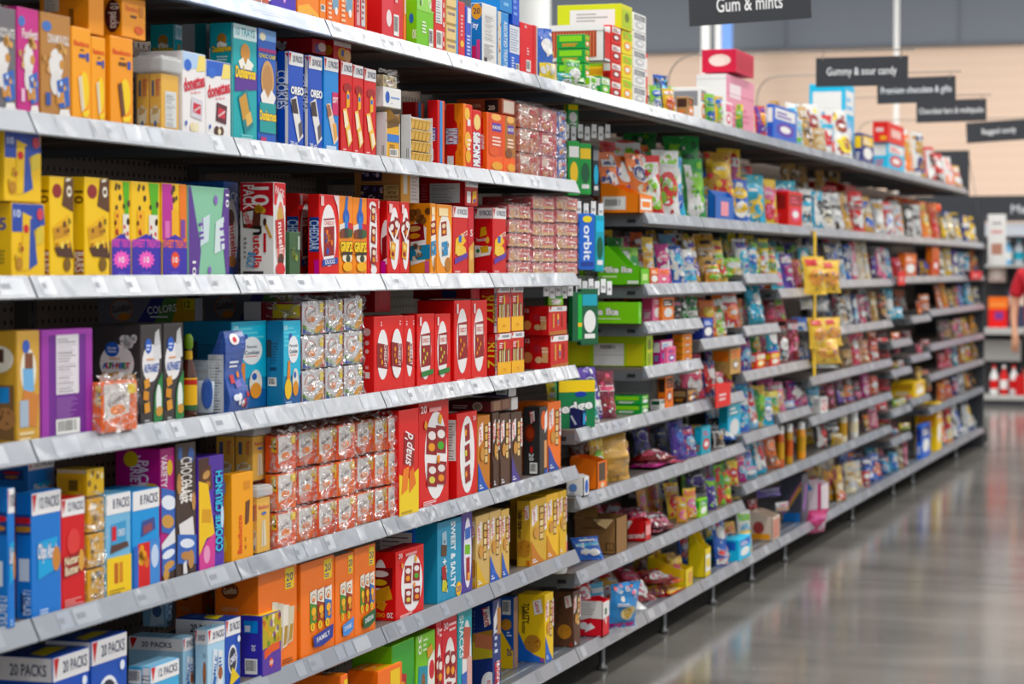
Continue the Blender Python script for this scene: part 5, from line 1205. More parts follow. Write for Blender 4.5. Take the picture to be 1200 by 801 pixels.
carton('A', 508.5, 522, -26, 'cracker_box', 'red box with a white nutrition strip on the top shelf', dict(c='d42e38', f=[('nut', .12, .4, .7, .98, 'dcdcdc'), ('bar', .15, .06, .7, .3), ('lines', .76, .1, .92, .9, 'f0c0c0', 6)]), 'box', g, dep=.16)
carton('A', 522.5, 537, -20, 'cracker_box', 'beige cracker box with a blue edge on the top shelf', d_topbeige(), 'box', g, dep=.16)
carton('A', 537.5, 545, 1, 'snack_box', 'narrow red box with a cookie flower on the top shelf', dict(c='d63a42', f=[('e', .5, .26, .3, .06, 'efc060'), ('lines', .3, .4, .7, .8, 'f0c8c8', 6)]), 'box', g, dep=.16)
carton('A', 545.5, 552, 7, 'snack_box', 'narrow violet blue box beside the teal twenty pack', dict(c='3c58c0', f=[('r', .3, .7, 1, .98, 'e8ecf4'), ('lines', .2, .1, .9, .5, 'c8d4f4', 6)]), 'box', g, dep=.16)
carton('A', 565.5, 582, 3, 'snack_box', 'teal twenty pack box with an amber disc and a white back panel', d_topblue(0), 'box', g, xs=552)
carton('A', 583, 596, 12, 'snack_box', 'light blue box with a strip of treats beside the white panel', d_topblue(1), 'box', g, dep=.14)
carton('A', 596.5, 609, 28, 'snack_box', 'blue box with a white upper panel left of the tall red box', d_topblue(2), 'box', g, dep=.14)
carton('A', 586, 600, -25, 'snack_box', 'teal blue box lying on top of the white panelled boxes', dict(c='2a86c8', f=[('lines', .3, .2, .8, .8, '8ac0e8', 3)], ct='2a86c8'), 'box', g, xs=552, zb=pt(583, 11, -.01).z)
carton('A', 600.5, 609, -30, 'snack_box', 'deep blue box stacked on the blue and white box', dict(c='2a58c4', f=[('lines', .1, .2, .8, .8, '7aa0e8', 5)]), 'box', g, dep=.13, zb=top_of('blue box with a white upper panel') + .002)
carton('A', 610, 624.5, 25, 'cracker_box', 'tall red box marked 30 next to the chip bag', dict(c='d83038', f=[('t', '30', .4, .93, .06, 'f4e4e4', 0, .5), ('bar', .45, .08, .8, .3), ('lines', .5, .4, .7, .56, 'f0c8c8', 3)]), 'box', g, dep=.14)
carton('A', 625, 630, 29, 'cracker_box', 'red box seen edge-on beside the tall red box marked 30', dict(c='cc2830', f=[('r', .6, 0, 1, 1, 'c8b0a8')]), 'box', g, dep=.14)

# ------------------------------------------------------------------ third shelf
g = 'yellow ten count bar boxes'
yb_ = carton('C', 13, 53, 237, 'bar_box', 'yellow and blue bar box at the left end of the third shelf, lower of two', d_yellow10(0), 'box', g, xs=-8)
carton('C', 4, 49, 152, 'bar_box', 'yellow and blue bar box stacked on its twin at the left end', d_yellow10(0), 'box', g, xs=-14, zb=top_of('left end of the third shelf, lower') + .002)
carton('C', 58, 86.5, 206, 'bar_box', 'yellow and brown bar box right of the yellow and blue stack', d_yellow10(1), 'box', g, xs=50)
carton('C', 99, 128.5, 207, 'bar_box', 'yellow and brown bar box left of the sweet treats boxes', d_yellow10(1), 'box', g, xs=86.5)
g = 'yellow and violet treat boxes'
carton('C', 130, 153, 211, 'treat_box', 'yellow and violet treat box with a pink starburst, left of two', d_boxtreats(), 'box', g, dep=.1)
carton('C', 154, 187.5, 212, 'treat_box', 'yellow and violet treat box with a pink starburst, right of two', d_boxtreats(), 'box', g, dep=.1)
carton('C', 189.5, 219, 214, 'treat_box', 'violet treat box with an orange starburst and lettering', d_boxtreats('f0c21a', 1), 'box', g, dep=.1)
carton('C', 220.5, 268.5, 217, 'bar_box', 'mint green bar box with purple edges', d_mint10(), 'box', None, dep=.09)
carton('C', 263, 279.5, 212, 'snack_box', 'blue hazelnut snack box behind the mint green box', d_nutella(False), 'box', None, xs=205, sb=.125)
carton('C', 320.5, 335, 213, 'snack_box', 'white and red hazelnut spread snack box of ten packs', d_nutella(True), 'box', None, xs=281)
carton('C', 339, 352, 271, 'tea_box', 'small dark green box standing before the red boxes', d_tinybox(), 'box', None, dep=.05)
g = 'red cracker boxes on the third shelf'
carton('C', 350, 369, 226, 'cracker_box', 'red cracker box with a blue banner behind the small green box', d_duoz(), 'box', g, xs=334, sb=.075)
carton('C', 374.5, 397, 227, 'cracker_box', 'red cracker box with a blue banner left of the orange pair', d_duoz(), 'box', g, xs=369)
g = 'orange yellow cookie bite boxes'
carton('C', 397.5, 413.5, 229, 'cookie_box', 'orange yellow box with a painted eye, left of two', d_gripz(), 'box', g, dep=.12)
carton('C', 414, 430, 231, 'cookie_box', 'orange yellow box with a painted eye, right of two', d_gripz(), 'box', g, dep=.12)
g = 'red cracker boxes on the third shelf'
carton('C', 430.5, 445, 232, 'cracker_box', 'red cracker box with three stacked pouches, right of the orange pair', d_variety_strip(), 'box', g, dep=.12)
carton('C', 454, 468.5, 235, 'cracker_box', 'red cracker box with a dented top and crossed pouches', d_cross(), 'box', g, xs=444)
carton('C', 469, 480, 236, 'cracker_box', 'narrow red cracker box touching the orange puff box', d_cross(), 'box', g, dep=.12)
g = 'orange puff cracker boxes'
carton('C', 504.5, 511, 238, 'cracker_box', 'orange puff cracker box showing its broad side with grain picture', d_puffs(), 'box', g, xs=480)
carton('C', 511.5, 530, 239, 'cracker_box', 'orange puff cracker box facing front, white oval window', d_puffs(), 'box', g, dep=.12)
g = 'red bite sized cracker boxes'
carton('C', 530.5, 548.5, 241, 'cracker_box', 'red bite cracker box with white top band, right of the orange puff boxes', d_ritzbits(), 'box', g, dep=.12)
carton('C', 549, 555.5, 242, 'cracker_box', 'thin red and tan cracker box between the two white-banded ones', dict(c='c8283a', f=[('p', [(0, 0), (1, 0), (1, .5), (0, .4)], 'd8a058'), ('e', .5, .3, .35, .08, 'e8c07a'), ('t', 'S', .5, .62, .1, 'f0e8e8')]), 'box', g, dep=.12)
carton('C', 577.5, 593, 243, 'cracker_box', 'deep red toasted chip box with white top band and broad side', d_ritzbits(), 'box', g, xs=556)
carton('C', 545.5, 560, 207, 'cracker_box', 'dark red box lying on its side on top, nutrition table showing', d_redlying(), 'box', None, xs=492, zb=top_of('red bite cracker box with white top band') + .004, sb=.02)
carton('C', 469.5, 491, 196, 'shipping_box', 'brown carton with an orange front lying on the red boxes', d_kraft(), 'box', None, xs=415, zb=pt(469.5, 237, -.05).z, sb=.05)
g = 'small film-wrapped cracker packs at the end of the third shelf'
for (a, b, n, ty, nm) in ((594.5, 622, 5, 238, 'left stack beside the toasted chip box'), (622.5, 650, 6, 228, 'middle stack'), (650.5, 677, 6, 229, 'right stack at the shelf end')):
    zt = pt(a, ty, -.01).z; hh = (zt - DECK['C']) / n
    for k in range(n):
        z0 = DECK['C'] + hh * k
        yt = project(Vector((-.01, y_at(a, -.01, z0), z0 + hh - .002)))[1]
        film_pack('C', a, b, yt, d_strip_pack(), 'red and tan wrapped pack, ' + ('lowest', 'second up', 'third up', 'fourth up', 'fifth up', 'topmost')[k if k < n - 1 else 5] + ' in the ' + nm, g, seed=int(a) + k, amp=.003, zb=z0, dep=.16, sb=.010 + .004 * (k % 2))

# ------------------------------------------------------------------ fourth shelf
carton('D', 18.5, 47, 388, 'snack_box', 'golden brown snack box at the left end of the fourth shelf', dict(c='c59a46', cf='cda254', f=[('e', .5, .64, .34, .2, 'efe8d8'), ('rq', .5, .56, .2, .22, 4, '7ab0d8'), ('r', .34, .66, .7, .8, '7a4a34'), ('e', .4, .86, .16, .06, '3a5cae'), ('rq', .55, .3, .3, .3, -12, 'c8824a'), ('rq', .3, .26, .16, .24, 0, 'a8b8c8'), ('lines', .1, .02, .8, .12, 'e8d4a8', 2)],
    l=[('r', .1, .03, .9, .52, '7a5c3a'), ('r', .2, .36, .7, .5, '2a8ad0'), ('ck', .55, .22, .1, 'a87a50', '6a4a30', 6), ('e', .3, .75, .6, .12, 'efe8d8'), ('r', .1, .72, .5, .84, '4a2c20')]), 'box', None, xs=-10)
carton('D', 48.5, 108, 387, 'snack_box', 'purple box turned to show its nutrition panel and barcode', d_purplenut(), 'box', None, dep=.075)
g = 'black alphabet cookie boxes'
carton('D', 164.5, 190.5, 381, 'cookie_box', 'black alphabet cookie box showing its broad side and front', d_alphabet(), 'box', g, xs=109)
carton('D', 192, 215, 379, 'cookie_box', 'black alphabet cookie box with only its front showing', d_alphabet(), 'box', g, dep=.11)
film_pack('D', 118, 161, 447, d_gf_pack('e8702a', 'e4dcd8'), 'small orange film-wrapped pack leaning before the black cookie box', None, seed=31, amp=.009, dep=.03, sb=-.012)
def round_at(shelf, xc, yt, sb, rpx):
    z0 = deck(shelf); Y = y_at(xc, -sb, z0 + .05)
    r = rpx / ((1490 - xc) * .4413 * .953)
    return Vector((-sb, Y, z0)), r, pt(xc, yt, -sb).z - z0
def hot_sauce():
    loc, r, k = round_at('D', 221, 391, .035, 9.5)
    o = empty('sauce_bottle', loc, 'hot sauce bottle with yellow label and green cap beside the black cookie boxes', 'bottle')
    mb = MB(); mb.lathe([(r * .9, 0), (r, .006), (r, k * .5), (r * .8, k * .6), (r * .42, k * .72), (r * .4, k * .84)], simple('dark_sauce', '4a2010', .12, 0, .5), 16); mb.build('glass_body', o, smooth=True)
    mb = MB(); mb.lathe([(r * 1.03, k * .12), (r * 1.03, k * .48)], ink('e0b020'), 16); mb.lathe([(r * 1.05, k * .1), (r * 1.05, k * .16)], ink('2e5a34'), 16); mb.lathe([(r * 1.05, k * .4), (r * 1.05, k * .46)], ink('b03020'), 16)
    mb.build('paper_label', o, smooth=True)
    mb = MB(); mb.lathe([(r * .5, k * .7), (r * .46, k * .8)], ink('c8a020'), 12); mb.build('neck_label', o, smooth=True)
    mb = MB(); mb.lathe([(r * .44, k * .82), (r * .56, k * .86), (r * .56, k * .95), (r * .3, k), (0, k)], ink('6a8a2a'), 14); mb.build('cap', o, smooth=True)
hot_sauce()
def clear_cup():
    loc, r, H = round_at('D', 239.5, 422, .035, 13.5)
    o = empty('clear_cup', loc, 'clear plastic tumbler with a blue label disc beside the hot sauce', 'cup')
    mb = MB(); mb.lathe([(0, .002), (r * .8, 0), (r, H), (r * .96, H), (r * .77, .006), (0, .007)], clear_mat(), 24); mb.build('body', o, smooth=True)
    mb = MB(); mb.lathe([(r * .76, .008), (r * .86, H * .62), (0, H * .64)], ink('b8bec8'), 20); mb.build('contents', o, smooth=True)
    mb = MB(); F = Face(mb, 1.6 * r, H, lambda u, v, of: ((r * .9 + of) * math.cos((u / r - 1.5)), (r * .9 + of) * math.sin((u / r - 1.5)), v), curved=True); F._e(.4, .42, .36, .28, '23468c'); mb.build('label', o)
clear_cup()
def gusset_pouch():
    W, H, D, loc = place('D', 266, 288, 388, xs=243, sb=.004)
    o = empty('cookie_pouch', loc, 'blue gusseted cookie pouch with a long nutrition panel beside the clear tumbler', 'pouch')
    a, b = D / 2, W / 2
    def sec(v):      # half depth and lean of the section at height v
        hd = a * (1 if v < .6 else max(.06, 1 - (v - .6) / .4 * .95)); return hd, a * .0 + max(0, v - .6) * a * .9
    mb = MB(); n = 14; ring = []
    for j in range(n + 1):
        v = j / n; hd, s = sec(v); bul = .006 * math.sin(9 * v)
        ring.append([(s - hd, -b, v * H), (s + hd + bul, -b + .003 * math.sin(14 * v), v * H), (s + hd + bul * 1.6, b, v * H), (s - hd, b, v * H)])
    vs = [p for r in ring for p in r]; fs = []
    for j in range(n):
        for k in range(4): fs.append((4 * j + k, 4 * j + (k + 1) % 4, 4 * j + 4 + (k + 1) % 4, 4 * j + 4 + k))
    fs += [(3, 2, 1, 0), (4 * n, 4 * n + 1, 4 * n + 2, 4 * n + 3)]
    mb.add(vs, fs, foil('2458b4'))
    def front(u, v, of):
        hd, s = sec(v / H); return (s + hd + .006 * math.sin(9 * v / H) * (1 + .6 * u / W) + of, -b + u, v)
    F = Face(mb, W, H, front, curved=True, base=.002)
    F.draw([('e', .42, .9, .24, .07, 'f0ecec'), ('e', .42, .895, .1, .035, 'c8303a'), ('lines', .2, .56, .8, .66, 'e8ecf4', 2), ('rq', .3, .42, .12, .1, 0, 'b83a3a'), ('c', .68, .47, .04, 'd8883a'), ('rq', .55, .36, .16, .08, 10, '6a5aa8'), ('e', .32, .2, .18, .04, 'e8ecf4'), ('dots', .45, .05, .9, .24, ['c8303a', 'f0f0f4', '7a1a2a'], 8, .04, 2)])
    F = Face(mb, D, H, lambda u, v, of: (-a + u, -b - of - .004, v), base=.001); F.draw([('nut', .08, .03, .86, .72, 'c6cad0', 18)])
    mb.build('pouch_body', o)
gusset_pouch()
g = 'teal cookie boxes on the fourth shelf'
carton('D', 272, 312, 377, 'cookie_box', 'teal cookie box with a white oval behind the blue pouch', d_penguin(), 'box', g, xs=215, sb=.055)
carton('D', 331.5, 352.5, 376, 'cookie_box', 'teal cookie box with a barcode on its side, left of the wrapped packs', d_penguin(), 'box', g, xs=312)
g = 'rainbow multipacks at the back of the fourth shelf'
carton('D', 229, 238, 349, 'multipack_tray', 'rainbow coloured multipack lying on the black cookie boxes', d_colors_tray(), 'box', g, xs=115, zb=pt(229, 379, -.2).z, sb=.2)
carton('D', 343, 353, 345, 'multipack_tray', 'rainbow coloured multipack lying on the teal cookie boxes', d_colors_tray(), 'box', g, xs=239, zb=pt(343, 376, -.06).z, sb=.06)
g = 'rainbow film-wrapped multipacks on the fourth shelf'
for i, (a, b) in enumerate(((353.5, 380), (381, 402), (403, 425))):
    z1 = pt(a, 351 - (i * 2), -.01).z; hh = (z1 - DECK['D']) / 3
    for k in range(3):
        z0 = DECK['D'] + hh * k
        yt = project(Vector((-.01, y_at(a, -.01, z0), z0 + hh - .002)))[1]
        film_pack('D', a, b, yt, d_colors_pack(), ('lowest', 'middle', 'topmost')[k] + ' rainbow film-wrapped pack in the ' + ('left stack beside the teal box', 'middle stack of three', 'right stack beside the red boxes')[i], g, seed=100 + i * 5 + k, amp=.008, zb=z0, dep=.15)
g = 'red cracker boxes on the fourth shelf'
carton('D', 438.5, 473, 371, 'cracker_box', 'red cracker box with two capsule windows beside the rainbow packs', d_cheez_h(), 'box', g, xs=427)
carton('D', 473.5, 486, 370, 'cracker_box', 'red cracker box with one capsule window and dark edge', d_cheez_h(k=1), 'box', g, dep=.11)
carton('D', 489, 509, 368, 'cracker_box', 'red white-cheddar cracker box with green tab, left of two', d_cheez(tab='2e7a3a', snack='d8cf6a'), 'box', g, xs=485, dep=.1)
carton('D', 510, 528, 368, 'cracker_box', 'red white-cheddar cracker box with green tab, right of two', d_cheez(tab='2e7a3a', snack='d8cf6a'), 'box', g, dep=.1)
carton('D', 532.5, 552, 352, 'cracker_box', 'tall red cracker box with a shaded side, left of two tall ones', d_cheez(), 'box', g, xs=489, sb=.012)
carton('D', 552.5, 571, 352, 'cracker_box', 'tall red cracker box right of its tall twin', d_cheez(), 'box', g, dep=.12)
carton('D', 552, 562.5, 334, 'cracker_box', 'dark red box lying at the back on top of the tall red boxes', dict(c='b01a28', l=[('r', .5, .1, .75, .6, '2c3f7a'), ('lines', .3, .3, .45, .7, 'c05058', 3)], f=[('r', .1, .1, .9, .9, 'c8303c')]), 'box', None, xs=484, zb=top_of('tall red cracker box right of its tall twin') + .003, sb=.05)
carton('D', 440, 458, 333, 'cracker_box', 'red box lying above the capsule window boxes, only its side visible', dict(c='b52030', l=[('r', .5, .5, .75, 1, 'c8a0a0'), ('lines', .78, .1, .95, .9, 'd8b0b0', 3)], f=[('r', .2, .1, .9, .8, 'c83040')]), 'box', None, xs=350, zb=top_of('two capsule windows beside') + .005, sb=.13)
g = 'red and yellow cracker stick boxes'
for i, (a, b, t0, t1) in enumerate(((583, 598.5, 391, 335), (599, 614, 389, 335))):
    oo = carton('D', a, b, t0, 'cracker_box', 'red and yellow cracker stick box, lower ' + ('left' if i == 0 else 'right') + ' one of four', d_sticks(), 'box', g, xs=571 if i == 0 else None, dep=.1)
    carton('D', a, b - 1, t1, 'cracker_box', 'red and yellow cracker stick box, upper ' + ('left' if i == 0 else 'right') + ' one of four', d_sticks(), 'box', g, xs=563 if i == 0 else None, dep=.1, zb=top_of(oo['label']) + .002)
g = 'red twelve pack cracker boxes at the shelf end'
oo = carton('D', 645, 666, 393.5, 'cracker_box', 'wide red twelve pack cracker box at the shelf end, lower one', d_crackers12(), 'box', g, xs=614)
carton('D', 643, 664, 359, 'cracker_box', 'wide red twelve pack cracker box at the shelf end, upper one', d_crackers12(), 'box', g, xs=614, zb=top_of(oo['label']) + .002)

# ------------------------------------------------------------------ fifth shelf
g = 'blue chip cookie boxes'
oo = carton('E', 36.5, 72, 578, 'cookie_box', 'blue chip cookie box of 12 packs near the left edge, lower one', d_chipsahoy(), 'box', g, xs=18)
carton('E', 32, 64, 538, 'cookie_box', 'blue chip cookie box set back above the lower one', d_chipsahoy(), 'box', g, xs=-6, zb=top_of(oo['label']) - .075, sb=.11)
carton('E', 9, 18, 572, 'cookie_box', 'blue chip cookie box cut by the left edge of the photo', d_chipsahoy(), 'box', g, xs=-30, sb=-.006)
carton('E', 72.5, 99.5, 585, 'cookie_box', 'red and white peanut cookie box beside the blue chip cookie box', d_nutter(), 'box', None, dep=.11)
for k in range(3):
    z1 = pt(101, 583, -.01).z; hh = (z1 - DECK['E']) / 3; z0 = DECK['E'] + hh * k
    yt = project(Vector((-.01, y_at(101, -.01, z0), z0 + hh - .002)))[1]
    film_pack('E', 101, 123, yt, dict(c='dca828', f=[('dots', .1, .1, .9, .9, ['8a6a3a', 'f0e0b0', 'b8862a', 'e8d8c0'], 12, .1, k), ('r', .0, .1, .16, .9, 'e8b02a')]), ('lowest', 'middle', 'topmost')[k] + ' golden film-wrapped pack beside the red peanut cookie box', 'golden film-wrapped packs on the fifth shelf', seed=50 + k, amp=.008, zb=z0, dep=.12)
carton('E', 102, 122, 550, 'snack_box', 'yellow box lying on the golden wrapped packs', dict(c='e8bf1e', l=[('r', .1, .1, .9, .7, 'd8ae10'), ('r', .4, .2, .7, .6, '6a5a20'), ('r', 0, .85, 1, 1, 'd8d0b0')], f=[('dots', .1, .1, .9, .9, ['8a6a3a', 'f0e0b0'], 8, .1, 5)]), 'box', None, xs=66, zb=pt(102, 582, -.02).z, sb=.02)
g = 'eight pack cookie boxes'
carton('E', 124, 153.5, 580, 'cookie_box', 'light blue and yellow eight pack box', d_8packs(0), 'box', g, dep=.1)
carton('E', 155, 187, 576, 'cookie_box', 'blue eight pack box with a red lower panel', d_8packs(1), 'box', g, dep=.1)
carton('E', 188, 205.5, 526, 'cookie_box', 'magenta variety pack box with brown base behind the eight packs', d_variety(), 'box', None, xs=135, sb=.014)
carton('E', 206.5, 230, 520, 'cookie_box', 'dark brown chocolate chip cookie box beside the magenta one', d_choco(), 'box', None, dep=.12)
carton('E', 231.5, 263, 537, 'cookie_box', 'purple and yellow cookie box with tall blue lettering', d_cookietime(), 'box', None, dep=.1)
carton('E', 272, 296.5, 556, 'wafer_box', 'amber chocolate wafer box standing alone on the fifth shelf', d_wafer2(), 'box', None, xs=263)
g = 'small clear wafer tubs on the fifth shelf'
tub('E', 301, 318, 572, 'clear wafer tub with white lid, beside the amber wafer box', xs=294, group=g, lidh=.14)
tub('E', 297, 316, 502, 'clear wafer tub with wide lid stacked above at the back', xs=250, group=g, lidh=.14, sb=.04, zb=pt(297, 566, -.04).z)
g = 'orange film-wrapped multipacks on the fifth shelf'
GX = [323, 347, 371, 394, 416, 437, 453, 466]
zg = pt(324, 508, -.01).z; hh = (zg - DECK['E']) / 3
for i in range(7):
    for k in range(3):
        z0 = DECK['E'] + hh * k
        yt = project(Vector((-.01, y_at(GX[i], -.01, z0), z0 + hh - .002)))[1]
        film_pack('E', GX[i] + .7, GX[i + 1], yt, d_gf_pack(('e8642a', 'ea7434', 'de5a28')[(i + k) % 3]), ('bottom', 'middle', 'top')[k] + ' row orange film-wrapped multipack, ' + ('first', 'second', 'third', 'fourth', 'fifth', 'sixth', 'seventh')[i] + ' from the left', g,
                  seed=200 + i * 5 + k, amp=.008, zb=z0, xs=310 if i == 0 else None, dep=.14, sb=.008 + .01 * ((i * 5 + k * 3) % 3))
carton('E', 467, 491, 481, 'cracker_box', 'red and yellow cracker box with slanted white lettering, right of the orange multipacks', dict(c='d2222c', f=[('p', [(0, 0), (1, 0), (1, .42), (.5, .34), (0, .4)], 'f2d21c'), ('rq', .5, .62, .3, .3, -6, '8e1a22'), ('t', "snap'd", .5, .62, .3, 'f2eeee', 75, .3), ('p', [(.1, .2), (.4, .24), (.5, .46), (.2, .44)], 'e8862a'), ('p', [(.5, .2), (.85, .28), (.7, .44), (.5, .4)], 'e07a1e'), ('lines', .1, .02, .8, .06, 'b89a10', 1)]), 'box', None, dep=.12, sb=-.004)
carton('E', 491.5, 525.5, 472, 'cracker_box', 'large red cracker box with four pouches in a white oval', d_cheez_four(), 'box', None, dep=.12)
carton('E', 535, 559.5, 485, 'cracker_box', 'red cracker box with a column of pouches and a nutrition side', d_cheez_stack(), 'box', None, xs=526)
g = 'sandwich cracker boxes on the fifth shelf'
carton('E', 560, 574, 488, 'cracker_box', 'orange brown sandwich cracker box with a blue corner', d_lance('c07a30', '2458b4'), 'box', g, dep=.12)
carton('E', 577, 585, 484, 'cracker_box', 'dark brown sandwich cracker box, leftmost of three brown ones', d_lance('4a3024', '4a3024'), 'box', g, dep=.12)
carton('E', 585.5, 598, 485, 'cracker_box', 'dark brown sandwich cracker box, middle of three brown ones', d_lance('54382a', '54382a'), 'box', g, dep=.12)
carton('E', 598.5, 612, 484, 'cracker_box', 'dark brown sandwich cracker box with purple corner, right of three', d_lance('4a3226', '4a3a8a'), 'box', g, dep=.12)
carton('E', 632.5, 641.5, 477, 'cracker_box', 'black sandwich cracker box with a barcode side', dict(c='2a2828', f=[('e', .5, .8, .36, .14, 'd8642a'), ('r', .55, .1, .9, .5, 'd8a070'), ('p', [(.6, .86), (.95, .96), (.95, .7), (.6, .6)], 'f0ecea'), ('r', .6, 0, 1, .08, '2a58b0')], l=[('p', [(.4, .92), (.66, .95), (.7, .8), (.46, .76)], 'f0ecea'), ('t', 'Lance', .56, .86, .07, 'cf2232', -76, .16), ('e', .4, .62, .3, .13, '7a2a1a'), ('e', .42, .62, .2, .08, 'a8442a'), ('e', .5, .38, .08, .05, 'c8302a'), ('bar', .4, .03, .85, .19), ('t', '20', .5, .27, .07, 'e8e8e8', -90, .2)]), 'box', g, xs=613)
carton('E', 642.5, 657, 472, 'cracker_box', 'orange sandwich cracker box at the end of the fifth shelf', d_lance('ee7a1e', '2a4a9a'), 'box', g, dep=.12, sb=.02)
carton('E', 575, 599, 470, 'cookie_box', 'long dark maroon cookie box lying on the brown cracker boxes', dict(c='6a3a2c', cl='5a1e24', ct='4a2c22', f=[('r', .1, .1, .45, .9, '8a6a54'), ('r', .55, .1, .9, .9, '7a5a48')], l=[('e', .68, .5, .12, .4, 'b8a8a0'), ('e', .68, .5, .08, .28, '8a7870'), ('lines', .1, .3, .5, .7, 'c8b0a8', 2)]), 'box', None, xs=525, zb=top_of('leftmost of three brown') + .003, sb=.015)
carton('E', 599.5, 607, 466, 'cookie_box', 'white ended box lying beside the long maroon cookie box', plainbox('d8d5d2'), 'box', None, dep=.1, zb=top_of('middle of three brown') + .003, sb=.02)
carton('E', 596.5, 605, 450, 'cookie_box', 'black and violet box with a barcode lying on the maroon box', dict(c='d9d6d4', cl='2c2430', l=[('bar', .65, .15, .95, .9), ('r', 0, 0, 1, .12, '4a3a7a'), ('lines', .4, .3, .6, .7, 'b8b0b8', 2)]), 'box', None, xs=554, zb=top_of('long dark maroon') + .003, sb=.02)

# ------------------------------------------------------------------ sixth shelf
g = 'twenty pack cookie boxes on the sixth shelf'
carton('F', 61.5, 105, 771, 'cookie_box', 'dark blue 20 packs cookie box at the lower left corner', d_oreo20(), 'box', g, xs=-10)
carton('F', 107, 149, 752, 'cookie_box', 'dark blue 20 packs cookie box second from the lower left corner', d_oreo20('2050ac'), 'box', g, dep=.1)
carton('F', 176, 210, 782, 'cookie_box', 'light blue 12 packs box in front of the white banded boxes', dict(c='58aedb', ct='86b4d0', f=packs('12 PACKS', h=.7) + [('p', [(.1, .1), (.5, .15), (.5, .6), (.1, .6)], '2a78b8'), ('rq', .7, .35, .3, .3, 10, '9a5a4a')], l=[('r', .66, 0, 1, 1, 'ecebec'), ('t', '12 PACKS', .83, .6, .2, '2a3358', -90, .5), ('bar', 0, .7, .6, .95)]), 'box', g, xs=150, sb=-.005)
carton('F', 214.5, 228.5, 748, 'cookie_box', 'pale blue 20 packs box with a broad side, behind the 12 packs box', d_chips20(), 'box', g, xs=150, sb=.05)
carton('F', 243.5, 263.5, 738, 'cookie_box', 'pale blue 20 packs box with front showing, right of the broad side one', d_chips20('b4d6ea'), 'box', g, xs=229, sb=.01)
carton('F', 264, 282, 727, 'cookie_box', 'dark blue 20 packs box left of the violet snack box', d_oreo20(), 'box', g, dep=.12)
carton('F', 307, 329.5, 722, 'snack_box', 'violet snack box with yellow top and animal cracker picture', dict(c='3a34a8', ct='d8c03a', cf='5a3a9a', f=[('p', [(0, .45), (1, .5), (1, 1), (0, 1)], 'b8a83a'), ('dots', .05, .5, .95, .98, ['e0a83a', 'f0e4c0', 'c86a2a', '6a8a3a', '8a5aa8'], 22, .05, 3), ('p', [(.1, .42), (.5, .5), (.9, .5), (.9, .38), (.5, .36), (.1, .28)], 'e0623a'), ('star', .45, .2, .09, 9, 'e85a3a'), ('t', '30', .45, .2, .07, 'f8e8e0', 0, .3)], l=[('r', .15, .72, .8, .92, '2a8ad8'), ('r', .2, .74, .45, .84, 'e8ecf4'), ('t', '30', .6, .48, .07, 'e8e4f4', -90, .2), ('bar', .2, .05, .78, .3)]), 'box', None, xs=282, sb=-.004)
carton('F', 195, 202, 697, 'cookie_box', 'pale blue box standing at the back above the white banded boxes', dict(c='8ab4d0', f=[('t', 'PACKS', .5, .5, .5, '3a4a6a', -90, .8)], l=[('p', [(.3, 0), (.9, .1), (.8, .9), (.4, .8)], 'c8dcea'), ('e', .6, .5, .2, .2, '4a6a9a')]), 'box', None, xs=167, sb=.16, zb=pt(195, 735, -.16).z)
g = 'orange cheddar cracker boxes on the sixth shelf'
carton('F', 303, 348, 672, 'cracker_box', 'orange cracker box with white snack sticks, behind the violet box', d_goldfish20(stick=True), 'box', g, xs=252, sb=.012)
carton('F', 236, 252, 678, 'cracker_box', 'dark orange cracker box at the back left of the snack stick box', d_goldfish20(stick=True), 'box', g, xs=206, sb=.2)
carton('F', 352, 392, 661, 'cracker_box', 'orange cracker box with a dark blue banner', d_goldfish20('26388f', 'FAMILY'), 'box', g, xs=348.5)
carton('F', 393, 415, 652, 'cracker_box', 'orange cracker box with a light blue banner', d_goldfish20('4a8ad0', 'DYNAMIC', 2), 'box', g, dep=.1)
carton('F', 415.5, 440, 643, 'cracker_box', 'orange cracker box with a dark green banner', d_goldfish20('1f5a34', 'CHEDDAR'), 'box', g, dep=.1)
carton('F', 464, 496.5, 647, 'cracker_box', 'red 20 pack cracker box at the shelf edge with four pouches', d_cheez_four(), 'box', None, xs=440)
carton('F', 485, 512, 617, 'cracker_box', 'blue cracker box with two red pouches behind the red 20 pack box', d_blueair(), 'box', None, xs=445, sb=.075)
carton('F', 513, 540.5, 613, 'snack_box', 'teal sweet and salty snack box', d_sweet(), 'box', None, dep=.09)
carton('F', 541, 553.5, 602, 'snack_box', 'purple snack box with a white oval right of the teal one', d_purple20(), 'box', None, xs=525)
g = 'tan sandwich cracker boxes on the sixth shelf'
carton('F', 558, 573, 605, 'cracker_box', 'tan sandwich cracker box right of the purple box', d_lance('cfae72', 'd8b02a'), 'box', g, xs=553)
carton('F', 573.5, 587, 600, 'cracker_box', 'tan sandwich cracker box with a blue corner, second of the tan ones', d_lance('d2b074', '2a5cb8'), 'box', g, dep=.12)
carton('F', 587.5, 597, 598, 'cracker_box', 'narrow tan sandwich cracker box, third of the tan ones', d_lance('dcb66a', '2a5cb8'), 'box', g, dep=.12)
carton('F', 604, 611, 592, 'cracker_box', 'amber sandwich cracker box set back between the tan groups', d_lance('b88a34', 'b88a34'), 'box', g, xs=592, sb=.12)
carton('F', 622, 640, 587, 'cracker_box', 'mustard sandwich cracker box showing its side with a cookie', d_lance('d2a94e', 'c07a2a', 'cheddar cheese'), 'box', g, xs=606)
carton('F', 640.5, 654.5, 580, 'cracker_box', 'bright yellow sandwich cracker box near the shelf end', d_lance('f0bf2c', 'd08a3a'), 'box', g, dep=.12)
carton('F', 655, 664, 576, 'cracker_box', 'yellow sandwich cracker box last on the sixth shelf', d_lance('e4b83a', 'e4b83a'), 'box', g, dep=.12)

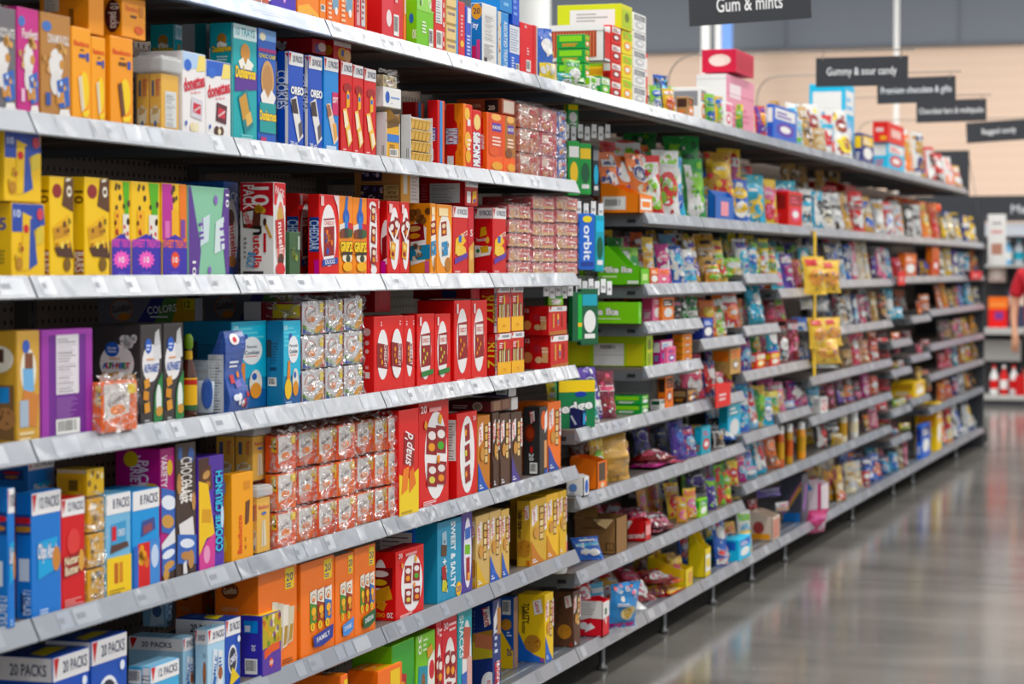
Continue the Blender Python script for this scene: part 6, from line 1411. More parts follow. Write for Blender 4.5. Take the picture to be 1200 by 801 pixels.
# ------------------------------------------------------------------ base shelf, snack bays
g = 'orange cracker boxes on the base shelf'
carton('G', 443.5, 471, 787, 'cracker_box', 'orange cracker box at the bottom edge of the photo, right one', dict(c='f27a22', ct='f08a34', f=[('r', .5, .6, .9, .95, 'f0c81e')], l=[('r', .05, .2, .6, .85, 'e8a0a0')], t=[('r', .2, .1, .9, .3, 'e0b81e'), ('dots', .1, .4, .95, .95, ['d8d0d0', '9a8a90', 'f0e8e0'], 14, .05, 3)]), 'box', g, xs=408, sb=-.01)
carton('G', 399, 408, 792, 'cracker_box', 'orange cracker box at the bottom edge of the photo, left one', dict(c='f27a22', ct='f08a34', f=[('r', .4, .7, .95, .95, 'f0c81e')], t=[('dots', .1, .3, .95, .95, ['d8d0d0', '9a8a90', 'f0e8e0'], 14, .05, 4)]), 'box', g, xs=340, sb=-.01)
g = 'lime green thirty pack boxes'
dg_ = dict(c='74b71c', ct='8cc63a', cf='3f9a3a', f=[('p', [(0, .0), (.7, .3), (1, .7), (1, 0)], '2e8a44'), ('rq', .4, .5, .24, .4, -12, 'a82a2a'), ('rq', .42, .5, .12, .24, -12, 'd8a04a'), ('e', .6, .2, .2, .12, 'e8ecd8')], l=[('t', '30', .85, .72, .18, 'f0f4e0', 180, .3), ('lines', .7, .2, .95, .5, 'e0ecc8', 4), ('p', [(.1, .3), (.6, .36), (.62, .75), (.12, .68)], '2c8aa0'), ('e', .36, .5, .14, .14, '8a5a34')])
carton('G', 459, 485.5, 757, 'snack_box', 'lime green 30 pack box, left and lower of two', dg_, 'box', g, xs=412, sb=-.002)
carton('G', 487.5, 510, 746, 'snack_box', 'lime green 30 pack box, right of two', dict(c='7cbf22', ct='92ca44', f=[('t', '30', .2, .9, .1, 'eef4dc', -90, .2), ('lines', .36, .82, .6, .97, 'd8ecc0', 3), ('rq', .35, .5, .3, .34, -6, '2c8aa0'), ('e', .36, .5, .1, .1, '8a5a34'), ('p', [(.55, .2), (.95, .3), (.95, .8), (.6, .7)], 'eeeae0'), ('e', .8, .6, .14, .1, 'c82a3a'), ('rq', .7, .8, .16, .1, 20, 'e0a04a')]), 'box', g, xs=485)
g = 'red mixed pouch boxes on the base shelf'
dr_ = dict(c='d2303a', f=[('e', .5, .38, .4, .4, 'f0ece8'), ('pk', .35, .52, .16, .26, 8, '8c1a22', 'efe4dc', 'e8a02a'), ('pk', .7, .5, .16, .26, -8, '8c1a22', 'efe4dc', 'e8a02a'), ('pk', .4, .24, .14, .22, -8, '8c1a22', 'efe4dc', 'e8a02a'), ('pk', .75, .2, .14, .22, 8, '8c1a22', 'efe4dc', 'd8cf6a'), ('t', '30', .2, .9, .07, 'f4dede', 0, .3), ('lines', .4, .84, .9, .94, 'f0c0c0', 2)])
carton('G', 511, 518, 728, 'cracker_box', 'red pouch box partly hidden behind the lime green box', dr_, 'box', g, dep=.1)
carton('G', 518.5, 535.5, 723, 'cracker_box', 'red pouch box left of the teal box on the base shelf', dr_, 'box', g, dep=.1)
carton('G', 537, 553, 710, 'snack_box', 'teal box with pouches on the base shelf', dict(c='2aa0a8', f=[('e', .62, .42, .34, .42, 'e8e4e4'), ('rq', .6, .62, .2, .3, -8, 'c05a4a'), ('rq', .55, .25, .24, .2, 6, '3a62b0'), ('rq', .8, .3, .14, .36, 0, 'd8a8a0'), ('t', 'SNACKS', .22, .7, .12, 'e8f4f4', -90, .4)]), 'box', None, dep=.12)
g = 'sandwich cracker boxes on the base shelf'
carton('G', 577.5, 587, 704, 'cracker_box', 'navy blue 20 count cracker box standing alone', dict(c='1c2f70', f=[('p', [(.1, .8), (.7, .98), (.7, .8), (.1, .6)], 'f0ecec'), ('lines', .2, .4, .6, .7, 'd8def0', 4), ('r', .45, .03, .8, .3, 'f0ecec'), ('t', 'Lance', .62, .17, .3, 'cf2232', -90, .24), ('r', .5, .6, .95, .9, 'b8824a')], l=[('p', [(.5, .9), (.82, .94), (.9, .74), (.6, .7)], 'f0ecec'), ('t', 'Lance', .7, .82, .08, 'cf2232', -78, .2), ('rq', .35, .5, .4, .3, 8, 'a87a3a'), ('rq', .5, .44, .28, .2, 8, 'c8b04a'), ('rq', .6, .54, .22, .16, -6, 'c87a5a'), ('e', .85, .06, .4, .14, 'f0ecec'), ('t', '20', .82, .07, .07, 'cf2232', 180, .16), ('lines', .1, .62, .14, .9, '8a9ad0', 6)]), 'box', g, xs=553, sb=.03)
carton('G', 601.5, 607, 700, 'cracker_box', 'blue and yellow cracker box with a barcode, left of the yellow one', dict(c='1f4f98', cf='8a6a5a', l=[('p', [(0, 0), (1, 0), (1, .25), (0, .55)], 'e8c02a'), ('bar', .15, .76, .8, .96), ('ck', .45, .62, .08, 'b9823e', '9a6a2e', 4), ('lines', .5, .46, .9, .54, 'c8d4f0', 2), ('t', '20', .7, .24, .07, '2a3a70', -90, .14)]), 'box', g, xs=586, sb=.08)
carton('G', 638.5, 648.5, 697, 'cracker_box', 'yellow and blue sandwich cracker box with a big round cookie', d_lance('f0c81e', '2a62b8', 'TOASTY', 1), 'box', g, xs=607, sb=.02)
carton('G', 672, 680, 693, 'cracker_box', 'chocolate brown sandwich cracker box beside the red and white tray', d_lance('5a3a2a', '5a3a2a', 'NEKOT', 0), 'box', g, xs=649, sb=.02)
# ------------------------------------------------------------------ candy shelves
ORD = 'first second third fourth fifth sixth seventh eighth ninth tenth eleventh twelfth thirteenth fourteenth fifteenth sixteenth seventeenth eighteenth nineteenth twentieth twenty-first twenty-second twenty-third twenty-fourth twenty-fifth twenty-sixth twenty-seventh twenty-eighth twenty-ninth thirtieth thirty-first thirty-second thirty-third thirty-fourth'.split()
CNAME = dict(dred='dark red', dorange='burnt orange', dgreen='dark green', lblue='pale blue', aqua='light blue', lemon='pale yellow', choc='dark brown', lime='lime green', kraft='cardboard brown', dark='charcoal', rose='rose pink', amber='amber yellow', cream='cream white', mint='mint green')
def cn_(c): return CNAME.get(c, c)
KIND = dict(b=('candy_bag', 'candy bag', 'bag'), p=('candy_pouch', 'candy pouch', 'pouch'), k=('candy_box', 'candy box', 'box'), t=('display_tray', 'display tray', 'tray'), l=('candy_bag', 'flat candy bag', 'bag'), j=('candy_jar', 'candy jar', 'jar'), h=('candy_bag', 'hanging candy bag', 'bag'))

def bag_art(c1, c2, seed):
    g = random.Random(seed); s = g.randrange(6)
    d = ['white', c1, c2]
    if s == 0: a = [('r', .08, .74, .92, .9, c1), ('e', .5, .5, .36, .17, c2), ('e', .5, .5, .2, .06, 'white'), ('dots', .15, .1, .85, .3, [c1, c2, 'white'], 9, .05, seed)]
    elif s == 1: a = [('r', .04, .08, .96, .36, c1), ('e', .5, .66, .34, .15, 'white'), ('e', .5, .66, .31, .125, c2), ('dots', .15, .12, .85, .32, ['white', c2], 8, .05, seed)]
    elif s == 2: a = [('e', .5, .42, .4, .26, c1), ('dots', .22, .25, .78, .58, [c2, 'white', c2], 14, .05, seed), ('r', .1, .76, .9, .88, 'white'), ('r', .18, .79, .82, .85, c2)]
    elif s == 3: a = [('r', .1, .1, .4, .9, c1), ('e', .62, .62, .28, .16, c2), ('e', .62, .3, .24, .13, c1), ('e', .62, .3, .12, .06, 'white'), ('dots', .5, .14, .9, .44, [c1, c2], 7, .045, seed)]
    elif s == 4: a = [('r', .05, .56, .95, .69, 'white'), ('r', .08, .575, .92, .675, c1), ('e', .32, .32, .18, .12, c2), ('e', .66, .28, .22, .14, c2), ('r', .2, .78, .8, .86, c2), ('dots', .2, .18, .8, .42, ['white', c1], 6, .03, seed)]
    else: a = [('e', .5, .3, .36, .18, c2), ('dots', .25, .2, .75, .4, [c1, c2, c1], 12, .055, seed), ('e', .5, .68, .38, .14, c1), ('r', .28, .65, .72, .71, 'white')]
    return [('dots', .08, .06, .92, .94, [c1, c2, c2, c1], 10, .06, seed + 1)] + a + [('dots', .08, .05, .92, .95, [c2, 'white', c1, c2], 6, .026, seed + 2)]

def scale_at(x):
    return (1490 - x) ** 2 * 1.487e-4, (1490 - x) * .4413 * .953       # px per metre along the aisle / into the shelf

def candy_bag(shelf, x0, x1, yt, c0, c1, c2, label, group, seed, kind='b', sb=.015, yb=None, zb=None, art=None, yaw=None, lean=None, hang=False):
    g = random.Random(seed)
    psi = math.radians(g.uniform(18, 36) if yaw is None else yaw)
    a, d = scale_at((x0 + x1) / 2)
    lean = g.uniform(3, 13) if lean is None else lean
    z0 = deck(shelf) if zb is None else zb
    xm = (x0 + x1) / 2
    if yb is not None: z0 = pt(xm, yb, -sb).z
    W = (x1 - x0) * 1.22 / (a * math.cos(psi) + d * (abs(math.sin(psi)) + .22))
    T = W * (.34 if kind != 'p' else .4)
    Xc = -sb - W / 2 * abs(math.sin(psi)) - T * .4
    z1 = pt(xm, yt, Xc).z
    Hh = max(.04, (z1 - z0)) / math.cos(math.radians(lean))
    if zb is None and yb is None: z0 += .001
    mb = bag_mesh(W, Hh, min(T, Hh * .5), art if art else bag_art(c1, c2, seed), c0, seed, bottom=(kind == 'p'), n=(10, 14))
    o = mb.build(KIND[kind][0], None, (Xc, y_at(xm, Xc, z0), z0), True)
    o.rotation_euler = (0, math.radians(-lean), -psi)
    return tag(o, label, 'bag' if kind != 'p' else 'pouch', group)

def lying_bag(shelf, x0, x1, yt, c0, c1, c2, label, group, seed, sb=.01, zb=None, yb=None):
    """bag lying on the shelf, long side into the shelf, slightly turned"""
    g = random.Random(seed)
    xm = (x0 + x1) / 2
    z0 = deck(shelf) if zb is None else zb
    if yb is not None: z0 = pt(xm, yb, -sb).z
    a, d = scale_at(xm)
    L_ = min(.24, (x1 - x0) / d * .85); W = max(.09, min(.22, (x1 - x0 - L_ * d * .75) / a if (x1 - x0 - L_ * d * .75) > 0 else .1))
    z1 = pt(xm, yt, -sb - .05).z
    T = max(.022, z1 - z0)
    mb = bag_mesh(W, L_, T, bag_art(c1, c2, seed), c0, seed, n=(10, 14))
    Xc = -sb
    o = mb.build('candy_bag', None, (Xc, y_at(xm + L_ * d * .38, Xc, z0), z0 + T * .5), True)
    o.rotation_euler = (0, math.radians(-90 + g.uniform(-3, 3)), math.radians(g.uniform(-16, 10)))
    return tag(o, label, 'bag', group)

def tray(shelf, x0, x1, yt, c0, label, group, xs=None, dep=.2, fh=.35, sb=.008, zb=None, art=None, lart=None, yb=None, cin=None):
    W, H, D, loc = place(shelf, x0, x1, yt, xs=xs, dep=dep, sb=sb, zb=zb, yb=yb)
    a, b, t = D / 2, W / 2, .003
    m = ink(c0); mb = MB()
    mb.box((-a, -b, 0), (a, b, t), m); mb.box((-a, -b, 0), (-a + t, b, H), m)
    for s in (-1, 1):
        y0, y1 = (s * b, s * (b - t))
        P = [(-a, 0), (a, 0), (a, H * fh), (a * .3, H * (fh + .1)), (-a * .5, H), (-a, H)]
        n = len(P)
        mb.add([(x, y0, z) for x, z in P] + [(x, y1, z) for x, z in P], [tuple(range(n)), tuple(range(2 * n - 1, n - 1, -1))] + [(i, (i + 1) % n, n + (i + 1) % n, n + i) for i in range(n)], m)
    mb.box((a - t, -b, 0), (a, b, H * fh), m)
    o = mb.build('display_tray', None, loc)
    mb = MB()
    F = Face(mb, W, H * fh, lambda u, v, of: (a + of, -b + u, v), base=.0008)
    F.draw(art if art else [('r', .1, .2, .9, .8, 'white'), ('r', .2, .35, .8, .65, c0)])
    if lart:
        mb.build('printed_panel', o); mb = MB()
        F = Face(mb, D, H, lambda u, v, of: (-a + u, -b - of, v), base=.0008); F.draw(lart)
    mb.build('side_print' if lart else 'printed_panel', o)
    return tag(o, label, 'tray', group)

def jar(shelf, x0, x1, yt, c0, c1, label, group, sb=.02):
    W, H, D, loc = place(shelf, x0, x1, yt, sb=sb)
    a, d = scale_at(x0); r = min(W / 2, (x1 - x0) / d / 2 * .9 + .0)
    loc.x = -sb - r
    o = empty('candy_jar', loc, label, 'jar', group)
    mb = MB(); mb.lathe([(r * .9, 0), (r, .01), (r, H * .7), (r * .86, H * .8)], ink(c0, .25, .5), 18); mb.build('body', o, smooth=True)
    mb = MB(); mb.lathe([(r * 1.02, H * .2), (r * 1.02, H * .6)], ink(c1), 18); mb.build('label', o, smooth=True)
    mb = MB(); mb.lathe([(r * .9, H * .8), (r * .92, H * .97), (r * .8, H), (0, H)], ink('white'), 18); mb.build('lid', o, smooth=True)
    return o

SEED = [500]
def row(shelf, phrase, group, spec, sb=.015, rear=True):
    items = [s.split() for s in spec.strip().split(';') if s.strip()]
    seen = {}
    order = sorted(range(len(items)), key=lambda i: float(items[i][1]))
    rank = {i: r for r, i in enumerate(order)}
    tot = len(items)
    for i, it in enumerate(items):
        k, x0, x1, yt = it[0], float(it[1]), float(it[2]), float(it[3])
        if 'last bay' in phrase:
            lo, hi = min(float(q[1]) for q in items), max(float(q[2]) for q in items)
            x0, x1 = [1098 + (q - lo) * (1148 - 1098) / (hi - lo) for q in (x0, x1)]
        c = [w for w in it[4:] if '=' not in w]; kw = {a: float(b) for a, b in (w.split('=') for w in it[4:] if '=' in w)}
        while len(c) < 3: c.append(('white', 'yellow', 'red')[len(c)] if c[-1] != ('white', 'yellow', 'red')[len(c)] else 'blue')
        SEED[0] += 3; sd = SEED[0]
        lab = '%s and %s %s, %s from left, %s' % (cn_(c[0]), cn_(c[1]), KIND[k][1], ORD[rank[i]], phrase)
        kw.setdefault('sb', sb)
        if k in 'bp':
            candy_bag(shelf, x0, x1, yt, c[0], c[1], c[2], lab, group, sd, k, **kw)
            if 'zb' not in kw and kw['sb'] < .06 and kw['sb'] >= 0 and x0 > 700 and rear and 'last bay' not in phrase:
                lab2 = '%s %s in the rear row, %s from left, %s' % (cn_(c[0]), KIND[k][1], ORD[rank[i]], phrase)
                k2 = dict(kw); k2['sb'] = kw['sb'] + .15
                dx = .15 * scale_at((x0 + x1) / 2)[1]
                candy_bag(shelf, x0 - dx, x1 - dx, yt - (1490 - x0) * .012, c[0], c[1], c[2], lab2, group, sd + 1, k, **k2)
        elif k == 'l': lying_bag(shelf, x0, x1, yt, c[0], c[1], c[2], lab, group, sd, **kw)
        elif k == 't': tray(shelf, x0, x1, yt, c[0], lab, group, art=[('r', .1, .2, .9, .8, c[1]), ('r', .2, .35, .8, .65, c[2])], lart=[('r', .3, .1, .9, .3, c[1])], **kw)
        elif k == 'j': jar(shelf, x0, x1, yt, c[0], c[1], lab, group, sb=kw['sb'])
        else:
            xs = kw.pop('xs', None); n = int(kw.pop('n', 1)); g = random.Random(sd)
            des = dict(c=c[0], f=[('r', .08, .62, .92, .92, c[1]), ('e', .5, .36, .36, .2, c[2]), ('e', .5, .36, .22, .1, 'white'), ('lines', .15, .68, .85, .88, c[2], 2)], l=[('r', .1, .5, .9, .9, c[1]), ('lines', .2, .15, .8, .4, c[2], 3)])
            W, Hh, D, loc = place(shelf, x0, x1, yt, xs=xs, **kw)
            hh = Hh / n
            for q in range(n):
                o = carton_mesh(W, hh - .002, D, des).build('candy_box', None, (loc.x, loc.y, loc.z + q * hh))
                tag(o, lab if n == 1 else '%s candy box, %s up, %s from left, %s' % (cn_(c[0]), ORD[q], ORD[rank[i]], phrase), 'box', group)

# --- top shelf
row('5.0' if False else 'A', 'near top candy shelf', 'goods on the top candy shelf', '''
b 629 653 33 blue lemon white yaw=20;k 685 691 39 green lime amber xs=652 sb=.03 n=4;
b 654 672 86 teal green white sb=-.005;b 662 684 70 lime green white sb=.0;b 671 689 90 green white lime sb=-.008;k 692 699 88 white lime green dep=.03;k 704 715 88 green white lime xs=698;
k 716 728 28 red white dred n=4 dep=.03;
k 729 741 34 lemon lime amber n=3;k 742 757 13 white grey silver n=5;k 752 759 60 red white red sb=.12;
b 763 778 100 lime blue white;b 778 794 104 yellow orange red;b 766 786 88 blue dark aqua sb=.12;p 756 766 82 yellow black lime sb=.1;
k 806 813 112 kraft choc orange xs=792;k 821 828 101 white grey orange xs=786 sb=.06;b 826 839 110 lime green blue;b 838 850 113 yellow blue lime;
b 858 872 122 lemon lime green;k 850 858 118 white pink rose;
b 885 900 124 red purple amber;k 906 934 121 blue white purple xs=902;b 933 943 140 white lime lblue''')
tray('A', 708, 715.5, 28, 'e8e4e2', 'white display tray holding thin red boxes, high on the top candy shelf', 'trays of the top candy shelf', xs=643, zb=pt(712.5, 73, -.01).z, fh=.9, art=[('r', .06, .1, .94, .9, 'd23434')], lart=[('r', .0, .12, .86, .84, 'a8442e')] + [('r', .03 + .055 * i, .12, .055 + .055 * i, .84, 'd0785a') for i in range(15)] + [('r', .0, .84, 1, 1, 'f0eeec')])
carton('A', 728, 741, 4, 'carton', 'long yellow and lime carton with a white label, topmost above the top shelf', dict(c='d9d83a', cl='d8e04a', f=[('r', .1, .1, .9, .8, 'b8cf3a'), ('e', .5, .5, .2, .2, '6a7a2a')], l=[('r', .2, .12, .9, .78, 'f0efec'), ('lines', .3, .3, .8, .7, 'b8b8b4', 3)]), 'box', None, xs=653, zb=pt(728, 33, -.01).z)
row('A', 'far top candy shelf', 'goods on the far top candy shelf', '''
p 942 955 124 tan choc gold;p 952 969 150 tan cream gold;k 990 1001 97 aqua white lblue xs=948 sb=.10;p 960 981 127 white aqua red;p 980 1001 128 white dred lemon;
k 1010 1024 155 navy yellow white xs=1001;k 1040 1060 165 aqua white red xs=1022;p 1060 1073 152 white orange gold;p 1071 1086 155 white gold navy;
p 1084 1098 172 red white choc;p 1096 1109 180 red choc white;p 1108 1120 184 white orange red;p 1117 1129 194 gold red white''')
carton('A', 1040, 1060, 142, 'header_card', 'red slanted header box on the far top shelf', dict(c='e23a30', f=[('r', .2, .3, .8, .7, 'f4c8c0')], l=[('r', .2, .5, .7, .7, 'f0d0c8'), ('r', .5, .1, .9, .3, 'f0b030')]), 'box', None, xs=1022, zb=pt(1040, 166, -.01).z)
# header of the pink tray
carton('A', 851, 884, 86, 'candy_box', 'tall pink candy case with a white side on the top shelf', dict(c='e8a0b4', cl='e2e2e0', f=[('r', .1, .6, .5, .85, 'f4e4e8'), ('lines', .1, .1, .9, .5, 'd87a94', 4), ('r', 0, .66, 1, .67, 'c86a84'), ('r', 0, .33, 1, .34, 'c86a84')], l=[('r', 0, .9, 1, .92, 'c8c8c6')]), 'box', None, xs=815, sb=.05)
carton('A', 862, 884, 57, 'header_card', 'dark red header card with pale lettering over the pink boxes', dict(c='c52c48', l=[('e', .52, .52, .32, .26, 'e8d8cc'), ('e', .46, .46, .22, .2, 'efe4d8')], f=[('r', .1, .2, .9, .8, 'b82640')]), 'header', None, xs=822, zb=pt(862, 84, -.03).z, sb=.03)

# --- second candy shelf (continuous)
S1 = DECK['1.1']
tray(S1, 749, 765, 214, 'f08a1c', 'orange display tray with a barcode on its side, second candy shelf', 'trays of candy', xs=703, fh=.62, lart=[('r', .06, .12, .66, .56, 'e9e6e0'), ('bar', .1, .18, .6, .5)])
row(S1, 'second candy shelf, near half', 'bags on the second candy shelf', '''
b 706 732 178 orange white navy sb=.12;b 722 748 182 orange white purple sb=.09;b 738 765 180 orange cream navy sb=.05;b 704 728 166 red white purple sb=.24;b 725 752 165 red orange amber sb=.26;b 748 770 170 orange red yellow sb=.22;
b 752 778 182 red white lime yaw=40;b 766 800 176 white red lime yaw=42;b 784 806 184 aqua white blue;b 780 826 159 green lime dgreen sb=.05 yaw=44;b 802 830 186 green white lime yaw=40;
b 830 864 178 gold yellow red zb=1.665 yaw=42;b 844 874 174 yellow magenta red sb=.09 yaw=40;b 856 882 210 blue yellow white yaw=40;b 866 900 205 teal aqua yellow yaw=44;b 890 914 210 yellow pink red yaw=40;b 900 938 211 teal pink white yaw=44;
k 924 940 223 red dred rose;p 868 885 195 red silver white sb=.2''')
tray(S1, 838, 860, 222, '1766b8', 'blue display tray under the gold bags, second candy shelf', 'trays of candy', xs=829, fh=.8, art=[('r', .3, .2, .7, .8, 'e89aa8')])
row(S1, 'second candy shelf, far half', 'bags on the far second candy shelf', '''
p 938 953 222 white aqua dark;p 951 966 224 aqua white dark;p 964 978 226 white dark cream;p 976 991 226 white choc silver;p 986 1000 228 tan gold choc;b 996 1015 224 red dred white;p 1012 1026 230 gold cream blue;
p 1024 1039 234 silver gold white;p 1037 1050 236 red white blue;p 1048 1061 240 white orange lblue;p 1060 1071 238 black white choc;p 1069 1081 240 white choc silver;p 1080 1092 236 orange gold yellow;p 1090 1103 238 orange red dorange;
p 1101 1112 252 choc yellow white;p 1110 1120 255 cream choc yellow;p 1118 1128 256 silver yellow gold;p 1127 1138 252 navy white yellow;p 1136 1149 254 yellow navy white;
p 920 932 190 kraft tan choc sb=.25;p 932 944 190 tan kraft choc sb=.25;p 944 956 190 kraft tan gold sb=.25;p 958 972 192 tan gold kraft sb=.25;p 972 988 190 gold tan choc sb=.25''')
tray(S1, 990, 1003, 212, 'b01c2a', 'long dark red tray under the brown pouches, second candy shelf', 'trays of candy', xs=938, sb=.22, fh=.9, zb=1.70)

# --- third candy shelf
S2 = DECK['1.2']
tray(S2, 750.5, 761, 288, '6fc21a', 'lime green slanted display tray with white outlined lettering on its side', 'trays of candy', xs=700, fh=.42, art=[('r', .2, .3, .8, .7, 'c8e89a')], lart=[('t', 'Mike Ike', .45, .4, .16, 'f4f6ee', 0, .8, .05, '3a6a1a'), ('lines', .1, .2, .5, .28, 'd8f0b0', 1), ('r', .7, .04, .95, .12, 'e8f0e0')])
row(S2, 'third candy shelf, near half', 'bags on the third candy shelf', '''
b 712 736 278 green lime white sb=.12;b 726 752 290 lime white green sb=.05;p 736 750 272 choc dorange red sb=.16;p 746 762 272 dorange choc white sb=.1;p 755 769 278 yellow gold white;k 762 772 313 dorange orange white;k 772 784 314 pink orange rose;
b 770 788 286 magenta pink white;b 776 798 275 lblue white magenta sb=.12;b 786 806 288 blue white aqua;b 798 818 292 white aqua blue;p 797 812 273 choc maroon dred sb=.18;p 808 822 278 gold white purple;p 814 830 276 dgreen choc gold sb=.16;
p 820 846 274 gold tan choc;p 838 854 282 yellow lime red;b 848 872 302 lime white yellow;l 822 866 314 lime gold yellow;b 826 846 310 amber white lime sb=-.004;b 851 872 306 lemon yellow white''')
row(DECK['3.2'], 'fourth candy bay, third shelf', 'bags on the third candy shelf', '''
b 862 880 280 white purple aqua;b 866 886 274 lemon magenta white sb=.1;b 873 890 290 aqua white blue;p 882 893 280 dgreen lime yellow;p 891 903 280 lemon green white;b 886 898 300 red yellow white;b 898 912 290 yellow red green''')
row(DECK['4.2'], 'fifth candy bay, third shelf', 'bags on the third candy shelf', '''
b 903 919 296 teal white pink;b 908 924 289 lime teal white sb=.1;b 916 934 298 purple white magenta;b 920 936 285 violet purple lime sb=.12;b 930 942 304 orange pink yellow;p 936 950 290 teal dgreen white;p 944 958 288 silver dgreen white''')
row(DECK['5.2'], 'wide far bay, third shelf', 'bags on the far third candy shelf', '''
p 968 978 284 dark cream navy;p 977 985 286 navy white blue;p 984 992 286 white navy lblue;p 991 999 287 blue white navy;p 998 1006 284 rose white pink;p 1005 1014 282 cream white tan;p 1013 1021 284 cream gold white;
p 1020 1028 288 choc dark purple;p 1027 1034 288 dark pink white;p 1033 1040 290 pink choc white;p 1038 1046 292 aqua blue white''')
row(DECK['6.2'], 'narrow far bay, third shelf', 'goods on the far third candy shelf', '''k 1060 1074 296 dorange orange white xs=1052;b 1045 1057 302 red rose dred''')
row(DECK['7.2'], 'penultimate bay, third shelf', 'goods on the far third candy shelf', '''k 1092 1101 288 dorange orange red xs=1085;b 1074 1090 304 navy gold blue''')
row(DECK['8.2'], 'last bay, third shelf', 'goods on the far third candy shelf', '''p 1100 1110 292 choc white cream;p 1108 1118 291 yellow gold white;p 1117 1125 294 purple cream white;p 1124 1132 296 lblue navy white;p 1131 1139 294 dark aqua white;p 1138 1149 294 orange gold navy''')
row(DECK['8.3'], 'last bay, fourth shelf', 'goods on the far fourth candy shelf', '''p 1082 1091 334 dorange orange white;p 1090 1101 331 orange amber gold;p 1100 1109 338 choc tan yellow;p 1108 1117 336 tan choc rose;p 1115 1124 334 purple violet lblue;p 1123 1132 333 navy teal lblue;p 1130 1139 332 lblue white yellow;p 1138 1149 336 cream dark navy''')
row(DECK['8.4'], 'last bay, fifth shelf', 'goods on the far fifth candy shelf', '''p 1094 1104 375 choc dark maroon;p 1102 1112 374 dark maroon tan;p 1110 1120 376 tan choc pink;p 1118 1128 373 rose choc white;p 1126 1137 372 gold yellow red;p 1136 1149 370 amber gold choc''')
row(DECK['8.5'], 'last bay, sixth shelf', 'goods on the far sixth candy shelf', '''b 1092 1104 412 dred rose red;b 1102 1114 406 red pink dred;p 1112 1121 404 teal navy white;p 1120 1130 402 dorange gold white;p 1128 1139 404 yellow red choc;p 1137 1149 400 gold choc amber''')
row(DECK['8.6'], 'last bay, seventh shelf', 'goods on the far seventh candy shelf', '''b 1090 1103 448 orange amber dorange;b 1100 1113 444 dorange red orange;p 1110 1120 440 navy red lblue;p 1118 1128 438 silver white dark;p 1127 1138 434 choc gold dorange;p 1136 1149 430 dark tan amber''')
row(DECK['8.7'], 'last bay, base shelf', 'goods on the far base shelf', '''k 1087 1094 472 yellow amber white;p 1092 1102 474 teal red orange;b 1100 1111 478 red white yellow;p 1108 1118 468 dark silver white;p 1116 1126 472 silver navy blue;p 1124 1134 464 white dark silver;p 1132 1142 466 navy white yellow;p 1140 1150 462 silver dark white''')
# --- middle candy shelves
k13 = dict(c='6fc420', cl='84cf2c', l=[('t', 'Mike Ike', .42, .56, .34, 'f4f6ee', 0, .74, .05, '3a6a1a'), ('lines', .3, .2, .75, .3, 'e0f4c0', 1)], f=[('lines', .2, .3, .8, .7, 'd8f0b0', 3)])
carton('1.3', 748, 752, 354, 'candy_box', 'long lime green flat box with white outlined lettering, fourth candy shelf', k13, 'box', None, xs=672)
row(DECK['1.3'], 'beside lime green flat box', 'goods on the fourth candy shelf', '''k 765 776 346 pink rose white xs=752 sb=.03;k 776 790 348 orange choc white;k 752 764 346 rose pink dred sb=.12;b 788 800 352 dgreen pink black;b 797 808 350 black green white;b 804 819 348 green white dgreen''')
row(DECK['2.3'], 'third candy bay, fourth shelf', 'goods on the fourth candy shelf', '''k 824 836 372 navy blue white;p 822 842 352 orange yellow red;p 838 852 346 orange white green;b 846 872 342 red white orange;p 836 850 366 cream lime tan sb=0;b 862 872 350 orange white amber sb=.1''')
row(DECK['3.3'], 'fourth candy bay, fourth shelf', 'goods on the fourth candy shelf', '''p 876 898 334 teal aqua white;b 896 912 346 dred maroon rose;b 900 922 342 red pink lime sb=.05''')
row(DECK['4.3'], 'fifth candy bay, fourth shelf', 'goods on the fourth candy shelf', '''b 910 926 382 dred choc white;b 921 938 374 maroon dred pink;b 930 950 372 blue aqua white;b 898 914 378 teal blue white sb=.02;b 937 955 350 white silver cream zb=1.20;b 950 973 352 silver white dark zb=1.18;b 905 925 402 white choc aqua;b 920 944 406 blue white tan''')
row(DECK['5.3'], 'wide far bay, fourth shelf', 'flat packages on the far fourth candy shelf', '''p 984 994 348 white choc tan;p 992 1001 346 silver dark white;p 1000 1008 345 navy white lblue;p 1007 1016 345 rose maroon white;p 1014 1022 344 choc magenta dark;p 1021 1030 342 tan cream gold;p 1029 1040 344 choc dorange tan;p 1036 1050 338 teal aqua white sb=.0;p 1042 1060 360 aqua teal white sb=-.01''')
tray('1.4', 757, 765, 392, 'b6d62c', 'long lime and yellow carton tray with a white label on its side', 'trays of candy', xs=640, fh=.98, lart=[('r', .48, .05, .78, .72, 'e9e9e6'), ('r', .48, .36, .78, .38, 'b8b8b4'), ('bar', .53, .52, .72, .7), ('r', .2, .05, .44, .72, 'c8c81e'), ('r', .8, .05, .97, .72, 'd0cf1e')], art=[('e', .5, .25, .3, .18, '8a9a2a'), ('e', .5, .7, .3, .18, '6a7a2a'), ('r', .0, .46, 1, .54, 'd8d83a')])
row(DECK['1.4'], 'beside the lime carton tray', 'goods on the fifth candy shelf', '''k 774 789 398 magenta white aqua xs=766;k 782 792 406 pink rose purple sb=0;k 800 811 391 amber orange dorange xs=788 n=4''')
row(DECK['1.5'], 'second candy bay, sixth shelf', 'goods on the sixth candy shelf', '''k 770 776 442 white silver grey xs=716 sb=.06;k 752 760 463 green lime white xs=718 sb=.01 n=2;k 774 779 468 white dgreen silver xs=762;k 780 789 440 orange choc dorange xs=773;k 805 817 456 choc kraft amber xs=788;b 799 828 416 rose orange white;b 822 842 423 navy red white;b 836 852 424 yellow lime gold sb=.05;b 800 816 470 navy purple white sb=-.004''')
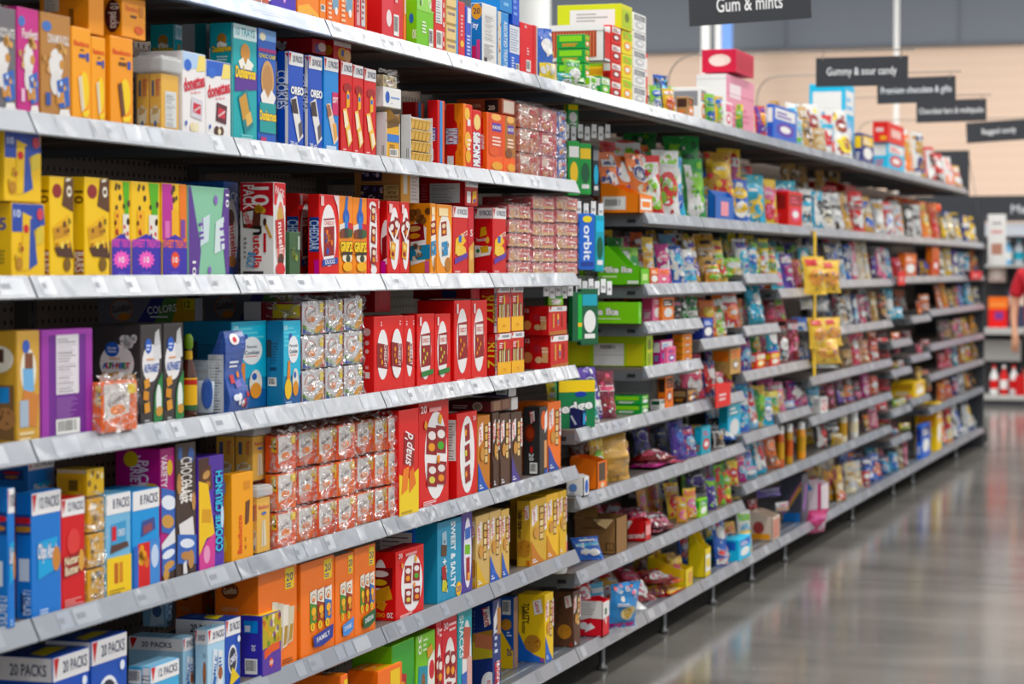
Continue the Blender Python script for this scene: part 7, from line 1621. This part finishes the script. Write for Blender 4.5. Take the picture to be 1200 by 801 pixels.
row(DECK['0.1'], 'just below the hanging gum', 'goods below the hanging gum', '''p 656 684 462 white lime yellow sb=.14;b 652 674 448 green yellow navy sb=.12;b 684 704 458 white teal mint sb=.02;p 682 708 431 purple white violet sb=.06;p 702 724 435 maroon rose dred sb=.03;p 640 668 448 lemon silver green sb=.22''')
tray('0.1', 682, 691, 478, '1d2a66', 'navy blue display tray holding the green and yellow gum bags', 'trays of candy', xs=657, fh=.9, art=[('rq', .5, .5, .3, .3, 0, 'e87ab0'), ('r', .1, .2, .4, .8, '3aa0d8')], lart=[('rq', .6, .4, .1, .5, 30, 'd8e0f0')])
tag(carton('0.1', 670, 684, 446, 'gum_label', 'dark green gum bag', dict(c='0f7a4a', f=[('p', [(0, .75), (1, .75), (1, 1), (0, 1)], 'f2d21e'), ('t', 'edge', .5, .42, .26, 'f2f4f2', 8, .86, .04, '0a4a30'), ('e', .6, .7, .16, .06, '1c3c9c')]), 'gum', None, dep=.012, sb=.03, yaw=-42), 'dark green gum bag with white lettering standing in the navy tray', 'gum bag')
row(DECK['3.4'], 'fourth candy bay, fifth shelf', 'goods on the fifth candy shelf', '''k 856 868 408 tan orange kraft xs=834;b 866 883 396 purple magenta lblue;p 882 896 394 green yellow red sb=.05;k 886 897 414 red white yellow xs=880;k 903 914 413 red yellow cream xs=898;b 906 926 396 teal white aqua sb=.08;b 918 945 404 white aqua blue;b 862 876 400 navy blue teal sb=.14''')
row(DECK['3.5'], 'fourth candy bay, sixth shelf', 'goods on the sixth candy shelf', '''b 866 880 450 blue white aqua;p 876 890 455 lblue red white;b 884 902 452 yellow green lime;b 892 908 466 aqua white blue sb=0;b 898 916 458 lemon yellow green''')
row(DECK['4.4'], 'fifth candy bay, fifth shelf', 'goods on the sixth candy shelf', '''b 886 908 444 magenta maroon pink sb=.1;b 902 922 448 pink peach white;b 906 930 440 magenta rose white sb=.12;b 922 944 446 magenta violet white;b 914 934 470 blue white aqua sb=-.004;b 932 948 462 magenta pink tan''')
row(DECK['5.5'], 'wide far bay, sixth shelf', 'goods on the far sixth candy shelf', '''b 944 962 453 teal lblue white;k 962 970 466 white silver red;p 968 980 450 dred pink choc;p 978 992 455 choc purple tan;p 990 1002 452 orange purple choc;p 1000 1010 446 dark choc pink;p 1009 1020 438 magenta pink white;p 1018 1030 440 dorange red white;p 1028 1044 434 red rose dred''')
row(DECK['5.4'], 'wide far bay, fifth shelf', 'goods on the far fifth candy shelf', '''l 944 990 424 white green silver;p 984 1000 402 kraft choc tan;p 998 1010 392 rose red white;p 1008 1020 398 peach dorange cream;p 1018 1030 398 red orange white;p 1028 1044 396 red dred white;p 984 998 386 choc rose tan sb=.1''')
row(DECK['0.2'], 'under the navy tray', 'goods below the hanging gum', '''p 694 714 508 gold yellow olive;p 703 724 512 orange white navy sb=.1'''.replace('olive', 'lime'))
tray('0.2', 700, 711.5, 536, 'f08020', 'orange display tray with a dark cut-out front, gum bay', 'trays of candy', xs=667, fh=.85, art=[('r', .15, .3, .8, .95, '4a3a2a'), ('e', .5, .14, .2, .1, 'f0d0b0')])
row(DECK['0.2'], 'in the orange tray', 'bags in the orange cut-out tray', '''b 668 690 518 dorange dred white sb=.2;b 684 704 520 dorange peach red sb=.14''')
bag('0.2', 721, 744, 503, 'candy_pouch', 'large mustard yellow pouch with a pink tag, gum bay', 'd9a520', [('e', .5, .3, .3, .14, 'cf9a18'), ('r', .78, .46, .94, .58, 'e85aa0'), ('lines', .2, .55, .6, .62, 'e8b84a', 1)], 'pouch', None, T=.11, lean=4, sb=.0, seed=9, yaw=-14)
row(DECK['1.6'], 'second candy bay, seventh shelf', 'goods on the seventh candy shelf', '''b 744 766 496 navy dark violet sb=.1;b 762 788 495 dark navy black sb=.09;l 744 790 527 dred rose white;l 752 798 538 red white dred;l 742 784 550 magenta dred pink;b 786 806 494 violet purple blue;b 800 818 500 purple rose lblue;b 810 824 498 gold red yellow sb=.1''', sb=.01)
row(DECK['2.4'], 'third candy bay, fifth shelf', 'goods on the sixth candy shelf', '''b 832 850 436 rose orange white;b 846 862 430 navy red yellow;b 850 868 440 aqua white blue sb=.05''')
row(DECK['2.5'], 'third candy bay, sixth shelf', 'goods on the seventh candy shelf', '''k 822 833 500 teal aqua red xs=815;p 832 852 490 black silver dark sb=.05;k 853 868 470 aqua teal white xs=842 sb=.05;l 840 868 504 blue white aqua;b 836 850 505 white choc tan''')
# store brand tray with red and white packs
tray('0.2', 684, 690.5, 557, 'ecebea', 'small white display tray with a blue mark at the end of the snack shelves', 'trays of candy', xs=663, fh=.9, sb=-.012, art=[('e', .5, .5, .3, .36, '2c5cb4')], lart=[('c', .4, .4, .2, '6a90c8'), ('lines', .2, .1, .7, .2, '8a9ab8', 1)])
row(DECK['0.3'], 'gum bay, above base shelf', 'goods below the hanging gum', '''b 674 709 630 blue aqua white sb=-.002 yaw=40 lean=24;j 652 676 614 white rose sb=.03;p 700 716 600 brown kraft choc sb=.34''')
def open_carton():
    W, H, D, loc = place('0.3', 722, 735, 607, xs=672, sb=.005)
    o = empty('open_carton', loc, 'brown cardboard shipping carton with torn flaps, gum bay', 'carton')
    a, b, t = D / 2, W / 2, .004; m = ink('8f6b45', .7, 0); mi_ = ink('7d5c3a', .7, 0)
    mb = MB()
    mb.box((-a, -b, 0), (a, b, t), mi_); mb.box((-a, -b, 0), (-a + t, b, H), m); mb.box((a - t, -b, 0), (a, b, H * .98), m)
    mb.box((-a, -b, 0), (a, -b + t, H * .96), m); mb.box((-a, b - t, 0), (a, b, H), m)
    F = Face(mb, D, H, lambda u, v, of: (-a + u, -b - of, v), base=.001); F.draw([('lines', .2, .7, .66, .76, '5a4028', 1), ('r', .76, .12, .95, .32, '3a2a1a'), ('r', .78, .14, .85, .3, '8f6b45'), ('r', .86, .14, .93, .3, '8f6b45')])
    mb.build('body', o)
    mb = MB(); mb.poly([(-a * .1, -b - .002, H * .96), (a * .9, -b - .002, H * .97), (a * .6, -b - .022, H * .72), (a * .2, -b - .016, H * .84)], ink('d2b48a', .7, 0)); mb.poly([(-a, -b, H), (a * .1, -b, H), (a * .0, -b + .05, H + .03), (-a, -b + .06, H + .035)], ink('b08a58', .7, 0))
    mb.build('flap', o)
open_carton()
tray('0.3', 756, 763, 610, 'c8202e', 'red display tray reading caramel with a white torn flap', 'trays of candy', xs=735, fh=.95, lart=[('t', 'caramel', .5, .3, .26, 'f4ecec', 4, .9), ('p', [(0, .55), (.3, 1), (0, 1)], 'efebe6')], art=[('r', .1, .3, .9, .8, 'e8a0a0')])
row(DECK['1.7'], 'second candy bay, eighth shelf', 'goods on the eighth candy shelf', '''b 744 774 598 maroon rose white lean=46;b 762 792 602 dred silver pink lean=50;b 750 784 612 maroon white rose lean=55 sb=-.004;l 752 786 606 maroon rose white;l 756 792 614 dred silver white;l 748 784 622 maroon white red;p 782 802 566 yellow red amber sb=.06;p 792 806 582 amber yellow pink;p 800 818 572 yellow orange pink;k 820 829 585 lime green white xs=813;b 802 832 547 dark silver purple sb=.05;p 752 780 585 gold magenta dred sb=.2;p 765 790 580 choc kraft gold sb=.24''', sb=.01)
row(DECK['2.6'], 'third candy bay, seventh shelf', 'goods on the eighth candy shelf', '''p 828 841 560 purple lime violet;p 838 852 545 lime red green;p 846 858 550 red lime yellow;p 854 868 540 yellow red lime;b 842 866 532 lime white dgreen sb=.1''')
row(DECK['3.6'], 'fourth candy bay, seventh shelf', 'goods on the seventh candy shelf', '''p 864 876 522 magenta rose lblue;p 872 886 520 lblue pink blue;p 882 899 512 aqua white red;b 866 890 546 aqua pink white sb=-.004;p 896 914 508 dorange brown orange''')
row(DECK['4.5'], 'fifth candy bay, sixth shelf', 'goods on the seventh candy shelf', '''j 914 924 500 dorange gold;j 924 934 498 gold dorange;j 938 950 496 amber gold''')
row(DECK['5.6'], 'wide far bay, seventh shelf', 'goods on the far seventh candy shelf', '''b 954 970 496 dark white red;b 968 986 492 black white silver;b 974 988 508 yellow white gold sb=0;j 986 999 482 cream gold;j 999 1012 484 white cream;p 1010 1020 484 choc orange gold;p 1018 1030 474 pink rose white;p 1028 1044 470 red dred rose''')
# --- base shelf
tray('G', 706, 714, 704, 'd5303a', 'red and white candy tray box with torn front at the shelf corner', 'trays of candy', xs=672, fh=.96, sb=-.012, lart=[('p', [(0, .48), (.3, .46), (.55, .52), (1, .5), (1, 1), (0, 1)], 'e9e5e2'), ('lines', .1, .6, .8, .95, 'c8c4c0', 5), ('e', .35, .3, .14, .1, 'f0ecec'), ('p', [(.4, .12), (.75, .26), (.6, .38), (.42, .3)], 'f0ecec'), ('t', 'Red', .22, .28, .12, 'f0ecec', -8, .2)], art=[('p', [(0, .5), (1, .55), (1, 1), (0, 1)], 'e9e5e2'), ('p', [(.3, .5), (.6, .5), (.5, .3)], 'e9e5e2'), ('r', .3, .62, .6, .8, '4a6a4a')])
row(DECK['G'], 'base shelf, red corner tray', 'goods on the base shelf', '''b 672 696 672 red white rose sb=.03 zb=.22;b 718 746 672 silver gold red lean=42;b 740 770 668 dred rose white lean=46 sb=.02;b 762 794 670 red gold white lean=48 sb=.02;b 778 804 676 maroon silver red lean=50;b 728 760 688 white red orange lean=52 sb=-.004;b 752 786 688 red yellow maroon lean=56 sb=-.004;b 690 712 684 aqua lblue white sb=.06;l 706 752 694 silver orange red;l 745 792 672 dred rose white zb=.20;l 750 800 684 red gold white zb=.185;l 746 796 696 maroon silver dred;l 760 804 690 red yellow silver sb=-.004''')
candy_bag('G', 708, 745, 681, '2f8fd4', 'magenta', 'white', 'blue candy bag with a magenta edge hanging over the base shelf lip', None, 21, sb=-.065, yb=746, yaw=34, lean=-12,
    art=[('r', .05, .02, .95, .12, 'b8208a'), ('dots', .1, .66, .9, .95, ['white', 'lblue', 'e87a3a', 'pink'], 14, .05, 3), ('e', .6, .36, .26, .16, 'e8d8a0'), ('e', .58, .36, .14, .1, 'c8a040'), ('lines', .15, .52, .6, .6, 'f0f4f8', 2)])
tray('G', 803, 812, 654, 'e8cc1a', 'yellow low display tray with gold bags, base shelf', 'trays of candy', xs=758, fh=.6, art=[('r', .4, .2, .9, .8, 'd8a060')])
row(DECK['G'], 'inside the yellow low tray', 'bags in the yellow low tray', '''b 764 780 645 gold dred yellow sb=.12;b 776 794 648 gold red amber sb=.08;b 786 806 652 gold yellow rose sb=.03''')
tray('G', 826, 833, 622, 'e8cf14', 'tall yellow display tray with brown inside, base shelf', 'trays of candy', xs=806, fh=.6, cin=None)
row(DECK['G'], 'right of tall yellow tray', 'goods on the far base shelf', '''p 836 855 606 blue red white;b 838 854 640 blue white red sb=-.004;p 853 868 612 gold choc dorange;b 854 866 634 dorange peach orange sb=-.004;p 864 882 598 white lime lblue;b 868 882 622 yellow white lblue sb=0;k 866 880 632 aqua blue white sb=-.008;b 876 890 585 dred red white sb=.1''')
tray('G', 905, 914, 600, 'd9c8b8', 'pale display tray with a red lip picture, base shelf', 'trays of candy', xs=878, fh=.8, lart=[('e', .4, .45, .24, .22, 'a84a48'), ('r', .1, .05, .9, .25, 'e8a040')], art=[('r', .1, .1, .9, .9, 'c88a7a')])
row(DECK['G'], 'left of the striped board', 'goods on the far base shelf', '''b 884 918 577 purple violet white zb=.33;b 908 926 588 white peach pink zb=.25''')
carton('G', 940, 947, 556, 'display_board', 'dark board with slanting colour stripes standing on the base shelf', dict(c='4a4a58', l=[('rq', .3, .4, .1, .9, -40, 'c8a03a'), ('rq', .5, .5, .08, .9, -40, '8a5a9a'), ('rq', .7, .5, .08, .9, -40, 'c87a8a'), ('r', .1, .0, .9, .2, '2a6ab0')], f=[('rq', .5, .5, .2, .6, -30, '9a6ab0')]), 'board', None, xs=915, sb=.03)
tray('G', 962, 971, 566, 'e4d6dc', 'pink and white display tray with a blue top, base shelf', 'trays of candy', xs=938, fh=.9, lart=[('r', .85, 0, 1, 1, 'd02a7a'), ('p', [(0, .7), (.6, .8), (.4, 1), (0, 1)], '2a8ad0')], art=[('r', .1, .1, .5, .9, 'd8d0d4')], sb=-.01)
candy_bag('G', 941, 967, 596, 'c81a72', 'pink', 'white', 'magenta foil bag hanging off the base shelf close to the floor', None, 33, sb=-.07, yb=633, yaw=30, lean=-14, art=[('r', .1, .6, .9, .8, 'e86aa8'), ('r', .6, .1, .9, .5, 'f0d0e0')])
row(DECK['G'], 'right of the pink tray', 'goods on the far base shelf', '''p 952 968 548 gold yellow choc sb=.14;p 964 978 552 amber gold dred sb=.06;p 974 990 546 gold dred yellow;p 980 992 562 gold red cream sb=0;p 990 1004 542 cream gold silver;p 1000 1012 540 silver cream gold;b 1010 1020 552 red dred white;p 1012 1026 536 navy blue white;p 1022 1034 532 blue orange navy;p 1030 1044 534 navy aqua red''')
row(DECK['6.3'], 'narrow far bay, fourth shelf', 'goods on the far fourth candy shelf', '''p 1044 1056 408 orange red white;p 1054 1068 406 dred silver maroon''')
row(DECK['6.4'], 'narrow far bay, fifth shelf', 'goods on the far fifth candy shelf', '''p 1044 1054 446 dorange red lime;p 1052 1060 452 white silver red;p 1058 1064 446 choc gold dark''')
row(DECK['6.5'], 'narrow far bay, sixth shelf', 'goods on the far sixth candy shelf', '''p 1046 1056 490 lime white yellow;p 1054 1062 486 white lemon green;b 1061 1070 484 red dred rose''')
row(DECK['6.6'], 'narrow far bay, seventh shelf', 'goods on the far seventh candy shelf', '''b 1044 1054 506 red aqua white;b 1052 1068 498 yellow lime white''')
row(DECK['6.7'], 'narrow far bay, base shelf', 'goods on the far base shelf', '''p 1042 1054 530 aqua blue white;p 1052 1060 524 tan choc cream;p 1058 1064 518 maroon dred pink''')
row(DECK['7.3'], 'penultimate bay, fourth shelf', 'goods on the far fourth candy shelf', '''p 1074 1081 352 choc orange red;p 1076 1090 345 orange dorange white''')
row(DECK['7.4'], 'penultimate bay, fifth shelf', 'goods on the far fifth candy shelf', '''b 1074 1082 404 rose dred red;p 1078 1091 398 dred red dorange''')
row(DECK['7.5'], 'penultimate bay, sixth shelf', 'goods on the far sixth candy shelf', '''p 1074 1081 430 gold choc yellow;k 1072 1084 448 yellow gold white;p 1080 1092 434 dorange gold tan''')
row(DECK['7.6'], 'penultimate bay, base shelf', 'goods on the far base shelf', '''k 1080 1090 498 blue navy white xs=1074;p 1074 1081 500 dred maroon choc''')
# --- pegs with gum in front of the back panel
M_HOOK = simple('hook_wire', 'b9bcc0', .3, .8)
def peg(x, y, X, tkt, label):
    P = pt(x, y, X)
    o = empty('peg_hook', P, label, 'hook', 'peg hooks with price tags')
    mb = MB(); mb.tube([(-.22, 0, .012), (-.02, 0, 0), (.0, 0, .004)], .0025, M_HOOK, 6); mb.tube([(-.22, 0, .03), (.0, 0, .022)], .0018, M_HOOK, 6); mb.build('wire', o)
    mb = MB(); mb.box((-.001, -.011, -.032), (.001, .011, .016), ink('f6f7f8')); F = Face(mb, .022, .048, lambda u, v, of: (.001 + of, -.011 + u, -.032 + v)); F._r(.2, .3, .8, .5, 'a8a8aa'); t_ = mb.build('price_tag', o); t_.rotation_euler.z = -.6
    return o
for r_, (y, xa, xb, n, X, nm) in enumerate(((152, 664, 712, 7, -.12, 'upper'), (242, 678, 704, 4, -.10, 'second'), (333, 678, 714, 6, -.08, 'third'), (336, 640, 668, 5, -.02, 'left lower'))):
    for i in range(n):
        peg(xa + (xb - xa) * i / (n - 1), y + (1.5 if i % 2 else -1), X, True, '%s peg hook with white tag, %s from left beside the wrapped packs' % (nm, ORD[i]))
def hang(x0, x1, y0, y1, X, c0, c1, c2, label, name='gum_pack', art=None, T=.02):
    """flat pack hanging from a peg"""
    A = pt((x0 + x1) / 2, y1, X); B = pt((x0 + x1) / 2, y0, X)
    a, d = scale_at(x0); psi = math.radians(28)
    W = (x1 - x0) / (a * math.cos(psi) + d * math.sin(psi)); Hh = B.z - A.z
    art = art or [('r', .08, .7, .92, .9, c1), ('e', .5, .42, .34, .2, c2), ('r', .2, .12, .8, .2, 'white')]
    mb = MB(); mb.box((-T / 2, -W / 2, 0), (T / 2, W / 2, Hh), ink(c0, .3, .3), .004)
    F = Face(mb, W, Hh, lambda u, v, of: (T / 2 + of, -W / 2 + u, v), lambda c: ink(c, .3, .3)); F.draw(art)
    F = Face(mb, T, Hh, lambda u, v, of: (-T / 2 + u, -W / 2 - of, v)); F.draw([('r', .3, .1, .7, .9, c1)])
    o = mb.build(name, None, A); o.rotation_euler.z = -psi
    return tag(o, label, 'gum', 'gum packs hanging on pegs')
hang(663, 677, 165, 229, -.1, 'green', 'white', 'yellow', 'green hanging gum pack with yellow sale tag, left of its twin')
hang(676, 691, 168, 228, -.1, 'green', 'yellow', 'dgreen', 'green hanging gum pack with yellow sale tag, right of its twin')
hang(692, 700, 170, 230, -.14, 'dark', 'grey', 'aqua', 'charcoal hanging gum pack right of the green twins')
hang(676, 695, 250, 316, -.06, 'blue', 'navy', 'aqua', 'bright blue hanging gum pack with white vertical lettering', art=[('t', 'orbit', .52, .48, .2, 'f0f6fa', -90, .62, .02), ('r', .1, .06, .9, .14, '1a3a8c'), ('e', .5, .9, .3, .06, 'e8d84a')])
hang(695, 706, 252, 318, -.1, 'teal', 'aqua', 'dgreen', 'teal hanging gum pack beside the bright blue one')
hang(668, 680, 342, 400, -.03, 'dgreen', 'green', 'yellow', 'dark green hanging gum pack with a bright green strip', art=[('r', .55, .05, .95, .95, '1fb04a'), ('r', .55, .3, .95, .38, 'f0c81e')])
hang(678, 699, 338, 404, -.05, 'dgreen', 'teal', 'white', 'dark green and teal hanging gum pack with a white swirl')
hang(662, 676, 120, 150, -.14, 'green', 'lemon', 'white', 'green hanging gum card under the top shelf')
hang(640, 658, 345, 358, -.04, 'lime', 'green', 'white', 'lime green hanging gum bag above the wide red boxes', 'gum_bag')
# --- clip strip of yellow bags hanging from the second candy shelf
cs_ = empty('clip_strip', pt(955, 272, .03), 'yellow clip strip hanging from the second candy shelf edge', 'strip')
mb = MB(); zz = pt(955, 272, .03).z - pt(955, 440, .03).z
mb.box((-.002, -.03, -zz), (.002, .03, 0), ink('e9c21a')); mb.box((-.026, -.03, 0), (.003, .03, .004), ink('e9c21a')); mb.build('strip', cs_)
for i, (x0, x1, y0, y1) in enumerate(((944, 968, 300, 345), (958, 985, 304, 343), (950, 970, 372, 408), (964, 986, 373, 405), (952, 984, 398, 426))):
    g = random.Random(i); A = pt((x0 + x1) / 2, y1, .055)
    a, d = scale_at(x0); psi = math.radians(30); W = (x1 - x0) * 1.1 / (a * math.cos(psi) + d * math.sin(psi)); Hh = pt(960, y0, .055).z - A.z
    mb = bag_mesh(W, Hh, W * .3, [('r', .1, .74, .6, .92, 'd8302a'), ('e', .5, .44, .36, .22, 'e0952a'), ('dots', .2, .1, .85, .6, ['7a4a1e', 'd8a040', 'f0e0a0', '5a3a8a'], 12, .05, i)], 'f2c61a', 90 + i, n=(10, 12))
    o = mb.build('candy_bag', None, A, True); o.rotation_euler = (0, math.radians(-6), -psi)
    tag(o, 'yellow snack bag on the yellow clip strip, ' + ('upper left', 'upper right', 'lower left', 'lower right', 'lowest')[i] + ' of five', 'bag', 'yellow bags on the clip strip')
# orange caps row above the last bay and the red shelf tags
for i in range(6):
    A = Vector((-.3, y_at(1098 + i * 8.5, 0, 1.6), 0))
    o = empty('candy_jar', (A.x, A.y, DECK['8.1']), 'orange lidded jar at the back of the last bay, second shelf', 'jar', 'orange lidded jars at the back of the last bay')
    mb = MB(); mb.lathe([(.05, 0), (.055, .02), (.055, .21), (.045, .235)], ink('3a3030'), 14); mb.build('body', o, smooth=True)
    mb = MB(); mb.lathe([(.05, .235), (.055, .26), (.05, .29), (0, .295)], ink('e8623a'), 14); mb.build('lid', o, smooth=True)
for nm, x0, x1, y0, y1, lab in (('shelf_tag', 838, 855, 449, 478, 'bright red tag fixed over a price rail, middle candy shelf'), ('shelf_tag', 1052, 1060, 318, 334, 'red tag hanging from the far third candy shelf'), ('shelf_tag', 1137, 1150, 318, 327, 'red tag at the end of the last bay, third shelf')):
    A = pt(x0, y1, .03); B = pt(x1, y0, .03)
    mb = MB(); mb.box((0, 0, 0), (.004, B.y - A.y, B.z - A.z), ink('dd2a2c')); mb.box((-.03, 0, B.z - A.z), (.004, B.y - A.y, B.z - A.z + .003), ink('dd2a2c'))
    F = Face(mb, B.y - A.y, B.z - A.z, lambda u, v, of: (.004 + of, u, v)); F._lines(.2, .3, .8, .7, 'f4d0d0', 2)
    tag(mb.build(nm, None, A), lab, 'tag')
EXPOSURE = -0.2
SC.view_settings.view_transform = 'Standard'
SC.view_settings.look = 'None'
SC.view_settings.gamma = 1
SC.view_settings.use_curve_mapping = False
SC.view_settings.exposure = EXPOSURE
SC.cycles.transparent_max_bounces = 12
SC.cycles.max_bounces = 6
SC.cycles.use_denoising = True
SC.cycles.sample_clamp_indirect = 6
